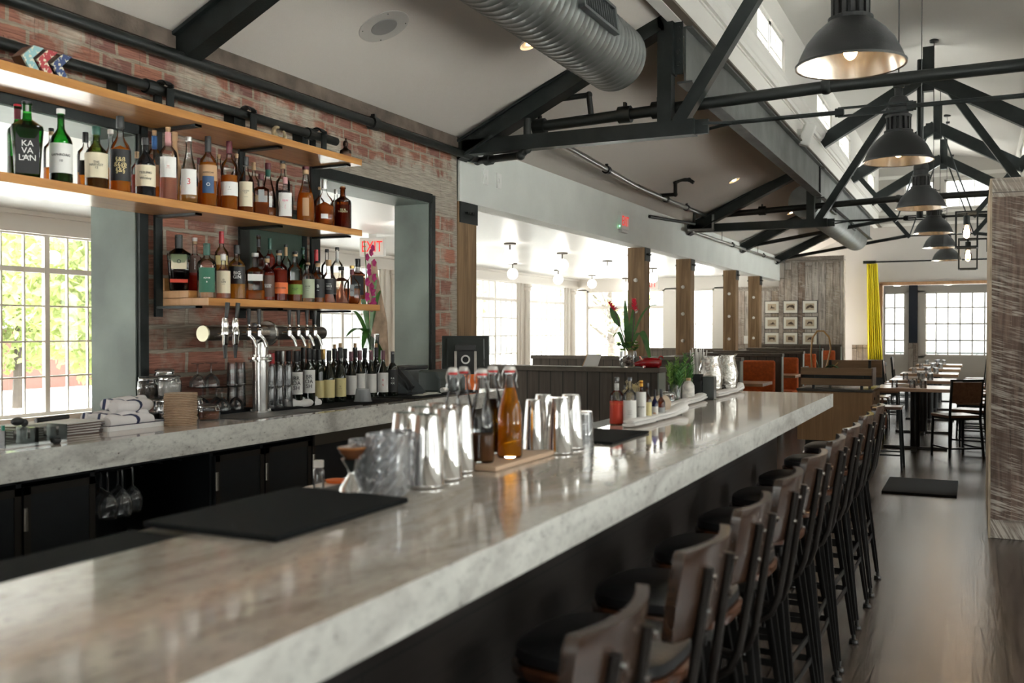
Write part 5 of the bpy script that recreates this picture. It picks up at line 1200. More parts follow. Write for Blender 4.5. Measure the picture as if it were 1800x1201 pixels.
mb_('whisky_bottle', 'sloping amber bottle with narrow kraft side label', 538, 32, 293, shape='slope', liq=AMB, lvl=.52, cap='burgundy', capz=.94, lab=('kraft', .1, .42, .35), neck=('tan', .86, .94))
mb_('whisky_bottle', 'round shouldered flask of dark whisky with small white label', 571, 33, 316, shape='flask', liq=DAMB, lvl=.52, cap='silver', capz=.8, lab=('white', .14, .24, .7))
mb_('whisky_bottle', 'small corked bottle behind the dark whisky flask', 562, 18, 329, BK, shape='shoulder', liq=DAMB, lvl=.4, cap='cork')
mb_('whisky_bottle', 'brown embossed bottle with a cork at the right end of the middle shelf', 603, 30, 328, shape='shoulder', glass=BROWNG, liq=DAMB, lvl=.55, cap='cork', lab=(None, .3, .5), text='SIX &\nTWENTY', ink='g', tsize=.016)
mb_('whisky_bottle', 'small bottle with silver cap behind the brown embossed one', 591, 20, 333, BK, shape='shoulder', liq=DAMB, lvl=.4, cap='silver')
# lowest shelf, three tiers
def lb_(name, label, px, w, yt, tier=0, row=None, **k):
    z = SLOW + (.0005, .0415, .0415)[tier]; row = row if row is not None else (-3.715, -3.86, -3.90)[tier]
    x, y, h, r = sb(px, w, yt, row, z); bottle(name, label, x, y, z, h, r, group=GLOW_, **k)
lb_('spirit_bottle', 'big tapered square bottle with cream label and red diagonal band, far left', 315, 40, 413, 1, -3.89, shape='flare', glass=glassm('pale_green_glass', (.62, .72, .62), (.2, .3, .22)), liq=PLUM, lvl=.5, cap='black', capz=.76, lab=('cream', .38, .64, 1.3), text='O', tsize=.03, neck=('red', .88, .93), extra=[('red', .14, .20, 1.6, None, 'k', 0)])
lb_('spirit_bottle', 'amber bottle with white cap and white vertical lettering', 343, 24, 418, 1, shape='square', liq=RED, lvl=.62, cap='white', capz=.93, lab=('brown', .34, .66, 1.4), text='M\nA\nN\nG\nE\nR', ink='w', tsize=.012, neck=('tan', .88, .93))
lb_('spirit_bottle', 'clear round gin bottle with dark green label and cap', 364, 33, 428, 0, shape='shoulder', liq=PALE, lvl=.3, cap='green', capz=.78, neck=('cream', .9, .94), lab=('green', .1, .55, .9), text='REPUB\n\n&', ink='w', tsize=.012)
lb_('spirit_bottle', 'tall bottle with bright red foil cap in the back row', 390, 24, 407, 1, shape='shoulder', liq=GOLD, lvl=.5, cap='red', capz=.80, lab=('yellow', .45, .6, 1))
lb_('spirit_bottle', 'clear bottle of rose spirit with hexagonal cream label reading GIN', 393, 26, 447, 0, liq=ROSE, lvl=.66, cap='white', capz=.86, lab=('cream', .12, .62, 1.1), text='O\nGIN\n~~', tsize=.014)
lb_('spirit_bottle', 'clear bottle of pale gold gin with ornate black label reading BIG GIN', 417, 30, 431, 0, -3.73, shape='shoulder', liq=GOLD, lvl=.62, cap='black', capz=.84, lab=('black', .28, .60, 1.1), text='BIG\nGIN', ink='w', tsize=.026)
lb_('spirit_bottle', 'clear bottle with plain white band, only the bottom full of amber', 449, 32, 445, 0, -3.705, shape='square', liq=AMB, lvl=.20, cap='white', capz=.92, lab=('white', .40, .54, 1.6))
lb_('spirit_bottle', 'brown square bottle with black cap in the back row', 455, 20, 413, 1, shape='square', glass=BROWNG, liq=DAMB, lvl=.7, cap='black', capz=.8)
lb_('spirit_bottle', 'red amber bottle with brown arched label reading ROUGHSTOCK', 470, 26, 450, 0, shape='shoulder', liq=RED, lvl=.62, cap='black', capz=.95, neck=('tan', .85, .94), lab=('brown', .08, .56, 1.2), text='ROUGH\nSTOCK', ink='w', tsize=.013)
lb_('spirit_bottle', 'bottle with teal foil neck in the back row', 475, 18, 419, 1, shape='shoulder', liq=RED, lvl=.72, cap='green', capz=.80)
lb_('spirit_bottle', 'oval amber whiskey bottle with bright orange label', 491, 30, 440, 0, shape='shoulder', liq=RED, lvl=.66, cap='black', capz=.94, neck=('tan', .9, .94), lab=('orange', .14, .36, 1.4), text='BULLEIT BOURBON', tsize=.010)
lb_('spirit_bottle', 'bottle with copper coloured neck behind the orange labelled one', 503, 18, 430, 1, shape='shoulder', liq=DAMB, lvl=.6, cap='black', capz=.95, neck=('tan', .78, .95))
lb_('spirit_bottle', 'clear whiskey bottle with olive green label', 519, 26, 442, 0, shape='shoulder', liq=DAMB, lvl=.42, cap='black', capz=.94, neck=('tan', .9, .94), lab=('lime', .14, .34, 1.4), text='BULLEIT\nRYE', tsize=.010)
lb_('spirit_bottle', 'tall dark bottle with green cap against the black bracket', 533, 16, 434, 1, shape='shoulder', glass=GREEN, liq=DAMB, lvl=.6, cap='green', capz=.85)
lb_('spirit_bottle', 'clear bottle with pale sage label reading OLSK', 541, 24, 462, 0, shape='shoulder', liq=PALE, lvl=.5, cap='tan', capz=.94, lab=('sage', .1, .58, 1.4), text='OLSK\n~~~\n~~', tsize=.014)
lb_('spirit_bottle', 'bottle with dripping red wax neck in the back row', 556, 20, 439, 1, shape='slope', liq=DAMB, lvl=.5, cap='red', capz=.70)
lb_('spirit_bottle', 'clear bottle with black label and white emblem', 559, 24, 459, 0, shape='shoulder', liq=DAMB, lvl=.4, cap='black', capz=.95, neck=('tan', .86, .95), lab=('black', .12, .56, 1.2), text='B\n~', ink='w', tsize=.028)
lb_('spirit_bottle', 'rose bottle with wide black label reading 1812', 578, 26, 457, 0, liq=ROSE, lvl=.5, cap='tan', capz=.86, lab=('black', .2, .56, 1.5), text='~~~\n1812\n~~~', ink='w', tsize=.019)
lb_('spirit_bottle', 'clear bottle with black cap and white printing in the back row', 575, 20, 438, 1, shape='shoulder', liq=PALE, lvl=.4, cap='black', capz=.93)
lb_('spirit_bottle', 'tall bottle with pale wrapped neck in the back row', 593, 20, 435, 1, shape='shoulder', liq=PALE, lvl=.5, cap='black', capz=.95, neck=('white', .70, .92))
lb_('spirit_bottle', 'clear decanter of pink amber spirit with a black stopper', 600, 27, 469, 0, shape='square', liq=ROSE, lvl=.58, cap='black', capz=.90)
lb_('spirit_bottle', 'round bellied bottle of dark whiskey with an orange stopper', 619, 28, 467, 0, shape='flask', liq=DAMB, lvl=.40, cap='gold', capz=.92, neck=('burgundy', .76, .9), lab=('grey', .2, .5, .5), text='H', tsize=.03)
lb_('spirit_bottle', 'square black labelled whiskey bottle at the right end of the lowest shelf', 629, 26, 455, 1, -3.84, shape='square', liq=DAMB, lvl=.6, cap='black', capz=.80, neck=('white', .66, .78), lab=('black', .1, .58, 1.6), text='JACK', ink='w', tsize=.018)

# ornaments on the top shelf
for i, (px, c1, l) in enumerate(((62, (.28, .48, .50), 'pale blue'), (87, (.45, .06, .07), 'red'), (113, (.05, .08, .20), 'dark blue'))):
    p = onx(px, 118, -3.66); t = thing('chevron_block', '%s speckled wooden arrow block on the top shelf' % l, 'ornament', (-3.68, p.y, STOP), 0, 'three painted arrow blocks')
    pm_ = pm('speckled_paint', c1, .5); N_, L_ = pm_.node_tree.nodes, pm_.node_tree.links
    mp = mapn(N_, L_, (60, 60, 60)); nn_ = N_.new('ShaderNodeTexNoise'); nn_.inputs['Scale'].default_value = 1; L_.new(mp.outputs[0], nn_.inputs['Vector'])
    rr_ = ramp(N_, [(.5, c1), (.56, (.70, .66, .52))]); rr_.color_ramp.interpolation = 'CONSTANT'; L_.new(nn_.outputs['Fac'], rr_.inputs['Fac']); L_.new(rr_.outputs['Color'], N_['Principled BSDF'].inputs['Base Color'])
    poly = [(-.02, .0), (.03, .0), (-.005, .05), (.05, .105), (.0, .105), (-.055, .05)]
    MB().prism(poly, .0, .012, 'x').build('painted_face', pm_, t); MB().prism(poly, -.06, -.0005, 'x').build('wood_block', WALNUT, t)
p = onx(491, 235, -3.72)
t = thing('curled_shell', 'pale curled shell ornament on the top shelf edge', 'ornament', (-3.72, p.y, STOP))
MB().tube([(.03 * math.cos(a), .035 * math.sin(a), .04 + .03 * math.cos(a + 1.2)) for a in [2 * PI * k / 16 for k in range(15)]], [.006 + .011 * math.sin(PI * k / 14) for k in range(15)], 10).build('shell', mat('shell', (.45, .36, .22), .5, vary=.4, vscale=40), t, smooth=True)
p = onx(612, 262, -3.70)
t = thing('carved_bust', 'small dark bronze bust with headdress on the right end of the top shelf', 'statue', (-3.72, p.y, STOP), R(-60))
MB().box(-.03, .05, -.04, .04, 0, .022).build('base', mat('copper_wood', (.20, .09, .05), .4), t, bevel=.003)
bz = mat('dark_bronze_bust', (.05, .028, .018), .35, .6)
MB().lathe([(.034, .022), (.040, .035), (.036, .05), (.018, .062), (.013, .072)], 18, sx=.8).ball((.004, 0, .092), .021, 14, 10, (1, .85, 1.15)).ball((.026, 0, .090), .005, 8, 6).ball((.018, 0, .078), .010, 8, 6).build('bust', bz, t, smooth=True)
hd = MB()
for k in range(9):
    a = R(20 + k * 22); hd.bar((-.004, 0, .095), (-.004 - .042 * math.sin(a) * .9, 0, .095 + .042 * math.cos(a)), .02, .006, .010, .004)
hd.build('headdress', bz, t)

# ================================================================= ON THE BACK COUNTER
cz = CZ + .0005
WG = 'wine bottles crowded on the back counter'
def wine(label, px, yt, row, w=19, shape='tall', cap='black', capz=.80, lab=None, glass=DARKG, cork=False, **k):
    y = colx(px, row); d = zcam((row, y)); top = onx(px, yt, row).z; h = top - cz
    t = bottle('wine_bottle', label, row, y, cz, h, .0375, shape=shape, glass=glass, cap=cap, capz=capz, lab=lab, group=WG, **k)
    if cork: MB().lathe([(.010, h), (.0105, h + .028), (.0001, h + .029)], 12).build('cork', CORK, t)
flat('bar_mat', 'black rubber mat under the wine bottles on the back counter', 'mat', [(-3.80, 4.62), (-3.44, 4.62), (-3.44, 5.50), (-3.80, 5.50)], CZ + .001, .006, RUBBER)
cz = CZ + .0075
BRT = dict(lab=('white', .22, .62, 1.3), text='BR\nOA\nSH', tsize=.034)
wine('wine bottle with large black BROASH letters on white, left one', 521, 617, -3.70, **BRT)
wine('wine bottle with large black BROASH letters on white, right one with a cork', 543, 612, -3.68, cork=True, glass=DARKG, **BRT)
wine('dark wine bottle with half hidden yellow label, right of the BROASH pair', 560, 614, -3.745, shape='tall', lab=('yellow', .1, .42, 1.2))
wine('front wine bottle with cream label, left of the two turned together', 578, 616, -3.70, shape='burg', lab=('yellow', .1, .44, 1.3))
wine('front wine bottle with cream label, right of the two turned together', 598, 611, -3.68, shape='burg', cork=True, lab=('yellow', .1, .44, 1.3), text='Ψ\n~~~', tsize=.012)
wine('wine bottle with white label just left of the plastic cup', 617, 618, -3.75, shape='burg', cap='mauve', lab=('white', .1, .5), neck=('grey', .72, .76))
wine('tall corked dark bottle directly behind the plastic cup', 624, 611, -3.80, shape='tall', cork=True)
wine('wine bottle with mauve foil and white label behind the plastic cup', 632, 616, -3.745, shape='burg', cap='mauve', lab=('white', .16, .52), neck=('grey', .72, .76))
wine('dark capped bottle behind the plastic cup, right side', 641, 612, -3.80, shape='tall')
wine('wine bottle with mauve foil, second from the scooter label', 652, 616, -3.745, shape='burg', cap='mauve', lab=('white', .1, .5), neck=('grey', .72, .76))
wine('wine bottle with a yellow tag on its neck and a tall cork', 661, 611, -3.80, shape='tall', cork=True, neck=('yellow', .64, .76))
wine('wine bottle with white label showing a small red scooter', 673, 616, -3.70, shape='burg', cap='mauve', lab=('white', .10, .52, 1.3), text='8\n\n%', ink='r', tsize=.020, neck=('grey', .72, .76))
wine('black wine bottle with red and white print at the right end of the row', 690, 618, -3.66, shape='shoulder', capz=.74, lab=('black', .1, .6, 1.3), text='K&\n~~\nXX', ink='w', tsize=.02)
for i, (px, yt, cp, l) in enumerate([(478, 621, 'red', 'red foil wine bottle right of the tap tower'), (488, 617, 'black', 'black foil wine bottle in the rear group right of the tap tower'), (496, 617, 'silver', 'silver foil wine bottle right of the tap tower, left one'), (507, 617, 'black', 'dark wine bottle between the two silver foil ones'),
                                 (517, 617, 'silver', 'silver foil wine bottle right of the tap tower, right one'), (526, 617, 'black', 'dark wine bottle behind the left BROASH bottle'), (533, 611, 'cork', 'corked bottle between the BROASH pair, behind them'), (550, 614, 'black', 'dark bottle behind the right BROASH bottle'),
                                 (568, 614, 'gold', 'wine bottle with gold capsule in the back row'), (588, 613, 'black', 'dark bottle with bare cork between the front cream labels, back row'), (594, 617, 'mauve', 'mauve foil bottle behind the front cream labels'), (606, 613, 'black', 'dark capped bottle in the back row left of the plastic cup')]):
    wine(l, px, yt, -3.875 if i != 6 else -3.79, shape='tall' if i % 2 else 'burg', cap=cp if cp != 'cork' else 'black', cork=cp == 'cork' or i == 9)
cz = CZ + .0005
p = onz(638, 706, CZ + .008)
t = thing('plastic_cup', 'frosted plastic cup standing upside down in front of the wine bottles', 'cup', (p.x, p.y, CZ + .0085))
FROST = milky(glassm('frosted_plastic', (.88, .91, .94), (.7, .75, .8), 1.2, .25), .35)
MB().lathe([(.058, 0), (.060, .004), (.055, .006), (.044, .082), (.0001, .083)], 28).build('cup_wall', FROST, t, smooth=True); MB().lathe([(.056, .001), (.060, .003), (.056, .006)], 28).build('rim', FROST, t)
def rolled_towel(name, label, p, L, r, rz, m=CLOTH, stripes=False, group=None, n=3):
    t = thing(name, label, 'towel', p, rz, group)
    for k in range(n):
        q = MB(); pts = []; rad = []
        for i in range(13):
            u = i / 12; pts.append(((u - .5) * L, (k - (n - 1) / 2) * r * 1.3 + .006 * math.sin(u * 9 + k), r * (.9 if k % 2 == 0 else 1.25) + .004 * math.sin(u * 12 + k * 2))); rad.append(r * (1 + .10 * math.sin(u * 17 + k * 3)) * (.8 if i in (0, 12) else 1))
        q.tube(pts, rad, 14).build('fold', m, t, smooth=True)
    return t
p = onz(532, 716, CZ); rolled_towel('bar_towel', 'white rolled towel lying beside the beer tap tower', (p.x, p.y, CZ + .0), .30, .026, PI / 2, n=2)
# beer tower
TX, TYc = -3.66, 4.33
t = thing('beer_tower', 'steel pipe beer tower with six black handled taps under the shelves', 'beer tap', (TX, TYc, CZ))
tz = .45
MB().lathe([(.044, 0), (.044, .40), (.0001, .40)], 28).build('column', BRUSH, t, smooth=True)
MB().lathe([(.060, .0), (.062, .004), (.062, .012), (.044, .014)], 28).build('base_flange', BRUSH, t); fl = MB().lathe([(.066, .30), (.068, .303), (.068, .315), (.044, .318)], 28).build('mid_flange', SILVER, t)
for k in range(6):
    a = k * PI / 3; MB().lathe([(.007, .288), (.008, .292), (.008, .33), (.0001, .332)], 8, (.058 * math.cos(a), .058 * math.sin(a), 0)).build('bolt', CHROME, fl)
    MB().lathe([(.006, .012), (.006, .022)], 8, (.055 * math.cos(a), .055 * math.sin(a), 0)).build('bolt', CHROME, t)
Ty = Matrix.Translation((-.0, 0, tz)) @ Matrix.Rotation(-PI / 2, 4, 'X')
y0, y1 = colx(358, TX) - TYc, colx(566, TX) - TYc
MB().lathe([(.038, y0), (.038, y1)], 28, T=Ty).build('horizontal_pipe', mat('dark_pipe_steel', (.13, .12, .11), .3, .85), t, smooth=True)
MB().lathe([(.0001, y0 - .012), (.042, y0 - .01), (.043, y0), (.038, y0 + .002)], 28, T=Ty).build('end_cap', mat('brass_cap', (.60, .58, .42), .35, .5), t, smooth=True)
MB().lathe([(.070, .055), (.072, .058), (.072, .072), (.040, .075)], 28, T=Ty).build('ring_flange', BRUSH, t); MB().lathe([(.060, -.06), (.062, -.058), (.062, -.048), (.040, -.045)], 28, T=Ty).build('ring_flange', SILVER, t)
MB().lathe([(.046, -.05), (.05, 0), (.046, .06)], 24, T=Ty).build('tee_body', BRUSH, t, smooth=True)
for k, px in enumerate((440, 458, 511, 527, 542, 556)):
    y = colx(px, TX + .10) - TYc; tp = thing('x', None, None); tp.name = 'tap'; del_ = [tp.pop(q, None) if q in tp.keys() else None for q in ('label', 'category')]; tp.parent = t; tp.location = (.04, y, tz)
    f = MB().tube([(0, 0, 0), (.05, 0, 0)], .011, 12); f.tube([(.05, 0, .015), (.05, 0, -.015)], .015, 14); f.tube([(.055, 0, -.008), (.075, .012, -.035), (.085, .018, -.075)], [.012, .011, .009], 12)
    f.lathe([(.010, .015), (.014, .022), (.008, .03), (.012, .038), (.008, .046), (.008, .05)], 14, (.05, 0, 0)).build('faucet', CHROME, tp, smooth=True)
    MB().lathe([(.007, .05), (.0075, .052), (.012, .13), (.011, .135), (.0001, .137)], 14, (.05, 0, 0)).build('handle', BLK, tp, smooth=True)
for k, (px, zt) in enumerate(((411, 0), (429, 0))):
    y = colx(px, TX + .16) - TYc; tp = thing('x', None, None); tp.name = 'stout_tap'; [tp.pop(q, None) for q in ('label', 'category') if q in tp.keys()]; tp.parent = t; tp.location = (.10, y, tz)
    f = MB().tube([(-.08, 0, -.01), (0, 0, -.005)], .010, 12).lathe([(.015, -.06), (.018, -.05), (.018, -.02), (.021, -.01), (.021, .02), (.016, .03), (.019, .045), (.016, .075), (.012, .085)], 18); f.build('faucet', CHROME, tp, smooth=True)
    MB().lathe([(.007, -.13), (.013, -.065), (.013, -.06), (.0001, -.06)], 14).build('nozzle', BLK, tp, smooth=True); MB().lathe([(.009, .085), (.013, .16), (.012, .165), (.0001, .166)], 14, T=Matrix.Rotation(.12, 4, 'Y')).build('handle', BLK, tp, smooth=True)
t = flat('drip_tray', 'perforated steel drip tray in the counter under the beer taps', 'tray', [(-3.74, 3.95), (-3.42, 3.95), (-3.42, 5.0), (-3.74, 5.0)], CZ + .0008, .004, None or pm('perforated_steel', (.30, .30, .29), .3, .9, bump=1.0, bscale=220))
t.scale = (1, 1, 1)
# glassware
def wglass(name, label, p, h=.20, r=.040, inv=False, stem=.09, group=None, cup='wine'):
    prof = [(.0001, .0), (r * .9, .0), (r * .88, .003), (.006, .008), (.0045, .012), (.0045, stem), (.012, stem + .006), (r * .75, stem + .03), (r, stem + .06), (r * .98, h - .03), (r * .82, h)]
    if cup == 'coupe': prof = [(.0001, .0), (r * .8, .0), (r * .78, .003), (.006, .008), (.004, .012), (.004, stem), (.012, stem + .004), (r * .7, stem + .018), (r, stem + .045), (r * 1.02, h)]
    if inv: prof = [(a, h - b) for a, b in prof]
    t = thing(name, label, 'glass', p, 0, group); bowl = [q for q in prof]
    k = 6
    MB().lathe(prof[k - 1:], 22, cap=False).build('bowl', CRYSTAL, t, smooth=True); MB().lathe(prof[:k], 18).build('stem_and_foot', CRYSTAL, t, smooth=True); return t
tray = thing('glass_tray', 'black rubber tray carrying glassware left of the beer tower', 'tray', (-3.84, 4.25, CZ))
MB().box(-.11, .11, -.20, .15, 0, .02).build('tray_body', RUBBER, tray)
cg = None
for i, (px, row, tier) in enumerate([(347, -3.84, 1), (371, -3.84, 1), (356, -3.88, 0), (380, -3.88, 0), (390, -3.78, 0), (414, -3.78, 0)]):
    y = colx(px, row); z = CZ + .021 + (.135 if tier else 0)
    if tier: z = CZ + .158
    l = ['upturned coupe glass stacked on top, left of the pair', 'upturned coupe glass stacked on top, right of the pair', 'coupe glass in the lower layer behind the spice jar', 'coupe glass in the lower layer, centre', 'upturned stemmed glass beside the tower, left', 'upturned stemmed glass right against the beer tower'][i]
    wglass('coupe_glass', l, (row, y, z), .13, .045, True if i < 4 else True, .06, 'coupe glasses left of the beer tower', 'coupe')
hb = thing('glass_shelf', 'thin clear sheet between the two layers of glasses', 'sheet', (-3.85, 4.22, CZ + .152)); MB().box(-.09, .09, -.17, .20, 0, .004).build('sheet', CLEAR, hb)
def tumbler(label, p, h, r, group, m=CRYSTAL, inv=True, name='beer_glass', ribs=False, dup_=None):
    if dup_ is not None: return dup(dup_, p, 0, label, group)
    pr = [(r, 0), (r * 1.01, .002), (r * .84, h * .96), (r * .8, h), (.0001, h)] if inv else [(.0001, .0), (r * .8, 0), (r * .84, .004), (r, h)]
    inn = [(r * .93, 0.0), (r * .78, h * .93), (.0001, h * .93)] if inv else [(.0001, .012), (r * .75, .012), (r * .94, h)]
    t = thing(name, label, 'glass', p, 0, group); MB().lathe(pr, 24, cap=False).build('outer_wall', m, t, smooth=True); MB().lathe(inn, 24, cap=False).build('inner_wall', m, t, smooth=True); return t
pt = None
for i, px in enumerate((408, 422, 475, 490, 505)):
    row = -3.86 if px < 450 else -3.66; y = colx(px, row)
    for tier in (0, 1):
        l = 'upturned beer glass, %s layer, %s' % (('lower', 'upper')[tier], ['left of the tower beside the coupes', 'just left of the beer tower', 'just right of the beer tower', 'second right of the beer tower', 'third right of the beer tower', 'touching the wine bottles'][i])
        z = CZ + (.0215 if px < 450 else .016) + tier * .128
        if px < 450 and tier: z = CZ + .158
        if pt is None: pt = tumbler(l, (row, y, z), .125, .033, 'stacked beer glasses by the taps')
        else: tumbler(l, (row, y, z), .125, .033, 'stacked beer glasses by the taps', dup_=pt)
t = thing('glass_tray', 'black mat tray under the beer glasses right of the tower', 'tray', (-3.66, 4.51, CZ)); MB().box(-.06, .06, -.13, .13, .0, .0155).build('tray_body', RUBBER, t)
# clip jars
def jar(label, x, y, z, h, r, fill=None, fl=.5, group='clip top glass jars'):
    t = thing('clip_jar', label, 'jar', (x, y, z), 0, group)
    MB().lathe([(.0001, .0), (r * .9, 0), (r, .008), (r * 1.03, h * .45), (r, h * .72), (r * .88, h * .80), (r * .88, h * .86)], 26, cap=False).build('jar_wall', CRYSTAL, t, smooth=True)
    MB().lathe([(r * .90, h * .86), (r * .92, h * .88)], 26).build('seal', mat('seal_white', (.75, .7, .6), .6), t)
    MB().lathe([(r * .93, h * .88), (r * .94, h * .93), (r * .8, h * .985), (r * .5, h), (.0001, h)], 26).build('lid', CRYSTAL, t, smooth=True)
    MB().tube([(r * .95, -.012, h * .80), (r * 1.12, -.014, h * .6), (r * 1.12, .014, h * .6), (r * .95, .012, h * .80), (r * .99, .0, h * .93)], .0022, 6).lathe([(r * .905, h * .80), (r * .905, h * .82)], 26).build('wire_clasp', CHROME, t)
    if fill:
        MB().lathe([(.0001, .006), (r * .88, .007), (r * .95, h * fl * .6), (r * .92, h * fl), (.0001, h * fl * 1.04)], 22).build('contents', fill, t, smooth=True)
jy = lambda px, row: colx(px, row)
SUG = mat('marshmallow', (.80, .78, .74), .8, bump=1, bscale=60); SPICE = mat('orange_spice', (.42, .12, .03), .9, bump=1, bscale=200); DBEAN = mat('dark_beans', (.04, .025, .018), .6, bump=1, bscale=120)
jar('clip jar of orange spice standing right of the wooden coasters', -3.60, jy(367, -3.60), cz, .085, .055, SPICE, .5)
jar('clip jar of dark beans stacked at the far left by the opening', -3.86, jy(262, -3.86), cz + .126, .105, .058, DBEAN, .6)
jar('clip jar under the dark bean jar, partly behind the striped towels', -3.86, jy(262, -3.86), cz, .125, .062, DBEAN, .3)
jar('clip jar full of white marshmallows above the wooden coasters', -3.76, jy(297, -3.76), cz + .126, .112, .060, SUG, .68)
jar('clip jar standing directly behind the stack of coasters', -3.76, jy(300, -3.76), cz, .125, .062, DBEAN, .3)
jar('clip jar with steel lid at the very top of the jar pile', -3.92, jy(289, -3.92), cz + .145, .118, .055, None)
jar('clip jar hidden at the back under the topmost jar', -3.92, jy(289, -3.92) , cz, .14, .055, None)
jar('clip jar behind the spice jar and the coasters', -3.78, jy(338, -3.78), cz, .115, .055, None)
# stack of round wooden coasters
CO = pm('coaster_wood', (.60, .46, .33), .7, vary=.25, vscale=25); CO2 = pm('coaster_bark', (.28, .17, .10), .85, vary=.3, vscale=30)
p = Vector((-3.545, jy(317, -3.545), 0)); first = None
for k in range(19):
    l = 'topmost round wooden coaster of the stack' if k == 18 else '%s wooden coaster from the %s of the round stack' % (('second', 'third', 'fourth', 'fifth', 'sixth', 'seventh', 'eighth', 'ninth', 'tenth')[(k - 1) if k < 10 else (17 - k)], 'bottom' if k < 10 else 'top')
    loc = (p.x + random.uniform(-.003, .003), p.y + random.uniform(-.003, .003), cz + .0083 * k)
    if first is None:
        t = thing('wood_coaster', 'round wooden coaster at the bottom of the stack', 'coaster', loc, 0, 'stack of wooden coasters'); first = t
        MB().lathe([(.0001, .0), (.0775, 0), (.0795, .002), (.0795, .006), (.0775, .0078), (.0001, .0078)], 32).build('disc', CO, t, smooth=True); MB().lathe([(.0798, .0022), (.0800, .004), (.0798, .0058)], 32).build('bark_edge', CO2, t)
    else: dup(first, loc, random.uniform(0, 6), l, 'stack of wooden coasters')
# towels on the enamel tray
ta, tb_ = colx(172, -3.62), colx(283, -3.62)
t = thing('enamel_tray', 'white enamel tray with dark rim holding striped towels', 'tray', (-3.70, (ta + tb_) / 2 + .03, cz)); L2 = (tb_ - ta) / 2
MB().box(-.11, .11, -L2, L2, 0, .008).box(-.115, -.108, -L2, L2, 0, .024).box(.108, .115, -L2, L2, 0, .024).box(-.11, .11, -L2 - .005, -L2 + .002, 0, .024).box(-.11, .11, L2 - .002, L2 + .005, 0, .024).build('tray_body', mat('white_enamel', (.80, .80, .80), .15), t)
q = MB()
for s in (-.1135, .1135): q.tube([(s, -L2, .025), (s, L2, .025)], .0025, 6)
for s in (-L2 - .003, L2 + .003): q.tube([(-.11, s, .025), (.11, s, .025)], .0025, 6)
q.build('dark_rim', mat('navy_enamel', (.01, .015, .05), .2), t)
STR, _t, _N, _L = nm('striped_cloth'); mp = mapn(_N, _L, (1, 1, 1), (0, 0, .5)); wv = _N.new('ShaderNodeTexWave'); wv.inputs['Scale'].default_value = 4.0; wv.bands_direction = 'Y'; wv.inputs['Distortion'].default_value = .3; _L.new(mp.outputs[0], wv.inputs['Vector'])
rr_ = ramp(_N, [(.90, (.80, .78, .78)), (.93, (.03, .04, .10))]); _L.new(wv.outputs['Fac'], rr_.inputs['Fac']); _L.new(rr_.outputs['Color'], _N['Principled BSDF'].inputs['Base Color']); _N['Principled BSDF'].inputs['Roughness'].default_value = .9
for i, (dx, dy, dz, rz) in enumerate(((.052, -.03, .010, 1.55), (-.056, -.02, .010, 1.50), (.0, .03, .074, 1.72))):
    rolled_towel('striped_towel', ['front rolled striped towel on the enamel tray', 'rear rolled striped towel on the enamel tray', 'rolled striped towel lying on top of the other two'][i], (-3.70 + dx, (ta + tb_) / 2 + .03 + dy, cz + dz), .27, .032, rz, STR, group='rolled striped towels', n=2)
# plastic caddies, menus at far left
def caddy(label, px):
    y = colx(px, -3.48); t = thing('garnish_caddy', label, 'caddy', (-3.48, y, cz), 0, 'clear plastic caddies'); w = .075
    for a, b, c, d in ((-.06, .06, -w, -w + .003), (-.06, .06, w - .003, w), (-.06, -.057, -w, w), (.057, .06, -w, w)): MB().box(a, b, c, d, .004, .075).build('side_wall', glassm('smoky_plastic', (.90, .92, .91), (.6, .64, .62), 1.8, .1), t)
    MB().box(-.06, .06, -w, w, 0, .004).build('floor', M_['speaker_white'], t)
    for s in (-.04, .02): MB().box(.0605, .063, s, s + .012, .035, .072).build('clip', CHROME, t)
    return t
t1 = caddy('clear plastic caddy at the far left edge with a green pen', 20); caddy('second clear plastic caddy holding a black marker', 72)
p = onz(35, 748, cz + .075); t = thing('black_cloth_clip', 'crumpled black object on the left caddy', 'clip', (-3.50, colx(30, -3.50), cz + .078)); MB().ball((0, 0, .02), .022, 10, 8, (1, 1.3, .8)).ball((0, .03, .012), .016, 10, 8).build('body', BLK, t, smooth=True)
o = MB().tube([(0, 0, 0), (0, .16, .004)], .010, 12).build('marker_pen', BLK, None, loc=(-3.56, colx(62, -3.56), cz + .088), smooth=True); tag(o, 'black marker pen lying across the caddies', 'pen')
o = MB().tube([(0, 0, 0), (0, .03, 0)], .012, 12).build('marker_pen', BLK, None, loc=(-3.42, colx(92, -3.42), cz + .012), smooth=True); tag(o, 'short black cap lying right of the second caddy', 'pen')
o = MB().tube([(0, 0, -.025), (0, 0, .06)], .007, 10).build('green_pen', mat('green_plastic', (.0, .16, .10), .3), None, loc=(-3.48, colx(4, -3.48), cz + .03), smooth=True); tag(o, 'green pen standing in the left caddy', 'pen')
for k in range(5):
    l = ['bottom leather menu of the pile by the window', 'second leather menu from the bottom of the pile', 'middle leather menu of the pile', 'upper leather menu of the pile', 'open cream menu on top of the pile'][k]
    t = thing('menu', l, 'menu', (-3.75, 3.0 + .006 * k, cz + .011 * k), .05 * (k - 2), 'menus piled on the back counter')
    MB().box(-.13, .13, -.19, .19, 0, .004).build('cover', mat('menu_leather', (.10, .06, .045), .5), t); MB().box(-.12, .12, -.18, .18, .0042, .0095).build('pages', PAPER, t)
o = MB().box(-.02, .02, -.17, .17, 0, .012).build('wooden_ruler', mat('dark_strip', (.10, .07, .05), .5), None, loc=(-4.0, 3.42, cz), rot=(0, 0, .15)); tag(o, 'narrow dark strip lying on the counter inside the left opening', 'strip')
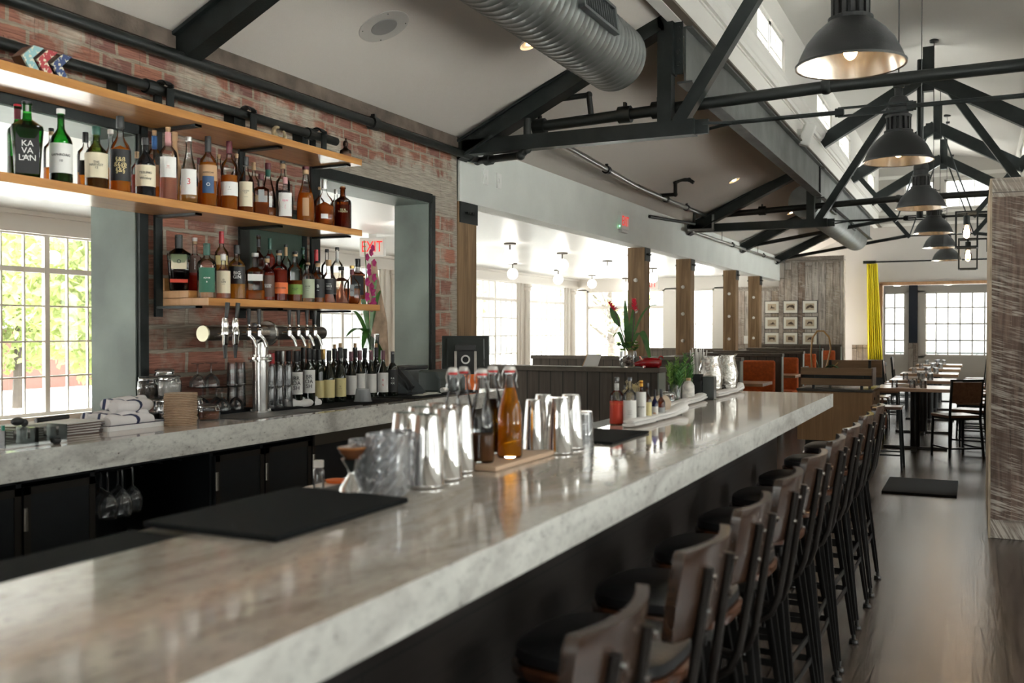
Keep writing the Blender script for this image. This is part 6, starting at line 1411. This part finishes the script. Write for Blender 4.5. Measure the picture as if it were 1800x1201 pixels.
# hanging wine glasses in the open bay
for i, (px, x, l) in enumerate(((188, -3.44, 'hanging wine glass, left front'), (206, -3.55, 'hanging wine glass, second from left at the back'), (214, -3.44, 'hanging wine glass in the middle, facing the bar'), (232, -3.48, 'hanging wine glass, right one'), (176, -3.56, 'hanging wine glass at the far left, partly behind the frame'))):
    wglass('wine_glass', l + ' in the open cabinet bay', (x, colx(px, x), .845 - .215 - .012), .215, .044, True, .095, 'wine glasses hanging under the back counter')
for y in (ys[2] + .08, ys[2] + .17, ys[2] + .26): pass
t = thing('glass_rack', 'steel hanging rack inside the open cabinet bay', 'rack', (-3.5, (ys[2] + .30), .83))
for k in range(5): MB().box(-.15, .11, -.27 + k * .12, -.255 + k * .12, 0, .004).build('rail', CAB, t)
# till, phone, printer
def placed(name, label, cat, x, y, rz=0, z=None): return thing(name, label, cat, (x, y, CZ + .001 if z is None else z), rz)
flat('bar_mat', 'black mat under the phone and card printer', 'mat', [(-3.92, 5.62), (-3.42, 5.62), (-3.42, 6.55), (-3.92, 6.55)], CZ + .001, .010, RUBBER)
t = placed('desk_phone', 'black desk phone with a handset right of the wine bottles', 'phone', -3.68, 5.92, -.15, CZ + .012)
T = Matrix.Rotation(-.55, 4, 'Y')
MB().prism([(-.10, 0), (.10, 0), (.10, .02), (-.07, .16), (-.10, .16)], -.10, .10, 'y').build('phone_body', mat('phone_grey', (.03, .04, .045), .4), t, bevel=.006)
MB().tube([(.10, -.06, .045), (.05, -.06, .105), (-.04, -.06, .18), (-.09, -.06, .19)], [.026, .017, .018, .027], 14).build('handset', BLK, t, smooth=True)
MB().tube([(.10, -.06, .04), (.13, -.09, .02), (.10, -.12, .01), (.02, -.13, .008)], .004, 6).build('cord', BLK, t)
t = placed('receipt_printer', 'dark grey receipt printer between the phone and the till', 'printer', -3.60, 6.30, -.1, CZ + .012)
MB().prism([(-.10, 0), (.10, 0), (.10, .10), (.06, .15), (-.10, .16)], -.17, .17, 'y').build('printer_body', DGREY, t, bevel=.015); MB().box(.1005, .1015, -.16, .16, .060, .063).box(.1005, .1015, .02, .03, .06, .10).build('cover_seam', BLK, t)
t = placed('receipt_printer', 'second grey printer behind, against the green frame', 'printer', -3.90, 6.28, 0, CZ + .012)
MB().box(-.09, .09, -.16, .16, 0, .16).build('printer_body', mat('mid_grey_plastic', (.13, .14, .14), .45), t, bevel=.01); MB().box(-.095, .095, -.17, .17, .16, .185).build('lid', BLK, t, bevel=.008)
for k, (dx, dy, rz) in enumerate(((0, 0, .1), (.02, .07, -.2), (-.01, .14, .3))):
    o = MB().box(-.04, .04, -.08, .08, 0, .002).build('receipt', PAPER, None, loc=(-3.51 + dx, 5.86 + dy, CZ + .0125 + .0025 * k), rot=(0, 0, rz)); tag(o, ['left', 'middle', 'right'][k] + ' paper slip on the black mat in front of the phone', 'paper', 'paper slips')
o = MB().tube([(0, 0, 0), (0, .07, 0)], .018, 16).build('paper_roll', PAPER, None, loc=(-3.50, 6.12, CZ + .031), smooth=True); tag(o, 'small white paper roll on the mat by the printer', 'paper roll')
t = placed('till_terminal', 'black till screen seen from behind, with a ring logo on its stand', 'till', -3.66, 6.78, R(38)); t.rotation_euler = (0, 0, R(-62))
TT = Matrix.Translation((0, 0, .315)) @ Matrix.Rotation(-.40, 4, 'Y')
MB().box(-.035, -.005, -.19, .19, -.17, .12, TT).box(-.005, .01, -.15, .15, -.15, .09, TT).build('screen_housing', mat('satin_black', (.035, .042, .04), .30), t, bevel=.012)
MB().prism([(-.10, 0), (.13, 0), (.13, .02), (.075, .30), (.03, .33), (.0, .28)], -.075, .075, 'y').build('stand', BLK, t, bevel=.006)
for s in (-.078, .078): MB().bar((.135, s, .02), (.082, s, .30), .008, .02).build('chrome_edge', CHROME, t)
rT = Matrix.Translation((.093, 0, .235)) @ Matrix.Rotation(PI / 2 - .19, 4, 'Y')
MB().lathe([(.024, .0), (.024, .004), (.036, .004), (.036, .0)], 28, T=rT, cap=False).build('ring_logo', PAPER, t); MB().box(-.02, .06, -.08, .08, .30, .35).build('hinge_block', BLK, t, bevel=.006)
MB().box(.12, .125, -.05, .03, .03, .08).build('green_tag', mat('green_tag', (.03, .10, .06), .5), t)
MB().tube([(.03, .17, .26), (.10, .08, .14), (.13, .03, .02)], .003, 6).build('cable', BLK, t)
t = placed('order_folder', 'bright orange folder leaning beside the till', 'folder', -3.52, 6.57, -.15)
MB().box(-.004, .004, -.13, .13, .0, .125).build('cover', mat('bright_orange', (.85, .17, .02), .5), t); MB().box(-.012, -.0045, -.125, .125, .002, .12).build('pages', PAPER, t)
# vase with orchids
t = placed('flower_vase', 'tall glass vase with magenta orchids in the right brick opening', 'vase', -4.14, 6.14, 0, OZ0 + .0)
t.location.z = .90
MB().lathe([(.0001, 0), (.07, 0), (.072, .01), (.065, .30), (.075, .52)], 28, cap=False).build('vase_glass', CRYSTAL, t, smooth=True); MB().lathe([(.0001, .01), (.062, .012), (.058, .22), (.0001, .22)], 20).build('pebbles', mat('vase_filling', (.45, .42, .36), .8, vary=.4, vscale=50, bump=1, bscale=60), t)
for a, b, w in [((0, 0, .45), (-.02, -.13, .95), .05), ((0, 0, .45), (.0, -.25, .70), .04), ((0, 0, .5), (0, -.30, .50), .05), ((0, 0, .50), (.02, .18, .12), .12), ((0, 0, .5), (.03, .02, .16), .10), ((0, 0, .45), (.02, .07, .98), .045), ((0, 0, .55), (.05, -.17, .40), .05), ((0, 0, .5), (.02, .12, .85), .05)]:
    leaf(MB(), a, b, w, .06).build('leaf', LEAF, t, smooth=True)
MB().tube([(0, 0, .4), (.0, -.02, .75), (.0, -.05, 1.05), (.0, -.07, 1.22)], .004, 6).build('flower_stem', LEAF, t)
for k in range(13):
    z = .72 + k * .037; pet = MB()
    for j in range(5):
        a = 2 * PI * j / 5 + k; c = Vector((.03, -.04 + .05 * math.sin(k * 2.3), z)); leaf(pet, c, c + Vector((.012, .042 * math.cos(a), .042 * math.sin(a))) * (1 - .03 * k), .034, 0, 4, side=(0, -math.sin(a), math.cos(a)))
    pet.build('blossom', MAG, t)
t = thing('driftwood', 'weathered driftwood piece leaning in the right brick opening', 'driftwood', (-4.20, 6.34, .90))
MB().tube([(0, 0, 0), (.0, .03, .3), (.0, .0, .6), (0, -.07, .9), (0, -.05, 1.08)], [.075, .07, .075, .055, .02], 12).build('trunk_piece', mat('driftwood_grain', (.42, .30, .21), .8, vary=.4, vscale=12, bump=.5, bscale=25), t, smooth=True)

# ================================================================= ON THE BAR
bz_ = BZ + .0008
SM = 'cocktail shaker tins'
def tin(label, px, py, h=.175, r=.045, z=BZ + .001, xy=None):
    p = onz(px, py, z) if xy is None else Vector((*xy, z))
    t = thing('shaker_tin', label, 'shaker', (p.x, p.y, z), 0, SM)
    MB().lathe([(r, 0), (r + .0012, .002), (r + .0012, .006), (r - .0005, .008), (r * .86, h * .6), (r * .70, h * .97), (r * .66, h), (.0001, h - .002)], 40).build('tin_wall', SILVER, t, smooth=True)
    MB().lathe([(r * .97, .0002), (r * .97, .003)], 40).build('rolled_rim', CHROME, t, smooth=True); return t
for i, (px, py, l) in enumerate([(749, 855, 'nearest shaker tin of the front group, right behind the cut crystal glass'), (784, 842, 'second shaker tin of the front group'), (809, 829, 'third shaker tin of the front group, beside the wooden board'),
                               (712, 845, 'inner left shaker tin of the front group'), (738, 834, 'shaker tin behind the nearest one, front group'), (768, 823, 'shaker tin at the back of the front group')]):
    tin(l, px, py, h=(.175, .178, .180, .172, .178, .178)[i], r=(.044, .041, .040, .042, .042, .042)[i])
for i, (px, py, h, l) in enumerate([(938, 797, .165, 'slim shaker tin right of the golden bottle'), (955, 788, .172, 'shaker tin behind the slim one'), (982, 797, .172, 'wide shaker tin in the right group'), (1003, 788, .172, 'rear right shaker tin beside the empty tumbler')]):
    tin(l, px, py, h, (.035, .038, .043, .042)[i])
p = onz(985, 792, BZ); 
def mixglass(label, p, h, r, group='cut crystal mixing glasses'):
    t = thing('mixing_glass', label, 'glass', p, 0, group); n = 22; k = 8; vs = []; rings = [0.0] + [h * .08 + h * .84 * i / k for i in range(k + 1)] + [h]
    for a, z in enumerate(rings):
        for q in range(n):
            th = 2 * PI * q / n; off = 0
            if 0 < a < len(rings) - 1: off = (.0035 if (q + a) % 2 else -.0045)
            vs.append(((r + off) * math.cos(th), (r + off) * math.sin(th), z))
    m = MB(); m.add(vs, [(a * n + q, a * n + (q + 1) % n, (a + 1) * n + (q + 1) % n, (a + 1) * n + q) for a in range(len(rings) - 1) for q in range(n)] + [tuple(reversed(range(n)))])
    m.build('cut_wall', CUT, t); MB().lathe([(.0001, .018), (r * .80, .02), (r * .86, .03), (r * .90, h), (r * .98, h)], 32, cap=False).build('inner_wall', CRYSTAL, t, smooth=True); MB().lathe([(r * .9, h - .001), (r, h + .001), (r * 1.02, h - .003)], 32, cap=False).build('rim', CUT, t, smooth=True)
mixglass('large blurred cut crystal mixing glass at the edge of the rubber mat', (-1.222, 1.880, bz_), .140, .046)
mixglass('cut crystal mixing glass behind the nearest one, beside the tins', (-1.258, 1.985, bz_), .135, .040)
mixglass('cut crystal mixing glass at the inner edge of the bar', (-1.30, 1.905, bz_), .12, .036)
t = thing('jigger', 'hourglass steel jigger left of the cut crystal glass', 'jigger', (-1.285, 1.835, BZ + .001)); MB().lathe([(.032, 0), (.028, .02), (.008, .05), (.008, .056), (.026, .085), (.0235, .085), (.006, .06)], 28).build('cups', SILVER, t, smooth=True)
t = thing('spice_bowl', 'small brown rimmed bowl standing on the jigger', 'bowl', (-1.285, 1.835, BZ + .0865)); MB().lathe([(.0001, .0), (.014, 0), (.028, .012), (.033, .024), (.030, .024), (.025, .012), (.0001, .004)], 24).build('bowl_wall', mat('brown_glaze', (.16, .06, .025), .15), t, smooth=True); MB().lathe([(.033, .022), (.034, .025), (.030, .026)], 24).build('rim', mat('amber_glaze', (.42, .17, .05), .15), t)
p = onz(552, 846, .89)
t = thing('small_vial', 'small clear vial on the white cutting board', 'bottle', (-2.03, 2.70, .907)); MB().lathe([(.0001, 0), (.019, 0), (.020, .004), (.020, .060), (.015, .068), (.015, .078)], 18).build('glass_body', CRYSTAL, t, smooth=True); MB().lathe([(.018, .072), (.018, .095), (.0001, .096)], 18).build('cap', mat('white_cap', (.75, .73, .7), .4), t)
o = MB().lathe([(.0001, 0), (.035, 0), (.04, .01), (.0001, .012)], 20).build('orange_peel', mat('bright_orange', (.85, .17, .02), .5), None, loc=(-2.05, 2.83, .907), smooth=True); tag(o, 'bright orange disc on the white cutting board', 'garnish')
def swing(label, px, py, h, r, liq, lvl, z=BZ + .0155, xy=None):
    p = onz(px, py, z) if xy is None else Vector((*xy, z)); t = thing('swing_top_bottle', label, 'bottle', (p.x, p.y, z), 0, 'swing top syrup bottles')
    pr = [(r * .9, 0), (r, .006), (r, h * .42), (r * .93, h * .52), (r * .66, h * .66), (r * .44, h * .76), (r * .36, h * .84), (r * .35, h * .89), (r * .42, h * .9), (r * .42, h * .92)]
    MB().lathe(pr, 28).build('glass_body', CLEAR if lvl < .9 else CLEAR, t, smooth=True)
    if liq:
        zz = lvl * h; li = [(.0001, .004)] + [(r * .93, .006)] + [(a * .93, b) for a, b in pr if .01 < b < zz] 
        rr = [a for a, b in pr if b >= zz][0]; li += [(rr * .95, zz), (.0001, zz)]; MB().lathe(li, 26).build('liquid', liq, t, smooth=True)
    MB().lathe([(r * .40, h * .925), (r * .42, h * .93), (r * .42, h * .945), (r * .38, h * .95)], 18).build('rubber_seal', REDM, t); MB().lathe([(r * .40, h * .95), (r * .44, h * .955), (r * .42, h * .99), (r * .2, h), (.0001, h)], 18).build('stopper', mat('porcelain', (.72, .70, .66), .3), t, smooth=True)
    a = CAMD(p.x, p.y) + PI / 2; c, s = math.cos(a), math.sin(a)
    for sg in (-1, 1): MB().tube([(sg * c * r * .45, sg * s * r * .45, h * .97), (sg * c * r * .60, sg * s * r * .60, h * .90), (sg * c * r * .50, sg * s * r * .50, h * .83), (sg * c * r * .62, sg * s * r * .62, h * .76)], .0016, 6).build('wire', CHROME, t)
swing('swing top bottle of golden oil, rightmost of the five', 896, 797, .262, .036, OIL, .76, xy=(-1.20, colx(896, -1.20)))
swing('swing top bottle full of dark syrup, second from the right', 0, 0, .258, .034, PLUM, .62, xy=(-1.288, colx(866, -1.288)))
swing('swing top bottle of brown syrup in the middle, half empty', 0, 0, .258, .034, CARAM, .30, xy=(-1.225, colx(847, -1.225)))
swing('empty swing top bottle second from the left', 0, 0, .262, .030, ROSE, .10, xy=(-1.292, colx(815, -1.292)))
swing('empty swing top bottle, leftmost of the five', 0, 0, .262, .030, CARAM, .30, xy=(-1.285, colx(796, -1.285)))
tumbler('upturned clear tumbler between the right shaker tins and the black mat', (*onz(1024, 786, BZ).xy, bz_), .115, .038, None, name='highball_glass')
# pick glasses
for i, (px, py, h, l) in enumerate(((1050, 738, .115, 'ribbed glass full of knotted bamboo picks, right one'), (1036, 742, .085, 'lower glass of knotted bamboo picks, left one'))):
    p = onz(px, py, BZ); p.x = max(p.x, -1.28); t = tumbler(l, (p.x, p.y, BZ + .0095 if i == 0 else BZ + .0095), h, .036, 'glasses of bamboo picks', inv=False, name='pick_glass')
    for k in range(22):
        a = random.uniform(0, 6.28); q = random.uniform(.005, .024); hh = h + random.uniform(.01, .035)
        e = Vector((math.cos(a) * q * 1.7, math.sin(a) * q * 1.7, hh)); pk = MB().tube([(math.cos(a) * q * .6, math.sin(a) * q * .6, .016), e], .0011, 5)
        pk.tube([e, e + Vector((.006, 0, .005)), e + Vector((0, .006, .010)), e + Vector((-.005, 0, .004)), e], .0016, 5).build('knotted_pick', mat('bamboo_pick', (.45, .36, .18), .6), t)
# bitters
BG = 'bitters and small bottles beside the black mat'
def bt(name, label, px, py, ytop, w, z=BZ + .001, **k):
    p = onz(px, py, z); d = zcam(p); h = (py - ytop) / FPX * d; bottle(name, label, p.x, p.y, z, h, w / FPX * d / 2, group=BG, **k)
ZM = BZ + .009
bt('bitters_bottle', 'bitters bottle with a bright orange red wraparound label', 1084, 746, 663, 24, shape='shoulder', glass=CLEAR, liq=RED, lvl=.5, cap='black', capz=.92, lab=('red', .02, .50, 1.5), neck=('white', .72, .86), extra=[('orange', .42, .46, 1.52, None, 'k', 0)])
bt('bitters_bottle', 'bitters bottle with plain white label and black cap', 1107, 747, 663, 23, shape='shoulder', liq=PALE, lvl=.4, cap='black', capz=.92, lab=('white', .02, .52, 1.5), text='~~~~\n~~~\n~~~~', tsize=.008)
bt('bitters_bottle', 'bitters bottle with yellow cap and oversized white label', 1127, 745, 669, 17, shape='shoulder', glass=BROWNG, liq=DAMB, lvl=.6, cap='yellow', capz=.86, lab=('white', .02, .74, 1.5), text='AROMATIC\n~~', tsize=.006)
bt('bitters_bottle', 'small bitters bottle with cream label and black cap, left of the blue one', 1138, 743, 673, 15, glass=BROWNG, liq=DAMB, lvl=.5, cap='black', capz=.88, lab=('yellow', .04, .52, 1.4))
bt('bitters_bottle', 'cobalt blue dropper bottle with a white and orange label', 1151, 740, 685, 12, glass=BLUEG, liq=PLUM, lvl=.5, cap='black', capz=.74, lab=('white', .04, .46, 1.4), text='o', ink='o', tsize=.022)
bt('bitters_bottle', 'brown dropper bottle with a rubber bulb, in front of the jar', 1162, 737, 684, 15, glass=BROWNG, liq=DAMB, lvl=.5, cap='black', capz=.74, lab=('grey', .06, .40, 1.1))
bt('bitters_bottle', 'short bottle with black cap behind the orange red label', 1099, 738, 678, 16, shape='shoulder', liq=PALE, lvl=.3, cap='black', capz=.9)
p = onz(1175, 716, BZ); jar('small clip jar with orange peel among the bitters', p.x, p.y, BZ + .001, .075, .030, mat('bright_orange', (.85, .17, .02), .5), .35, 'clip jar on the bar')
for i, (a, b, l) in enumerate((((1105, 752), (1200, 727), 'nearest folded white towel with the bitters standing behind it'), ((1170, 722), (1243, 700), 'middle folded white towel beside the herbs'), ((1256, 699), (1300, 687), 'farthest folded white towel beyond the napkin caddy'))):
    A = onz(*a, BZ); B = onz(*b, BZ); L_ = (B - A).length
    t = thing('folded_towel', l, 'towel', (*((A + B) / 2).xy, BZ + .001), math.atan2(B.y - A.y, B.x - A.x), 'folded white towels on the bar')
    for nm2, w_, z_, hh_ in (('lower_fold', .036, .0, .009), ('upper_fold', .031, .014, .008)):
        q = MB(); q.tube([(-L_ / 2 + L_ * u / 14, .004 * math.sin(u * 1.3), 0) for u in range(15)], [w_ * (.75 if u in (0, 14) else 1 + .06 * math.sin(u * 2.1)) for u in range(15)], 20)
        for i_, v in enumerate(q.v):
            u = (v[0] + L_ / 2) / L_; k_ = hh_ / w_ * (1 + 1.1 * max(0, u - .75) * 4); q.v[i_] = (v[0], v[1], z_ + (v[2] + w_) * k_ * .98 + .012 * max(0, u - .8) * 4)
        q.build(nm2, CLOTH, t, smooth=True)
# herbs
def herbs(label, px, py, hg, r, n, hh, seed):
    p = onz(px, py, BZ); rg = random.Random(seed); t = tumbler(label, (p.x, p.y, BZ + .001), hg, r, 'glasses of fresh herbs', inv=False, name='herb_glass')
    for k in range(n):
        a = rg.uniform(0, 6.28); sp = rg.uniform(.2, 1); e = Vector((math.cos(a) * r * 1.9 * sp, math.sin(a) * r * 1.9 * sp, hh * rg.uniform(.75, 1.1))); m = MB(); base = Vector((math.cos(a) * r * .5, math.sin(a) * r * .5, .02)); m.tube([base, e], .0013, 5)
        for q in range(22):
            u = .42 + .58 * q / 22; c = base + (e - base) * u; b2 = rg.uniform(0, 6.28); leaf(m, c, c + Vector((math.cos(b2) * .016, math.sin(b2) * .016, .014)), .004, 0, 2)
        m.build('herb_sprig', LEAF if k % 3 else LEAF2, t)
herbs('glass of feathery green herbs beside the straws', 1186, 712, .10, .034, 16, .20, 4); herbs('taller glass of rosemary sprigs right behind the feathery herbs', 1205, 704, .12, .034, 12, .24, 6)
p = onz(1228, 693, BZ)
t = tumbler('glass crammed with white paper straws', (p.x, p.y, BZ + .001), .12, .036, None, inv=False, name='straw_glass')
for k in range(26):
    a = 2 * PI * k / 26; q = .010 + .018 * (k % 3) / 2; MB().tube([(math.cos(a) * q * .8, math.sin(a) * q * .8, .015), (math.cos(a) * q * 1.75, math.sin(a) * q * 1.75, .235 + .012 * (k % 4))], .0035, 8).build('straw', PAPER, t)
p = onz(1210, 707, BZ); t = thing('marble_bottle', 'stubby white marbled bottle left of the black napkin caddy', 'bottle', (p.x, p.y, BZ + .001)); MB().lathe([(.0001, 0), (.032, 0), (.033, .004), (.031, .085), (.02, .105), (.012, .11), (.012, .12), (.0001, .121)], 24).build('body', mat('white_marble', (.70, .68, .64), .4, vary=.3, vscale=40), t, smooth=True)
MB().lathe([(.013, .112), (.013, .125), (.0001, .126)], 16).build('lid', CORK, t)
p = onz(1236, 702, BZ); t = thing('napkin_caddy', 'black napkin and straw caddy on the far part of the bar', 'caddy', (p.x, p.y, BZ + .001), .1)
MB().box(-.06, .0, -.05, .05, 0, .10).build('tall_bin', BLK, t, bevel=.004); MB().box(.002, .065, -.05, .05, 0, .125).build('short_bin', mat('satin_black', (.035, .042, .04), .30), t, bevel=.004)
for k in range(7): MB().box(-.052, -.006, -.042 + k * .012, -.034 + k * .012, .101, .135 - .003 * (k % 3)).build('black_napkin', mat('black_paper', (.015, .015, .017), .8), t)
HM = pm('hammered_steel', (.62, .60, .56), .16, 1.0, bump=.9, bscale=45)
for i, (px, py, l) in enumerate(((1256, 694, 'hammered steel water pitcher beside the straws'), (1272, 690, 'second hammered steel water pitcher with a copper accent'))):
    p = onz(px, py, BZ); t = thing('water_pitcher', l, 'pitcher', (p.x - (.02 if i == 0 else -.02), p.y, BZ + .001), PI / 4 + .2, 'hammered steel pitchers')
    MB().lathe([(.0001, .0), (.052, 0), (.054, .004), (.066, .07), (.066, .12), (.052, .18), (.046, .205), (.050, .225), (.046, .225), (.043, .205)], 32).build('pitcher_body', HM, t, smooth=True)
    MB().tube([(-.048, 0, .205), (-.075, 0, .20), (-.088, 0, .15), (-.080, 0, .09), (-.064, 0, .075)], .005, 8).build('handle', CHROME, t, smooth=True)
    MB().prism([(.040, .205), (.078, .235), (.05, .215)], -.012, .012, 'y').build('spout', HM, t)
    if i: MB().box(.05, .058, -.01, .01, .17, .2).build('copper_accent', mat('copper', (.6, .25, .1), .3, .8), t)
p = onz(1160, 690, BZ)
t = thing('paper_bundle', 'rolled beige paper bag behind the bitters', 'bag', (-1.26, colx(1150, -1.26), BZ + .001), 1.2); MB().tube([(-.05, 0, .05), (.07, 0, .055)], [.036, .038], 18).build('bag_roll', pm('beige_paper', (.48, .38, .28), .7), t, smooth=True); MB().box(-.05, .05, -.03, .03, .0, .012).build('bag_base', CORK, t)

# things on the low partition
pz = 1.101
t = thing('potted_ginger', 'glass bowl of succulents with two red ginger flowers on the low partition', 'plant', (*ony(1104, 640, 8.65).xy, pz))
MB().lathe([(.0001, 0), (.07, 0), (.078, .02), (.08, .12), (.076, .15)], 28, cap=False).build('glass_bowl', CRYSTAL, t, smooth=True)
for k in range(14):
    a = k * 2.4; q = .045 * (k % 4) / 3; MB().ball((math.cos(a) * q, math.sin(a) * q, .03 + .012 * (k // 2)), .022, 8, 6, (1, 1, .7)).build('pebble', MASON if k % 2 else mat('brown_pebble', (.16, .10, .07), .8), t)
sx_ = Vector((math.cos(YAW), math.sin(YAW), 0))
def S2(dx, z, dd=0): return sx_ * dx + Vector((0, 0, z)) + Vector((-_sy, _cy, 0)) * dd
rg = random.Random(3)
for k in range(26):
    a = rg.uniform(0, 6.28); q = rg.uniform(.02, .10); c = S2(q * math.cos(a) - .01, .15 + rg.uniform(0, .07), q * math.sin(a)); m = MB()
    for j in range(6): b2 = j * PI / 3; leaf(m, c, c + Vector((math.cos(b2) * .026, math.sin(b2) * .026, .018)), .018, 0, 3)
    m.build('succulent', LEAF2 if k % 2 else LEAF, t)
for a, b, w, dr in [((0, .15), (-.16, .58), .07, 0), ((-.03, .15), (-.14, .28), .035, .10), ((0, .15), (-.03, .62), .05, .0), ((.0, .15), (.0, .36), .07, 0), ((.02, .18), (.05, .56), .06, 0), ((.02, .2), (.27, .58), .03, .12), ((.04, .2), (.22, .0), .06, .22), ((0, .16), (-.05, .33), .03, .08)]:
    A = S2(*a); B = S2(*b)
    if a == (0, .15) and b == (-.16, .58): A = S2(-.08, .38); B = S2(-.165, .56)
    leaf(MB(), A, B, w, dr, 8, side=tuple(sx_ * .8 + Vector((0, 0, .3)))).build('leaf', LEAF, t, smooth=True)
for (sx1, sz1), (ex, ez), (fx, fz) in (((0, .15), (-.12, .52), (-.18, .60)), ((.03, .16), (.06, .52), (.055, .63))):
    MB().tube([S2(sx1, sz1), S2(ex, ez)], .005, 6).build('flower_stem', mat('dark_stem', (.10, .07, .06), .6), t)
    m = MB(); A = S2(ex, ez); B = S2(fx, fz)
    for k in range(26):
        u = k / 26; c = A + (B - A) * u; a = k * 2.4; rr = .042 * (1 - u * .5); leaf(m, c, c + Vector((math.cos(a) * rr, math.sin(a) * rr, .022)), .024, 0, 3)
    m.build('ginger_flower', REDP, t)
p = ony(1143, 640, 8.60)
t = thing('pig_planter', 'glossy red ceramic pig shaped planter on the low partition', 'planter', (p.x, p.y, pz), YAW)
RC = mat('red_ceramic', (.38, .008, .012), .12, coat=.6)
MB().lathe([(.0001, -.11), (.03, -.105), (.045, -.07), (.05, 0), (.045, .07), (.03, .10), (.0001, .105)], 20, T=Matrix.Translation((0, 0, .045)) @ Matrix.Rotation(PI / 2, 4, 'Y')).tube([(-.10, 0, .04), (-.145, 0, .030)], [.026, .016], 14).build('pig_body', RC, t, smooth=True)
for s in (-.03, .03): MB().tube([(-.085, s, .07), (-.095, s, .105)], [.014, .004], 8).build('ear', RC, t, smooth=True); MB().tube([(-.06, s, .02), (-.06, s, 0)], .012, 10).build('leg', RC, t); MB().tube([(.07, s, .02), (.07, s, 0)], .012, 10).build('leg', RC, t)
MB().tube([(.10 + .018 * math.cos(a), 0, .085 + .02 * math.sin(a)) for a in [2 * PI * k / 12 for k in range(11)]], .007, 8).build('curly_tail', RC, t, smooth=True)
p = ony(1040, 640, 8.62); t = thing('menu_card', 'white printed card leaning on the low partition', 'card', (p.x, p.y, pz), 0)
T = Matrix.Rotation(-.55, 4, 'X') @ Matrix.Rotation(YAW * .5, 4, 'Z')
MB().prism([(-.09, 0), (.06, 0), (.10, .115), (-.04, .115)], 0, .004, 'y').build('card', PAPER, t); MB().prism([(-.10, 0), (-.09, 0), (-.04, .115), (-.05, .115)], 0, .006, 'y').build('card_edge', KRAFT, t)
o = MB().tube([(-.02, 0, 0), (-.015, 0, .04), (0, 0, .055), (.015, 0, .04), (.02, 0, 0)], .003, 6).build('wire_hook', BLK, None, loc=(*ony(991, 640, 8.65).xy, pz)); tag(o, 'small bent black wire hook on the low partition left of the card', 'hook')
